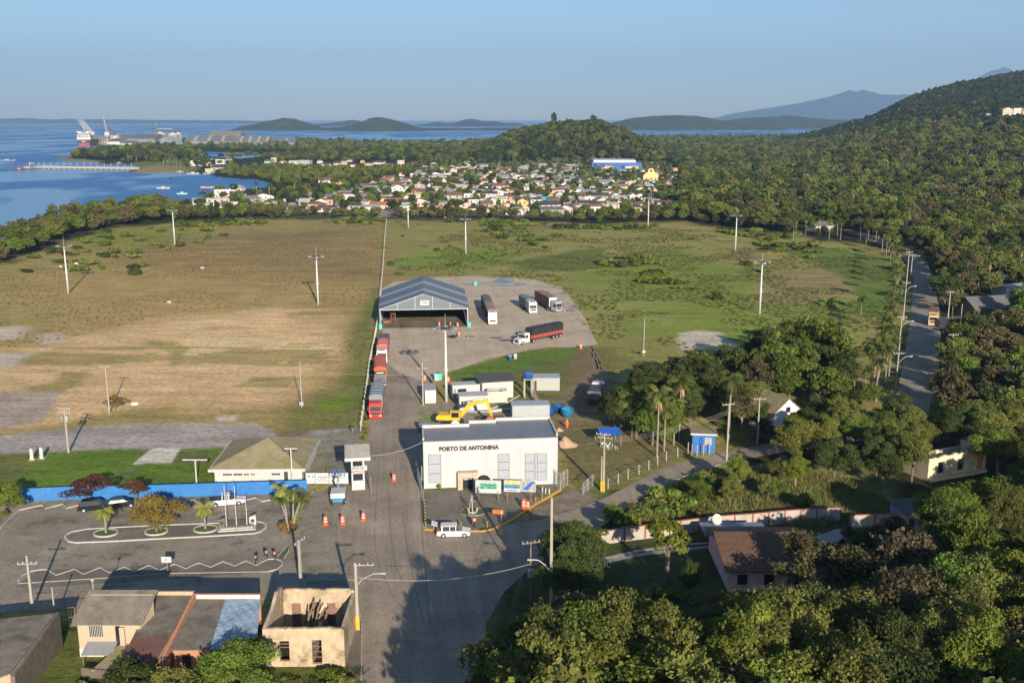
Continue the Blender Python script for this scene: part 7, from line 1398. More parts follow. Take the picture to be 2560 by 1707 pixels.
for s in specs:
    ar, px, py, wp, kd, wc_, rc_, st = s; key = (ar, kd, wc_, rc_, st); L_ = sorted(cnt[key]); lab = ({2: 'two storey ', 3: 'tall three storey '}.get(st, ''))+wc_+' '+KD[kd] % rc_+' '+AREA[ar]
    if len(L_) > 1: lab = ('leftmost ' if L_.index(px) == 0 else 'rightmost ' if L_.index(px) == len(L_)-1 else ORD[L_.index(px)]+' from left ')+lab
    lab = ' '.join(lab.split()[:16])
    p = P(px, py); Wm = wp*p.y/FPX*1.02; D = min(max(Wm*.8, 5), 11); h = (2.6 if kd != 'b' else 3.0)+(st-1)*2.7; rh = min(1.9, Wm*.16+.6)
    q = P(px-wp/2, py); z = float(TZ(q.x, q.y)); rzz = math.radians(6)+rnd.uniform(-.28, .28)
    if z > 1: 
        # stands on the slope: move nearer the height where it is seen
        for _ in range(6): q = P(px-wp/2, py, z); z = float(TZ(q.x, q.y))
    t = thing('house', lab, 'house', (q.x, q.y, z), rzz)
    dist = q.y; house_geo(t, Wm, D, h, kd, wm_(wc_), rm_(rc_), rh, (1 if Wm < 6 else 2 if Wm < 11 else 3), dist < 1100, st, True)
    keepoff(q.x+Wm/2, q.y+D/2, Wm*.55+2.5); keepoff(q.x+Wm/2, q.y-6, Wm*.6)
# smaller houses packed in between
xs_ = clear_of(fill([(640, 533), (700, 505), (860, 485), (960, 450), (1090, 420), (1350, 412), (1640, 420), (1690, 452), (1740, 495), (1640, 532), (1200, 540), (900, 532)], 17.5, 5)); xs_ = xs_[np.argsort(xs_[:, 0]/xs_[:, 1])]; seen = {}
R_ = random.Random(9); ex = []
for x, y in xs_:
    if R_.random() < .9 and all(math.hypot(x-a, y-b) > 13 for a, b, *_ in ex): ex.append((x, y, R_.choice(['white', 'white', 'cream', 'white', 'pink', 'beige', 'grey', 'orange', 'yellow', 'white', 'white']), R_.choice(['grey', 'brown', 'pale', 'dark', 'tile', 'brown', 'pale', 'red']), R_.choice('gfghm'), R_.uniform(8.5, 12.5)))
for x, y, a, b, kd, Wm in ex: seen.setdefault((a, b, kd, y < 760), []).append(x/y)
for x, y, a, b, kd, Wm in ex:
    L_ = sorted(seen[(a, b, kd, y < 760)]); k = L_.index(x/y); o_ = '' if len(L_) == 1 else ('leftmost ' if k == 0 else 'rightmost ' if k == len(L_)-1 else ORD[min(k, 19)]+' from left ')
    t = thing('small_house', o_+'small '+a+' home, '+b+' '+{'g': 'pitched', 'f': 'front gabled', 'h': 'hipped', 'm': 'sloping'}[kd]+' roof, '+('nearer' if y < 760 else 'farther')+' half of town', 'house', (x-Wm/2, y, 0), R_.uniform(-.4, .4), 'small homes of the town'); house_geo(t, Wm, R_.uniform(6, 8), R_.uniform(2.6, 3.2), kd, wm_(a), rm_(b), R_.uniform(1, 1.7), 2, y < 800, 1, True); keepoff(x, y+3, 6)
print('extra houses', len(ex))
# big blue hall with painted signs, yellow church, block with pink wall
A, rz, Wd = frame(1479, 433, 1572, 438); t = thing('blue_warehouse', 'huge bright blue shop hall with orange and white banners in the town', 'warehouse', A, -.05); bb = mat('warehouse_blue', (.04, .12, .32), .6, .08, .1); Hh = 11
MB().box(0, Wd, 0, 40, -.5, Hh).build('wall', bb, t); MB().box(2, Wd-6, 3, 45, Hh, Hh+2.2).build('roof', mat('pale_roof_big', (.55, .60, .62), .6, .08, .1), t)
for x0 in (.17, .68):
    o = MB().box(Wd*x0, Wd*(x0+.12), -.3, -.02, Hh*.45, Hh*.66).build('banner', signwhite, t); MB().prism([(Wd*(x0+.12), Hh*.42), (Wd*(x0+.24), Hh*.42), (Wd*(x0+.265), Hh*.55), (Wd*(x0+.24), Hh*.68), (Wd*(x0+.12), Hh*.68)], 'y', -.35, -.1).build('banner_arrow', mat('banner_orange', (.60, .33, .12), .6, .1), o)
keepoff(A.x+Wd/2, A.y+12, 26)
q = P(1608, 456); t = thing('yellow_church', 'yellow church with a curved gable and tall bell arch in the right of town', 'church', q, .1); ye = mat('church_yellow', (.72, .50, .20), .8, .08, .3, dirt=.2, dcol=(.4, .26, .1)); MB().prism([(0, -.5), (14, -.5), (14, 6), (11.5, 8.4), (10, 8.8), (9.4, 11.5), (7, 12.6), (4.6, 11.5), (4, 8.8), (2.5, 8.4), (0, 6)], 'y', 0, 1.2).build('facade', ye, t); MB().prism([(.5, -.5), (13.5, -.5), (13.5, 5.5), (7, 9), (.5, 5.5)], 'y', 1.2, 18).build('nave', ye, t)
MB().prism([(.2, 5.4), (7, 9.1), (13.8, 5.4), (13.8, 5.6), (7, 9.35), (.2, 5.6)], 'y', 1.2, 18.3).build('roof', rm_('brown'), t)
for x in (2, 6.2, 10.4): MB().box(x, x+1.6, -.1, .05, 0 if x == 6.2 else 1.5, 4).build('door' if x == 6.2 else 'window', wm_('brown'), t)
MB().box(6, 8, -.08, .05, 9.3, 11).build('bell_opening', dark, t); MB().box(14.1, 19, -.5, 4, -.5, 5).build('side_wing', ye, t); keepoff(q.x+7, q.y+8, 14); keepoff(q.x+7, q.y-8, 9)
# hillside houses at the far right
for px, py, wp, l, c, r_, k, st in ((2489, 302, 26, 'pale cream villa with a pointed roof high on the right hillside', 'cream', 'tile', 'f', 2), (2512, 300, 20, 'white and blue villa beside the cream one on the hillside', 'white', 'blue grey', 'b', 2), (2533, 296, 20, 'orange villa farthest right on the hillside', 'orange', 'tile', 'g', 1), (2445, 310, 10, 'tiny white house lower left of the hillside villas', 'white', 'pale', 'g', 1)):
    v = (py-853.5)/FPX; Y = 1150.
    for _ in range(60):
        zc_ = CAMH+Y*(-SP-v*CP)/(CP-v*SP); 
        if float(TZ((px-1280)/FPX*Y, Y)) >= zc_: break
        Y += 15
    x = (px-1280)/FPX*Y; z = float(TZ(x, Y))+7.; t = thing('hillside_house', l, 'house', (x-wp/2*Y/FPX, Y, z), .1); house_geo(t, wp*Y/FPX, 10, 3.+3*(st-1), k, wm_(c), rm_(r_), 2.5, 3, True, st); MB().box(.2, wp*Y/FPX-.2, .3, 9.5, -9, -.5).build('foundation', wm_(c), t); keepoff(x, Y, 14); keepoff(x, Y-14, 12); keepoff(x, Y-28, 10)
# ---------------------------------------------------------------- port
def PW(px, Y, z=0): return Vector(((px-1280)/FPX*Y/(CP)*CP, Y, z))       # on the sight column px at distance Y
def shedbig(name, label, px0, px1, py, D, h, rh, kind, wallm, roofm, stripes=0, sm=None, rza=0.0, door=None, cat='warehouse'):
    A, rz, Wd = frame(px0, py, px1, py); t = thing(name, label, cat, A, rz+rza)
    if kind == 'g':
        MB().prism([(0, -.5), (D, -.5), (D, h), (D/2, h+rh-.2), (0, h)], 'x', 0, Wd).build('wall', wallm, t); r = MB().prism([(-.6, h-.1), (D/2, h+rh), (D+.6, h-.1), (D+.6, h+.1), (D/2, h+rh+.25), (-.6, h+.1)], 'x', -.6, Wd+.6).build('roof', roofm, t)
        for k in range(stripes): x = Wd*(k+.6)/stripes; MB().add([(x, -.8, h+.14), (x+Wd*.04+2, -.8, h+.14), (x+Wd*.04+2, D/2, h+rh+.4), (x, D/2, h+rh+.4)], [(0, 1, 2, 3)]).build('roof_light', sm, r)
    else:
        MB().prism([(0, -.5), (Wd, -.5), (Wd, h), (Wd/2, h+rh-.2), (0, h)], 'y', 0, D).build('wall', wallm, t); MB().prism([(-.6, h-.1), (Wd/2, h+rh), (Wd+.6, h-.1), (Wd+.6, h+.1), (Wd/2, h+rh+.25), (-.6, h+.1)], 'y', -.6, D+.6).build('roof', roofm, t)
    if door: MB().box(Wd*door[0], Wd*door[1], -.3, .1, 0, h*.9).build('door', dark, t)
    keepoff(A.x+Wd/2, A.y+D/2, max(Wd, D)*.6)
    return t
pg = mat('port_grey', (.23, .24, .25), .7, .1, .05, dirt=.3, wave=('X', .25, .2, .25)); pr = mat('port_roof', (.14, .14, .14), .7, .12, .04, dirt=.3); ps = mat('port_roof_light', (.30, .275, .23), .7, .06); pw = mat('port_white', (.50, .49, .47), .7, .08, .06, dirt=.3)
shedbig('warehouse', 'long grey port warehouse with four pale roof strips right of the silos', 462, 600, 361.5, 48, 7, 12, 'g', pg, pr, 4, ps)
shedbig('warehouse', 'tall tan roofed warehouse rising behind the striped one', 522, 600, 354, 60, 11, 15, 'g', pg, mat('port_tan_roof', (.20, .175, .14), .7, .08, .05))
shedbig('warehouse', 'grey port warehouse with slanting pale strips and a ribbed gable end', 585, 672, 363.5, 46, 6, 13, 'g', pg, pr, 4, ps, .0)
shedbig('warehouse', 'farthest right port warehouse with one pale strip, low by the mangroves', 673, 737, 363, 40, 5, 10, 'g', pg, pr, 1, ps)
shedbig('warehouse', 'white walled low shed at the left end of the port by the quay', 268, 300, 362, 70, 7, 5, 'g', pw, pr)
shedbig('warehouse', 'white shed row in front of the silos with small dark doors', 301, 336, 366, 34, 6, 5, 'g', pw, pr, door=(.8, .9)); shedbig('warehouse', 'white shed touching the trees left of the gabled grey shed', 330, 368, 368, 30, 6, 4, 'g', pw, pr)
shedbig('warehouse', 'broad grey roofed warehouse behind the white sheds', 292, 336, 356, 70, 9, 9, 'g', pg, pr); shedbig('warehouse', 'second broad grey roofed warehouse just left of the silos', 330, 388, 357, 90, 9, 11, 'g', pg, pr)
shedbig('warehouse', 'grey gable fronted shed with a dark doorway below the silos', 384, 437, 367.5, 60, 5, 15, 'f', pg, mat('port_grey_roof', (.36, .37, .375), .6, .08, .05), door=(.36, .58))
sil = mat('silo_metal', (.33, .325, .31), .5, .06, .08, metal=.3, wave=('Z', .5, .15, .15))
def silo(px, py, wpx, ytop, ycone, label, zoff=0):
    p = P(px, py); r = wpx/2*p.y/FPX; h = hgt(px, py, ytop); hc = hgt(px, py, ycone); t = thing('silo', label, 'silo', p); MB().lathe([(r, -.5), (r, h)], n=28).build('cylinder', sil, t, True); o = MB().lathe([(r*1.02, h), (r*.2, hc), (r*.05, hc+.5)], n=28).build('cone_roof', mat('silo_cone', (.46, .42, .36), .6, .08, .1), t, True); MB().box(-r*.45, r*.45, -2, 2, hc-1, hc+2).build('head_house', darkmetal, o); keepoff(p.x, p.y, r*1.2)
silo(402, 354, 33, 337, 329, 'grey grain silo on the left, behind the elevator tower'); silo(434, 360.5, 29, 338, 331, 'grey grain silo in the middle, nearest of the three'); silo(447, 356, 20, 337, 330, 'grey grain silo mostly hidden at the right')
p = P(394.5, 356); t = thing('elevator_tower', 'lattice grain elevator tower standing against the left silo', 'tower', p); Ht = hgt(394.5, 356, 309); mb = MB(); [mb.tube((x, y, 0), (x, y, Ht), .35, n=5) for x in (-2, 2) for y in (-2, 2)]
for k in range(12): mb.tube((-2, -2, Ht*k/12), (2, -2, Ht*(k+1)/12), .25, n=4); mb.tube((2, -2, Ht*k/12), (-2, -2, Ht*(k+1)/12), .25, n=4)
mb.build('lattice', pr, t); MB().box(-1.2, 1.2, -1.2, 1.2, 0, Ht).build('leg_casing', pg, t); MB().box(-3.2, 3.2, -3, 3, Ht-3, Ht).build('head_box', pg, t); hb_ = hgt(394.5, 356, 322.5); MB().box(0, 40, -1.3, 1.3, hb_-.9, hb_+1.1).build('conveyor_bridge', ps, t); keepoff(p.x, p.y, 5)
# ship at the quay, seen from its stern
p = P(210, 364.5); p.z = -.6; t = thing('cargo_ship', 'bulk carrier with a black and red hull and four raised white cranes', 'ship', p, math.radians(13)); Ls = 175; B = 15.
hullp = [(-B*.8, 0), (-B*.97, 8), (-B, 30), (-B, Ls-35), (-B*.6, Ls-10), (0, Ls), (B*.6, Ls-10), (B, Ls-35), (B, 30), (B*.97, 8), (B*.8, 0)]
MB().prism([(a*.93, b+1) for a, b in hullp], 'z', -2, 6.2).build('lower_hull', mat('hull_red', (.30, .06, .045), .6, .1, .05), t); MB().prism(hullp, 'z', 6.2, 12.5).build('upper_hull', mat('hull_black', (.03, .035, .05), .5, .1), t)
MB().prism([(a*.985, b) for a, b in hullp], 'z', 12.5, 13.3).build('deck', mat('deck_red', (.22, .08, .06), .7, .1), t)
s = MB().box(-B*.95, B*.95, 4, 26, 13.2, 18).box(-B*.85, B*.85, 5, 24, 18, 24).box(-B*.75, B*.75, 6, 22, 24, 28.5).box(-B, B, 10, 18, 28.5, 31).build('superstructure', white, t)
for z in (19.5, 22.5, 25.5): MB().box(-B*.7, B*.7, 4.9, 4.95 if z < 24 else 5.95, z, z+.9).build('window_row', dark, s)
MB().box(-4, 4, 5.5, 11, 28.5, 34).build('funnel', mat('funnel_blue', (.07, .13, .25), .5, .1), s); MB().box(-B*.62, -B*.48, 3.5, 4, 19, 23).build('lifeboat', redp, s); MB().tube((0, 14, 31), (0, 14, 42), .5, n=6).build('mast', white, s)
text_part('lettering', 'PORT', 2.2, signwhite, t, (0, -.1, 9.5), bold=.03, ex=.05) if False else MB().box(-4, 4, -.12, -.05, 9.3, 10.3).box(-2.6, 2.6, -.12, -.05, 7.8, 8.7).build('name_marks', signwhite, t)
for k in range(4):
    y = 48+k*27; c = MB().box(-1.8, 1.8, y-1.8, y+1.8, 13, 28).build('crane_pedestal', white, t); MB().tube((0, y, 27), (-16-k*1.2, y-6, 56), 1.0, .6, n=6).build('jib', white, c); MB().box(-2.6, 2.6, y-2.6, y+2.6, 24, 29).build('crane_house', offwhite, c)
keepoff(p.x, p.y, 1)
# quay with cranes
struct('quay', MB().poly([tuple(P(a, b, .6)) for a, b in ((236, 361.5), (262, 364), (305, 358), (300, 348), (262, 347), (250, 350))]), concrete)
def mcrane(px, py, ytop, lean, m, label, base=7, cat='harbour crane'):
    p = P(px, py); t = thing('harbour_crane', label, cat, p); H = hgt(px, py, ytop); MB().box(-base, base, -base, base, .6, 4).build('undercarriage', m, t); MB().box(-2, 2, -2, 2, 4, H*.4).build('tower', m, t); MB().box(-5, 6, -4, 4, H*.28, H*.42).build('machine_house', offwhite if m is not redp else redp, t)
    mb = MB(); 
    for s in (-1, 1): mb.tube((s*2, 0, H*.38), (lean+s*.6, 0, H), .55, n=5)
    for k in range(10): a = k/10; mb.tube((2*(1-a)+(lean)*a, 0, H*(.38+.62*a)), (-2*(1-a)+lean*(a+.1), 0, H*(.38+.62*(a+.1))), .35, n=4)
    mb.build('jib', m, t)
mcrane(270, 358, 292, -6, mat('crane_pale', (.36, .30, .28), .6, .1), 'tallest pale lattice crane standing upright on the quay')
mcrane(290, 357, 316, -14, mat('crane_red', (.22, .04, .04), .6, .1), 'dark red crane leaning left over the quay warehouses', 5); mcrane(296, 354, 326, 6, mat('crane_red', (.22, .04, .04)), 'short red crane at the right of the leaning one', 5); mcrane(301, 355, 334, -4, mat('crane_pale', (.36, .30, .28)), 'small pale crane tower at the right end of the quay', 4)
t = thing('quay_building', 'cream block with vertical bands among the cranes on the quay', 'building', P(276, 356)); MB().box(0, 22, 0, 14, 0, 17).build('wall', wm_('cream'), t); MB().box(-.4, 22.4, -.4, 14.4, 17, 17.6).build('roof', pr, t); MB().box(6, 7.5, -.3, 0, 1, 15).box(13, 14.5, -.3, 0, 1, 15).build('window', dark, t)
t = thing('conveyor_gantry', 'grey conveyor gantry on legs along the quay beside the ship', 'gantry', P(236, 362)); mb = MB(); [mb.box(x-.6, x+.6, -1, 1, 0, 14) for x in range(0, 34, 4)]; mb.build('legs', mat('gantry_tan', (.35, .29, .21), .8, .15, .1), t); MB().box(-1, 33, -2, 2, 14, 17).build('deck', pr, t)
# jetty
q0, q1, q2 = P(57, 424, 0), P(110, 422, 0), P(346, 425.5, 0); q0.z = q1.z = q2.z = 0; t = thing('jetty', 'long cream jetty on piles reaching out into the bay', 'jetty', q0); a, b, c = (Vector((0, 0, 0)), q1-q0, q2-q0); jm = mat('jetty_cream', (.40, .33, .21), .8, .08, .3)
MB().strip([tuple(v)[:2] for v in (a, b, c)], 3.2, 1.2, 2.0).build('deck', jm, t); mb = MB(); [mb.strip([(v.x, v.y+s) for v in (a, b, c)], .2, 2.0, 3.0) for s in (-1.5, 1.5)]; mb.build('railing', jm, t)
mb = MB(); n_ = 19; pts_ = [b.lerp(c, k/(n_-1)) for k in range(n_)]; [mb.tube((v.x, v.y+s, -2), (v.x, v.y+s, 1.2), .35, n=6) for v in pts_ for s in (-1.2, 1.2)]; mb.build('piles', concrete, t)
for v in [b.lerp(c, k/14) for k in range(14)]+[a.lerp(b, .3), a.lerp(b, .75)]: MB().tube((v.x, v.y+1.4, 2), (v.x, v.y+1.4, 8), .13, .09, n=5).build('lamp_post', steel, t)
def boat(px, py, L_, label, hull=white, cabm=white, canopy=None, rza=0.1, name='boat', z=-.6):
    p = P(px, py, -.6); t = thing(name, label, 'boat', p, rza); B = L_*.14
    vs = []; n = 9
    for k in range(n):
        u_ = k/(n-1)*2-1; wv = B*(1-abs(u_)**2.6)**.8+.02; zz_ = .9+.35*u_*u_
        vs += [(u_*L_/2, -wv, zz_), (u_*L_/2, wv, zz_), (u_*L_/2*.93, wv*.6, -.25), (u_*L_/2*.93, -wv*.6, -.25)]
    fs = [];
    for k in range(n-1):
        for j in range(4): fs.append((k*4+j, k*4+(j+1) % 4, (k+1)*4+(j+1) % 4, (k+1)*4+j))
    fs += [(0, 1, 2, 3), (4*n-1, 4*n-2, 4*n-3, 4*n-4)]; mb = MB(); mb.add(vs, fs); mb.build('hull', hull, t)
    MB().box(-L_*.12, L_*.16, -B*.6, B*.6, .9, 2.1).build('cabin', cabm, t); MB().box(-L_*.1, L_*.17, -B*.62, B*.62, 1.5, 1.85).build('windows', dark, t)
    if canopy: MB().box(-L_*.35, L_*.3, -B*.9, B*.9, 2.6, 2.75).build('canopy', canopy, t); mb = MB(); [mb.tube((x, y, .8), (x, y, 2.6), .06, n=5) for x in (-L_*.3, L_*.25) for y in (-B*.7, B*.7)]; mb.build('canopy_posts', steel, t)
brn = mat('boat_dark_red', (.20, .06, .06), .6, .1)
boat(408, 472, 11, 'white motor boat alone in the middle of the calm bay'); boat(519, 470, 12, 'boat with a dark canopy moored off the near shore palms', white, brn, brn); boat(506, 480, 5.5, 'small dark red boat moored beside the canopied one', brn, brn, rza=1.2); boat(455, 486, 8, 'low pale green boat close to the near shore grass', mat('boat_green', (.35, .5, .42), .6, .1), mat('boat_green', (.35, .5, .42)))
boat(482, 435, 13, 'white boat moored at the village beach on the left', white, signwhite); boat(522, 435, 12, 'white boat moored at the village beach nearest the mangroves'); boat(450, 432, 8, 'rounded white boat at the left end of the village beach')
boat(298, 409.5, 9, 'thin pale boat in the inlet behind the jetty'); boat(18, 402, 22, 'long white and pink boat at the left edge beyond the jetty', white, mat('boat_pink', (.6, .4, .36), .6, .1)); boat(79, 409, 8, 'small rounded white and red boat beyond the jetty head', white, redp, rza=1.)
boat(50, 425, 14, 'red and white boat tied to the pontoon at the jetty head', redp, white, redp); boat(427, 447, 3, 'tiny dark dinghy in the water off the village beach', black, black, rza=.3)
for i, px in enumerate((34, 40, 53, 60, 77, 82, 88)): o_ = ['leftmost', 'second', 'third', 'fourth', 'fifth', 'sixth', 'rightmost'][i]; p = P(px, 426+(i % 2), -.6); t = thing('mooring_pile', o_+' dark mooring pile in the water near the jetty head', 'pile', p, 0, 'mooring piles'); MB().tube((0, 0, -2), (0, 0, 5.5), .5, n=8).build('pile', darkmetal, t); MB().lathe([(.55, 5.5), (.1, 5.9)], n=8).build('cap', darkmetal, t)
# ---------------------------------------------------------------- palms standing out
for px, py, pt, l in ((1642, 1142, 985, 'tall palm with a long bare trunk, leftmost of the group before the blue hut'), (1660, 1128, 1020, 'shorter palm second from left in the group before the blue hut'), (1697, 1105, 955, 'tall dark crowned palm in the middle of the group left of the blue hut'), (1684, 1112, 1005, 'palm half hidden behind the group left of the blue hut'), (1821, 1102, 945, 'single tall palm beside the twin poles right of the blue hut'),
                      (2133, 1000, 915, 'palm at the left end of the avenue palm grove'), (2160, 1000, 925, 'palm second from left in the avenue palm grove'), (2183, 985, 875, 'palm with a drooping crown in the thick avenue grove'), (2152, 790, 743, 'lone palm at the far right of the green field'), (1758, 500, 470, 'coconut palm in the town trees')):
    q = P(px, py); plant_palm(q.x, q.y, l, hgt(px, py, pt), name='palm_tree')
av = [(2205, 985), (2195, 960), (2212, 965), (2222, 940), (2208, 925), (2225, 905), (2210, 890), (2230, 870), (2218, 850), (2234, 835), (2222, 818), (2238, 800), (2236, 762), (2240, 740), (2244, 722), (2235, 705), (2246, 690), (2232, 675), (2242, 665), (2226, 655), (2238, 648), (2215, 640), (2222, 632), (2205, 628), (2208, 618), (2195, 615), (2180, 612), (2170, 606), (2165, 610), (2190, 603), (2150, 602), (2176, 975), (2189, 1005), (2170, 950)]
for i, (px, py) in enumerate(av): q = P(px, py); plant_palm(q.x, q.y, ('slender palm ' if i % 2 else 'full palm ')+('at the near end of the avenue row' if py > 955 else 'in the near half of the avenue row' if py > 880 else 'of the avenue row, below the orange truck' if py > 815 else 'of the avenue row, level with the orange truck' if py > 740 else 'of the avenue row, level with the box truck' if py > 680 else 'where the avenue row starts to bend' if py > 635 else 'at the far end of the avenue row')+(', left side' if px < 2215 else ', kerb side'), rnd.uniform(7.5, 9.8), 'palms along the avenue')
for k in range(8): q = P(1975+k*19+rnd.uniform(-8, 8), 592+rnd.uniform(-8, 12)); plant_palm(q.x, q.y, ['leftmost', 'second', 'third', 'fourth', 'fifth', 'sixth', 'seventh', 'rightmost'][k]+' palm of the loose row at the far corner of the green field', rnd.uniform(7, 9), 'palms at the far field corner')
for px, py, h, l, sc in ((265, 1333, 3.3, 'small bright green palm in the left round bed of the island', .8), (514, 1323, 3.1, 'small bright green palm in the right round bed by the flagpoles', .8)):
    q = P(px, py); t = thing('small_palm', l, 'palm', q+Vector((0, 0, .15))); 
    for nm, d in palm_meshes(int(px), LM['bright palm'], h=h, nf=11, fl=2.0): 
        if nm in ('fronds', 'trunk'): put(d, nm, t)
t = thing('palm_clump', 'clump of several slender palms rising from the grass wedge by the gate', 'palm', P(724, 1330))
for k, (dx, dy, h, tx, ty) in enumerate(((0, 0, 4.6, -1.2, .3), (.3, .3, 5.4, .3, .5), (.4, -.1, 4.9, 1.4, .2), (-.3, .4, 5.6, -.9, .9), (.1, .6, 4.4, 1.9, .7))):
    pm = palm_meshes(40+k, LM['bright palm'] if k % 2 else LM['palm'], h=h, nf=11, fl=1.9)
    for nm, d in pm:
        if nm in ('fronds', 'trunk'):
            for v in d.vertices: f_ = max(v.co.z, 0)/h; v.co.x += dx+tx*min(f_, 1.1)**1.5; v.co.y += dy+ty*min(f_, 1.1)**1.5
            put(d, nm, t)
shrub(724, 1334, 1.1, 1.9, 'golden brown', 'yellow flowering bush at the foot of the palm clump', nl=1500, ls=.1); shrub(740, 1300, .6, .6, 'mid green', 'low green plant right of the palm clump', nl=300)
# single trees that stand out
def named_tree(px, py, look, label, h=None, w_=None, seed=1, nl=7000, ls=.15, **k):
    q = P(px, py); t = thing('leafy_tree', label, 'tree', (q.x, q.y, float(TZ(q.x, q.y))), rnd.uniform(0, 6)); d = dict(h=h, w=w_, nl=nl, ls=ls, lobes=16, base=.2); d.update(k); cm, tm = tree_meshes(seed, LM[look], bark, **d); put(cm, 'crown', t); put(tm, 'trunk', t); return t
named_tree(391, 1330, 'golden brown', 'wide golden brown tree in the middle bed of the island', 5.0, 4.4, 3, 9000, .13, base=.12, flat=.7, lobes=20)
named_tree(225, 1262, 'reddish brown', 'reddish brown tree with flat layered branches by the blue wall', 4.6, 3.9, 5, 2600, .15, base=.35, flat=.3, lobes=18, trunk_r=.13)
named_tree(340, 1268, 'reddish brown', 'smaller reddish brown tree between the cars and the blue wall', 4.4, 2.7, 8, 1400, .15, base=.45, flat=.35, lobes=12, trunk_r=.11)
named_tree(15, 1285, 'mid green', 'dense round green tree at the left edge by the blue wall', 4.6, 3.3, 9, 9000, .13, base=.08); named_tree(-70, 1300, 'mid green', 'green tree cut by the left photo edge', 4.6, 3.5, 10, 5000, .14, base=.08)
named_tree(288, 1025, 'golden brown', 'small thin leaved tree behind the leaning pole in the field', 3.2, 2.3, 12, 1300, .12, base=.15, lobes=12, trunk_r=.09)
named_tree(610, 1728, 'mid green', 'broad green tree in front of the terrace houses at the bottom', 5.2, 4.6, 13, 12000, .13, base=.12, lobes=22); named_tree(560, 1745, 'mid green', 'green tree left of the broad one at the bottom edge', 4.4, 2.8, 14, 6000, .13, base=.1)
named_tree(345, 1760, 'dark green', 'low dark tree at the bottom edge under the beige house', 4.2, 3.6, 15, 7000, .13, base=.1); named_tree(450, 1790, 'olive', 'olive bushy tree at the bottom edge left of the broad green tree', 4.6, 3.3, 16, 6000, .13, base=.1)
named_tree(1665, 1470, 'yellow green', 'bright yellow green tree with a stout trunk in the villa garden', 8.7, 3.0, 21, 3600, .18, base=.5, trunk_r=.3, lobes=15); 
t = named_tree(1275+1060, 0+1400, 'dark green', 'dark conifer like tree beside the tiled shed', 9, 3.2, 23, 9000, .14, base=.2, flat=1.1)
for px, py, lb, hh in ((1960, 1528, 'wide half leafless tree spreading over the terracotta roof', 9.6), (2090, 1540, 'pale branched bare tree right of the terracotta roof', 9), (1480, 1800, 'brown half bare tree at the left of the foreground wood', 12)):
    q = P(px, py); t = thing('bare_tree', lb, 'tree', (q.x, q.y, 0), rnd.uniform(0, 6)); cm, tm = bare_meshes(px, LM['brownish'], palebark, hh, 5, 9000, .11); put(cm, 'crown', t); put(tm, 'trunk', t); t.scale = (1.5, 1.3, .95)
# ---------------------------------------------------------------- woods: every standing point once, nearest as single trees
WOODS = []   # x, y, look, scale, label, group
def wood(pl, spacing, looks, label, group, s=(.8, 1.15), seed=0, grow=0., prob=1.0, clear=True, world=False):
    p = fill(pl, spacing, seed, grow, world); R = np.random.RandomState(seed+99); p = p[R.rand(len(p)) < prob]
    p = p[~iswater(p[:, 0], p[:, 1])]
    if clear: p = clear_of(p)
    for x, y in p: WOODS.append((x, y, looks[int(R.rand()*len(looks))], R.uniform(*s), label, group))
DG, MG, OL, BR, YG = LOOKS[:5]; GB = 'grey brown'
FGX = [(1190, 1790), (1290, 1660), (1400, 1620), (1560, 1600), (1650, 1590), (1800, 1560), (2150, 1540), (2240, 1440), (2300, 1380), (2450, 1350), (2750, 1340), (3000, 1900), (2400, 2300), (1190, 2300)]
CANX = [1100, 1150, 1200, 1290, 1400, 1480, 1560, 1640, 1740, 1820, 1900, 2050, 2200, 2250, 2330, 2500, 2600, 2900]; CANY = [1740, 1690, 1580, 1500, 1430, 1400, 1450, 1525, 1480, 1470, 1455, 1450, 1420, 1340, 1240, 1250, 1260, 1300]
def front(x0, x1, y0, y1, sp, seed, looks, hmax, lb, gr):
    R = np.random.RandomState(seed); y = y0
    while y < y1:
        for x in np.arange(x0, x1, sp):
            a, b = x+R.uniform(-.5, .5)*sp, y+R.uniform(-.5, .5)*sp; px = 1280+a/b*FPX/1.09
            if a < -1.5-(b-60)*.03+2 or px > 2720: continue
            v = (np.interp(px+R.uniform(-30, 30), CANX, CANY)-853.5+R.uniform(-12, 45))/FPX; H_ = CAMH+b*(-SP-v*CP)/(CP-v*SP); H_ = min(H_, hmax*R.uniform(.75, 1.05))
            if H_ > 3.2 and all(math.hypot(a-q[0], b-q[1]) > q[2]*.8 for q in BLOCK): WOODS.append((a, b, looks[int(R.rand()*len(looks))], H_/10.2, lb, gr))
        y += sp
front(-2, 22, 62, 84, 3.3, 13, [MG, OL, MG, BR, OL, YG], 16, 'mixed wood filling the lower right corner', 'trees of the lower right wood')
front(20, 75, 62, 104, 4.6, 3, [MG, DG, OL, YG, MG, OL, BR, MG, YG, GB, BR], 14, 'mixed wood filling the lower right corner', 'trees of the lower right wood')
wood([(2290, 1385), (2350, 1300), (2480, 1250), (2700, 1230), (2750, 1400), (2450, 1420)], 5, [DG, OL, MG], 'tall tree at the right edge behind the lilac hut', 'trees behind the lilac hut', (.85, 1.1), 31)
wood([(1395, 1470), (1440, 1410), (1480, 1425), (1420, 1540)], 4, [DG, MG], 'dark tree at the road corner below the pale wall', 'trees at the road corner', (.7, .9), 5)
wood([(1580, 1310), (1650, 1262), (1730, 1228), (1820, 1198), (1960, 1168), (2060, 1170), (2080, 1200), (2200, 1230), (2260, 1290), (2100, 1292), (1800, 1308), (1620, 1320)], 5.2, [MG, OL, YG, OL], 'small tree on the grassy bank between side road and yard wall', 'trees on the grassy bank', (.35, .62), 6, prob=.45)
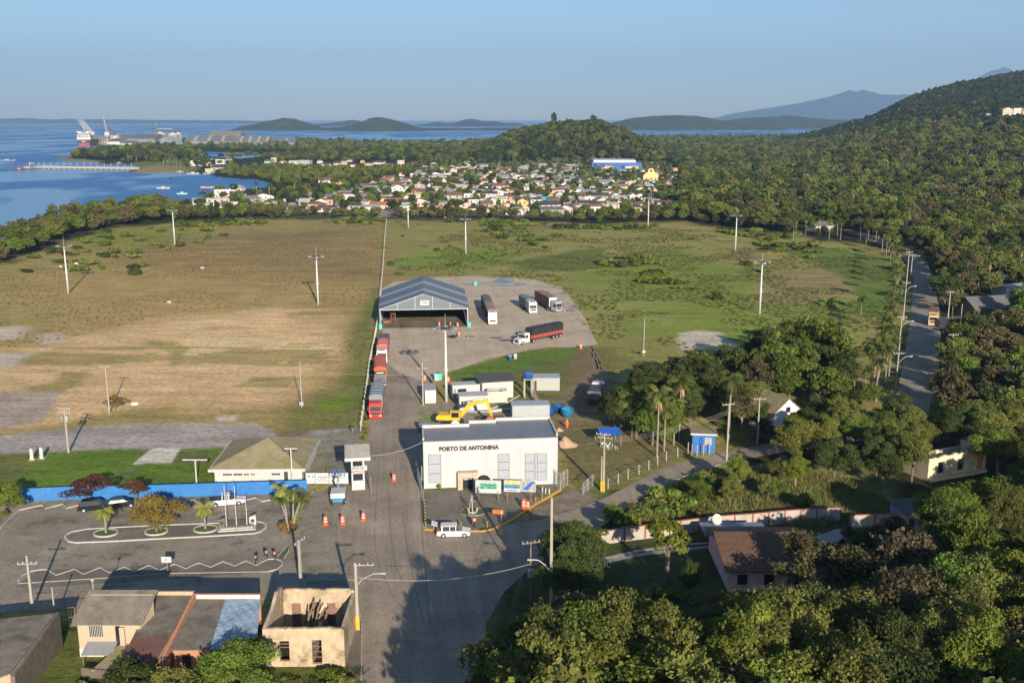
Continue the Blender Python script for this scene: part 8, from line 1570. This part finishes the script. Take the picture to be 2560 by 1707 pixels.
wood([(1850, 1152), (2000, 1120), (2150, 1090), (2260, 1075), (2330, 1070), (2300, 1110), (2310, 1200), (2270, 1270), (2100, 1215), (1960, 1170)], 5.5, [MG, DG, OL, OL], 'tree in the thicket right of the side road', 'trees of the thicket right of the side road', (.62, .9), 7)
wood([(2330, 1110), (2500, 1080), (2750, 1040), (2750, 1330), (2480, 1250), (2480, 1170), (2330, 1215)], 6, [DG, OL, MG], 'tree around the roofless villa', 'trees around the roofless villa', (.7, .95), 8)
wood([(2345, 1060), (2365, 960), (2368, 860), (2375, 850), (2460, 850), (2700, 840), (2760, 1060), (2500, 1090)], 6.2, [BR, OL, MG, DG, GB], 'tree right of the avenue below the small shop', 'trees right of the avenue', (.75, 1.05), 9)
wood([(2545, 840), (2545, 790), (2620, 760), (2750, 760), (2750, 850)], 6, [DG, MG], 'tree behind the grey roofed house at the right edge', 'trees behind the grey roofed house', (.9, 1.1), 10)
wood([(2350, 775), (2330, 700), (2300, 655), (2420, 655), (2620, 670), (2760, 700), (2750, 760), (2530, 745), (2430, 745), (2420, 790), (2390, 800)], 7.5, [DG, MG, OL, BR], 'tree between the avenue and the grey roofed house', 'trees beside the far avenue', (.85, 1.15), 11)
wood([(1535, 1120), (1520, 1060), (1550, 1010), (1600, 985), (1660, 1000), (1720, 1010), (1760, 1060), (1705, 1120), (1640, 1118), (1600, 1100)], 3.9, [MG, DG, OL, DG], 'leafy tree of the clump behind the palms left of the blue hut', 'trees left of the blue hut', (.75, 1.0), 12)
wood([(1700, 1010), (1760, 950), (1860, 950), (1900, 1010), (1910, 1070), (1850, 1090), (1810, 1090), (1800, 1060), (1750, 1040)], 4.6, [DG, BR, OL, DG], 'tree in the dark clump above the blue hut', 'trees above the blue hut', (.85, 1.08), 13)
wood([(1870, 1000), (1900, 930), (1990, 890), (2080, 885), (2110, 930), (2120, 1010), (2010, 1040), (1950, 1035)], 5.2, [DG, OL, MG, DG], 'big crowned tree of the clump between field and avenue', 'big trees between field and avenue', (.95, 1.22), 14)
wood([(2020, 1070), (2120, 1020), (2200, 1020), (2235, 1035), (2120, 1062), (2030, 1085)], 5.0, [MG, DG], 'tree by the bend where road meets avenue', 'trees by the avenue bend', (.55, .8), 15)
LW = [(-400, 760), (0, 660), (60, 640), (100, 628), (160, 600), (220, 585), (300, 572), (430, 552), (430, 520), (400, 510), (330, 524), (255, 530), (150, 552), (60, 584), (-60, 625), (-400, 710)]
wood(LW, 7.5, [OL, MG, OL, DG, BR], 'tree of the shore belt between the field and the bay', 'trees of the left shore belt', (.72, 1.0), 16)
wood([(430, 552), (430, 520), (500, 530), (600, 531), (700, 532), (790, 540), (1000, 541), (1110, 541), (1200, 546), (1330, 546), (1480, 546), (1640, 538), (1800, 528), (1960, 545), (1990, 585), (1860, 572), (1700, 555), (1500, 558), (1300, 552), (1000, 547), (700, 546)], 6.6, [OL, DG, MG, BR, GB], 'tree in the scrubby belt between field and town', 'trees between field and town', (.5, .8), 17)
wood([(450, 528), (520, 470), (600, 480), (700, 476), (860, 455), (1000, 440), (1060, 405), (1350, 398), (1640, 400), (1700, 452), (1770, 500), (1640, 540), (1200, 545), (700, 540)], 10.5, [DG, MG, OL, DG], 'garden tree among the houses of the town', 'garden trees of the town', (.42, .85), 18, prob=.62)
wood([(535, 442), (600, 447), (660, 452), (700, 468), (860, 452), (1000, 440), (1060, 425), (1060, 418), (940, 424), (800, 422), (680, 417), (600, 424), (560, 430)], 10.5, [OL, OL, MG, OL], 'mangrove tree of the belt behind the inlet', 'mangroves behind the inlet', (.55, .75), 19)
wood([(300, 408), (345, 400), (500, 400), (560, 408), (600, 425), (550, 425), (480, 425), (380, 410)], 15, [DG, MG, OL], 'tree around the fishing village', 'trees around the fishing village', (.7, 1.0), 20, prob=.6)
wood([(175, 399), (190, 392), (215, 388), (240, 385), (300, 380), (400, 372), (500, 385), (500, 397), (350, 402), (280, 399), (255, 401)], 13, [DG, OL, DG], 'dark tree on the wooded point before the port', 'trees on the wooded point', (1.0, 1.6), 21)
wood([(690, 400), (500, 400), (570, 396), (690, 396), (800, 388), (1000, 380), (1200, 382), (1500, 385), (1680, 380), (1690, 400), (1350, 402), (1100, 405), (900, 407), (690, 408)], 17, [DG, MG, DG, OL], 'tree of the wood behind the far house row', 'trees behind the far house row', (.9, 1.3), 22, .0)
wood([(400, 371), (500, 377), (700, 382), (1000, 380), (1250, 378), (1700, 380), (1800, 370), (2000, 350), (1985, 342), (1600, 345), (1480, 345), (1300, 352), (1100, 361), (1000, 361), (850, 356), (740, 355), (740, 368), (560, 369)], 22, [OL, DG, OL, MG], 'tree of the far flat woods', 'far woods', (1.0, 1.5), 23, .0001)
# right hand forest, from the field to the mountain foot
wood([(1680, 545), (1700, 440), (1690, 400), (1690, 380), (2050, 352), (2120, 345), (2900, 345), (2900, 670), (2620, 665), (2420, 650), (2300, 645), (2240, 620), (2120, 580), (2000, 585), (1870, 570)], 8.0, [DG, MG, OL, DG, BR, OL], 'tree of the great forest right of the town', 'trees of the right hand forest', (.8, 1.4), 24, .00035)
def hillwood(x0, x1, y0, y1, sp, seed, lbl, grp, looks, s, grow=0.):
    R = np.random.RandomState(seed); y = y0; 
    while y < y1:
        q = sp*(1+grow*(y-y0)); n = int((x1-x0)/q); xs_ = x0+q*(np.arange(n)+R.rand(n)); ys_ = y+q*R.rand(n); z_ = TZ(xs_, ys_); pxx = 1280+xs_/ys_*FPX
        k = (z_ > 1.5) & (pxx < 2760) & (pxx > 1150)
        p = np.stack([xs_[k], ys_[k]], 1)
        p = clear_of(p)
        for a, b in p: WOODS.append((a, b, looks[int(R.rand()*len(looks))], R.uniform(*s), lbl, grp))
        y += q*.8
hillwood(-80, 270, 1290, 1840, 8.5, 51, 'tree on the round wooded hill behind the town', 'trees of the round hill', ['hill green', DG, DG, OL], (.8, 1.25))
hillwood(600, 1750, 1180, 2500, 9.5, 52, 'tree on the long forested slope at the right', 'trees of the forested slope', ['hill green', 'hill green', 'hill green', DG], (.9, 1.5), .0002)
for px, py, pt, l, wd in ((1383, 312, 283, 'lone tall conifer standing on top of the round hill', .55), (1478, 313, 289, 'broad crowned tree topping the right side of the round hill', 1.0)):
    Y = 1560.; x = (px-1280)/FPX*Y; z = float(TZ(x, Y)); v = (pt-853.5)/FPX; top = CAMH+Y*(-SP-v*CP)/(CP-v*SP); s = (top-z)/9.5; t = plant_tree(x, Y, DG, l, s, 'mid', 2, sw=wd)
# palms in the woods and the town
PLM = []
def palms(pl, sp, label, group, seed, h=(8, 11), prob=1., grow=0.):
    p = fill(pl, sp, seed, grow); R = np.random.RandomState(seed); p = p[R.rand(len(p)) < prob]; p = p[~iswater(p[:, 0], p[:, 1])]; p = clear_of(p)
    for x, y in p: PLM.append((x, y, R.uniform(*h), label, group))
palms([(450, 528), (540, 490), (600, 482), (860, 458), (1000, 440), (1060, 405), (1350, 398), (1640, 400), (1700, 452), (1770, 500), (1640, 540), (1200, 545), (700, 540)], 27, 'palm among the houses of the town', 'palms of the town', 61, (7, 9.5), .4)
palms([(1180, 398), (1400, 390), (1660, 392), (1660, 405), (1400, 410), (1200, 405)], 15, 'palm in the grove at the foot of the round hill', 'palms at the foot of the round hill', 62, (9, 12), .6)
palms([(1700, 520), (1720, 420), (2200, 400), (2560, 440), (2560, 640), (2300, 640), (2000, 575)], 26, 'palm rising out of the right hand forest', 'palms in the right hand forest', 63, (9.5, 12.5), .20)
palms([(2420, 740), (2400, 690), (2520, 665), (2600, 680), (2600, 745), (2510, 742)], 7.5, 'palm in the grove beside the grey roofed house', 'palms by the grey roofed house', 64, (8, 10))
palms([(280, 400), (345, 399), (500, 400), (560, 412), (480, 424), (380, 409)], 24, 'palm around the fishing village', 'palms around the fishing village', 65, (8, 11), .5)
palms([(2250, 1260), (2300, 1180), (2330, 1300)], 9, 'palm in the thicket before the roofless villa', 'palms before the roofless villa', 66, (6, 8), .6)
for px, py, s_ in ((2045, 592, .42), (2058, 590, .5), (2075, 592, .4), (2088, 588, .5), (2060, 583, .4), (2180, 1425, .6), (2120, 1400, .45), (2230, 1400, .6), (1720, 1500, .5), (1903, 1092, .5), (1915, 1104, .42), (1930, 1102, .3), (1893, 1078, .6)): q = P(px, py); WOODS.append((q.x, q.y, DG, s_, 'thickets close before the hidden houses', 'trees before the hidden houses'))
USED = {}
def lab(x, y, lk, s, lb, gr, ext):
    px = 1280+x/y*FPX; x0, x1, y0, y1 = ext[gr]; u_, v_ = (px-x0)/max(x1-x0, 1), (y-y0)/max(y1-y0, 1)
    lb = lb.replace('big crowned tree of', '').replace('leafy tree of', '').replace('tall tree at', '').replace('small tree on', '').replace('dark tree at', '').replace('tree of', '').replace('tree in', '').replace('tree ', '').strip(); lb = lb if lb.startswith('the ') or lb.split()[0] not in ('mixed', 'clump', 'thicket', 'belt', 'great') else 'the '+lb
    return ' '.join(((('tall ' if s > 1.02 else 'low ' if s < .72 else 'middling ')+{'grey brown': 'bare grey', 'brownish': 'brown'}.get(lk, lk)+' tree, '+['nearest ', 'near ', 'mid ', 'far ', 'farthest '][min(int(v_*5), 4)]+['far left', 'left', 'inner left', 'centre left', 'centre', 'centre right', 'inner right', 'right', 'far right'][min(int(u_*9), 8)]+' in '+lb)).split()[:16])
WOODS.sort(key=lambda w_: w_[1]); lim = 300; fars = []; kindc = 0; EXT = {}
for x, y, lk, s, lb, gr in WOODS:
    px = min(max(1280+x/y*FPX, 0), 2560); e = EXT.setdefault(gr, [px, px, y, y]); e[0] = min(e[0], px); e[1] = max(e[1], px); e[2] = min(e[2], y); e[3] = max(e[3], y)
for i, (x, y, lk, s, lb, gr) in enumerate(WOODS):
    if y < 55: continue
    pxx = proj(x, y, 4.)[0]; hid = pxx < -60 or pxx > 2640 or proj(x, y, 9.*s)[1] > 1715
    nm = 'bare_tree' if lk == 'grey brown' else 'leafy_tree'
    if kindc < lim and not hid: plant_tree(x, y, lk, lab(x, y, lk, s, lb, gr, EXT), s, group=gr, name=nm, sw=rnd.uniform(.8, 1.2)); kindc += 1
    else: fars.append((x, y, lk, s, gr))
PLM.sort(key=lambda w_: w_[1]); pf = []; npalm = 0; EXP = {}
for x, y, h, lb, gr in PLM:
    px = min(max(1280+x/y*FPX, 0), 2560); e = EXP.setdefault(gr, [px, px, y, y]); e[0] = min(e[0], px); e[1] = max(e[1], px); e[2] = min(e[2], y); e[3] = max(e[3], y)
for x, y, h, lb, gr in PLM:
    if npalm < 250: 
        t = thing('palm_tree', lab(x, y, 'slim', h/10., lb.replace('palm ', ''), gr, EXP).replace('slim tree', 'palm').replace(' in rising', ' rising').replace(' in among', ' among').replace(' in in ', ' in '), 'palm', (x, y, float(TZ(x, y))), rnd.uniform(0, 6.28), gr); s = h/9.; t.scale = (s, s, s)
        if y < 520: [put(d, nm, t) for nm, d in PALMS[rnd.randrange(3)]]
        else: put(PALMS_FAR[rnd.randrange(2)], 'fronds_and_trunk', t)
        npalm += 1
    else: pf.append((x, y, h))
if pf: scatter('far_palms', 'far palms dotted through the woods', [(x, y, float(TZ(x, y)), rnd.uniform(0, 6), h/9., rnd.randrange(2)) for x, y, h in pf], PALMS_FAR)
lks = LOOKS+['grey brown']
for tag_, lab_, cond in (('middle_woods', 'mid distance woods and garden trees too many to count', lambda y, g: y < 560), ('far_woods', 'far woods and mangroves spreading to the bay', lambda y, g: y >= 560 and g not in ('trees of the round hill', 'trees of the forested slope')), ('hill_woods', 'forest covering the round hill and the long right hand slope', lambda y, g: y >= 560 and g in ('trees of the round hill', 'trees of the forested slope'))):
    pts = [(x, y, lk, s) for x, y, lk, s, g in fars if cond(y, g)]
    if not pts: continue
    ld = 'mid' if tag_ == 'middle_woods' else 'far'; ms = []; idx = {}
    for lk in lks:
        for k, (cm, tm) in enumerate(STOCK[(lk, ld)]): idx.setdefault(lk, []).append(len(ms)); ms.append(cm)
    zs = TZ(np.array([p[0] for p in pts]), np.array([p[1] for p in pts]))
    scatter(tag_, lab_, [(x, y, z, rnd.uniform(0, 6.28), s, rnd.choice(idx[lk])) for (x, y, lk, s), z in zip(pts, zs)], ms)
print('woods', len(WOODS), 'single', kindc, 'palms', len(PLM))
# ---------------------------------------------------------------- shrubs, tall grass, tufts
SHN = [shrub_mesh(i, LM[lk], 1.3, 420, .2, 1.3) for i, lk in enumerate(('dark green', 'mid green', 'olive', 'yellow green'))]; SHD = [shrub_mesh(20+i, LM[lk], 1.3, 420, .2, 1.2) for i, lk in enumerate(('brownish', 'dark green', 'olive'))]
TFG = [tuft_mesh(i, LM['grass'], .9, .7, 70, .06) for i in range(3)]; TFD = [tuft_mesh(10+i, LM['dry grass'], .9, .8, 70, .06) for i in range(3)]
shr = []
def shrubs(pl, sp, seed, prob, s, label, group, which, clump=None):
    p = fill(pl, sp, seed); R = np.random.RandomState(seed); k = R.rand(len(p)) < prob
    if clump: k &= fbm(p[:, 0], p[:, 1], clump, seed, 2) > .56
    for x, y in clear_of(p[k]): shr.append((x, y, R.uniform(*s), label, group, which))
shrubs([(160, 600), (300, 575), (520, 562), (560, 590), (380, 640), (360, 690), (180, 680), (60, 690), (20, 670)], 9, 71, .42, (.9, 2.4), 'rounded bush in the left field near the shore trees', 'bushes of the left field', 0)
shrubs([(1180, 575), (1500, 568), (1850, 585), (2050, 620), (2000, 690), (1820, 690), (1600, 640), (1400, 625), (1250, 600)], 8, 72, .55, (1.0, 2.6), 'bush in the scrub on the far side of the green field', 'bushes of the far green field', 0, 45)
shrubs([(1590, 680), (1680, 690), (1770, 800), (1700, 800), (1620, 745)], 3.6, 73, .8, (1.1, 2.0), 'low bush in the dark diagonal thicket of the green field', 'bushes of the diagonal thicket', 0, 22)
shrubs([(440, 560), (700, 551), (1000, 551), (1300, 556), (1500, 562), (1700, 558), (1870, 578), (2000, 592), (1980, 606), (1840, 592), (1700, 575), (1500, 578), (1300, 568), (1000, 562), (700, 560), (440, 572)], 5, 90, .75, (.8, 2.3), 'bush at the ragged far edge of the field', 'bushes of the far field edge', 0, 30)
shrubs([(1490, 655), (1560, 640), (1660, 650), (1640, 672), (1520, 668)], 5, 78, .8, (1.2, 2.4), 'low dark bush in the bushy band of the green field', 'bushes of the field band', 0)
shrubs([(1890, 610), (1960, 600), (2080, 620), (2060, 635), (1920, 628)], 5.5, 79, .7, (1.2, 2.4), 'low dark bush in the bushy band near the avenue', 'bushes of the far band', 0)
shrubs([(980, 560), (1300, 556), (1450, 568), (1400, 640), (1100, 690), (970, 690), (900, 600)], 17, 74, .4, (.6, 1.5), 'scattered bush in the middle of the far field', 'scattered bushes of the field', 0)
shrubs([(1530, 1320), (1610, 1262), (1710, 1212), (1800, 1185), (1800, 1300), (1600, 1320), (1510, 1320)], 2.4, 75, .85, (.9, 1.9), 'bush on the bank beside the side road', 'bushes on the bank', 1)
shrubs([(1400, 1500), (1450, 1400), (1640, 1480), (1800, 1520), (1600, 1600), (1400, 1620)], 3.2, 76, .5, (.6, 1.1), 'low bush in the shaded villa garden', 'bushes of the villa garden', 0)
shrubs([(200, 1700), (880, 1690), (870, 1800), (200, 1800)], 2.4, 77, .75, (.45, .9), 'overgrown bush along the bottom edge', 'bushes along the bottom edge', 0)
for px, py, r, l in ((1788, 748, 2.3, 'spiky dark agave like clump in the green field, left one'), (2070, 764, 2.0, 'spiky dark agave like clump in the green field, right one')):
    q = P(px, py); t = thing('agave_clump', l, 'plant', q); V, F, Tn, mb, cs, sdm = palm_geo(int(px), h=.4, nf=26, fl=3.4, seg=4, leaflets=False); d = bpy.data.meshes.new('leaves'); d.from_pydata([tuple(v) for v in V], [], F); d.materials.append(LM['palm']); d.attributes.new('tint', 'FLOAT', 'POINT').data.foreach_set('value', np.array(Tn, np.float32)); put(d, 'leaves', t); MB().lathe([(.4, 0), (.3, .6)], n=8).build('stem', bark, t)
EXS = {}
for x, y, s, lb, gr, wh in shr: px = 1280+x/y*FPX; e = EXS.setdefault(gr, [px, px, y, y]); e[0] = min(e[0], px); e[1] = max(e[1], px); e[2] = min(e[2], y); e[3] = max(e[3], y)
shr.sort(key=lambda a: a[1]); far_s = []
for i, (x, y, s, lb, gr, wh) in enumerate(shr):
    lst = SHN if wh == 0 else SHN[1:]+SHD[2:]
    if i < 290: t = tag(bpy.data.objects.new('shrub', lst[rnd.randrange(len(lst))]), lab(x, y, 'green', s*.6, gr.replace('bushes', 'row'), gr, EXS).replace('middling ', 'medium ').replace('green tree', 'bush').replace('in row of', 'of').replace('in row', ''), 'shrub', gr); C.objects.link(t); t.location = (x, y, float(TZ(x, y))); t.rotation_euler = (0, 0, rnd.uniform(0, 6)); t.scale = (s, s, s*rnd.uniform(.6, 1.0))
    else: far_s.append((x, y, float(TZ(x, y)), rnd.uniform(0, 6), s, rnd.randrange(4)))
if far_s: scatter('far_scrub', 'scrub dotted over the far field', far_s, SHN)
print('shrubs', len(shr))
def tufts(name, label, pl, sp, seed, meshes, s, prob=1., clump=None, thr=.5, grow=0., off=(0, 1)):
    p = fill(pl, sp, seed, grow); R = np.random.RandomState(seed); k = R.rand(len(p)) < prob
    if clump: k &= fbm(p[:, 0], p[:, 1], clump, seed, 3) > thr
    p = clear_of(p[k]); scatter(name, label, [(x, y, 0., R.rand()*6.28, R.uniform(*s), R.randint(len(meshes))) for x, y in p], meshes)
tufts('field_grass', 'rough dry grass of the left field', [(-300, 1000), (-200, 740), (60, 690), (250, 600), (520, 560), (960, 556), (960, 640), (940, 850), (900, 1060), (860, 1060), (850, 800), (600, 765), (400, 790), (100, 860), (-300, 900)], 2.2, 81, TFD, (.25, .5), .8, 26, .45)
tufts('green_grass', 'tall uneven grass of the green right field', [(985, 640), (1200, 560), (1500, 565), (1860, 580), (2170, 620), (2262, 700), (2200, 900), (1900, 860), (1700, 900), (1560, 880), (1450, 810), (1390, 720), (1200, 690), (1000, 690)], 1.5, 82, TFG+TFD[:1], (.3, .75), .85, 13, .50)
BG = [tuft_mesh(30+i, leaf_mat('leaf_bank_grass', (.13, .14, .04), (.27, .26, .09)), 1.0, 1.0, 80, .05) for i in range(3)]
tufts('bank_grass', 'tall pale grass on the bank by the side road', [(1535, 1325), (1620, 1268), (1720, 1220), (1840, 1188), (1960, 1172), (2060, 1190), (2200, 1250), (2250, 1298), (1900, 1310), (1580, 1335)], .9, 83, BG, (.8, 1.9), .95)
tufts('verge_grass', 'weeds along the fence and yards', [(905, 1100), (925, 915), (944, 810), (950, 810), (935, 915), (915, 1095)], .9, 84, TFG, (.3, .7), .8)
tufts('yard_weeds', 'weeds of the lower left yards', [(60, 1700), (160, 1570), (190, 1570), (195, 1690), (880, 1665), (905, 1640), (900, 1800), (60, 1800)], .9, 85, TFG, (.4, .9), .9)
# loose stones in the field
stm = mat('pale_stone', (.50, .42, .34), .9, .15, 1)
for i, (px, py, l) in enumerate(((506, 671, 'pale stone lying in the brown left field'), (152, 668, 'flat pale rubble block near the shore bushes'), (190, 660, 'small pale rubble block near the shore bushes'), (423, 757, 'small stone in the middle of the brown field'), (335, 1012, 'short stake stone right of the small field tree'))):
    q = P(px, py); o = MB().ell((0, 0, .2), (.8, .5, .4), 8, 5, .5, i).build('field_stone', stm, smooth=False); o.location = q; tag(o, l, 'stone')
# ---------------------------------------------------------------- air
hz = MB().box(-24000, 24000, -60, 27500, -5, 1750); o = hz.build('haze', _M['white_paint']); o.data.materials.clear(); m = bpy.data.materials.new('haze_air'); m.use_nodes = True; N = m.node_tree.nodes; N.remove(N['Principled BSDF']); pv = N.new('ShaderNodeVolumePrincipled'); pv.inputs['Color'].default_value = (.40, .645, 1.0, 1); pv.inputs['Density'].default_value = 6e-5; pv.inputs['Anisotropy'].default_value = .0
m.node_tree.links.new(pv.outputs[0], N['Material Output'].inputs['Volume']); o.data.materials.append(m); o['kind'] = 'stuff'
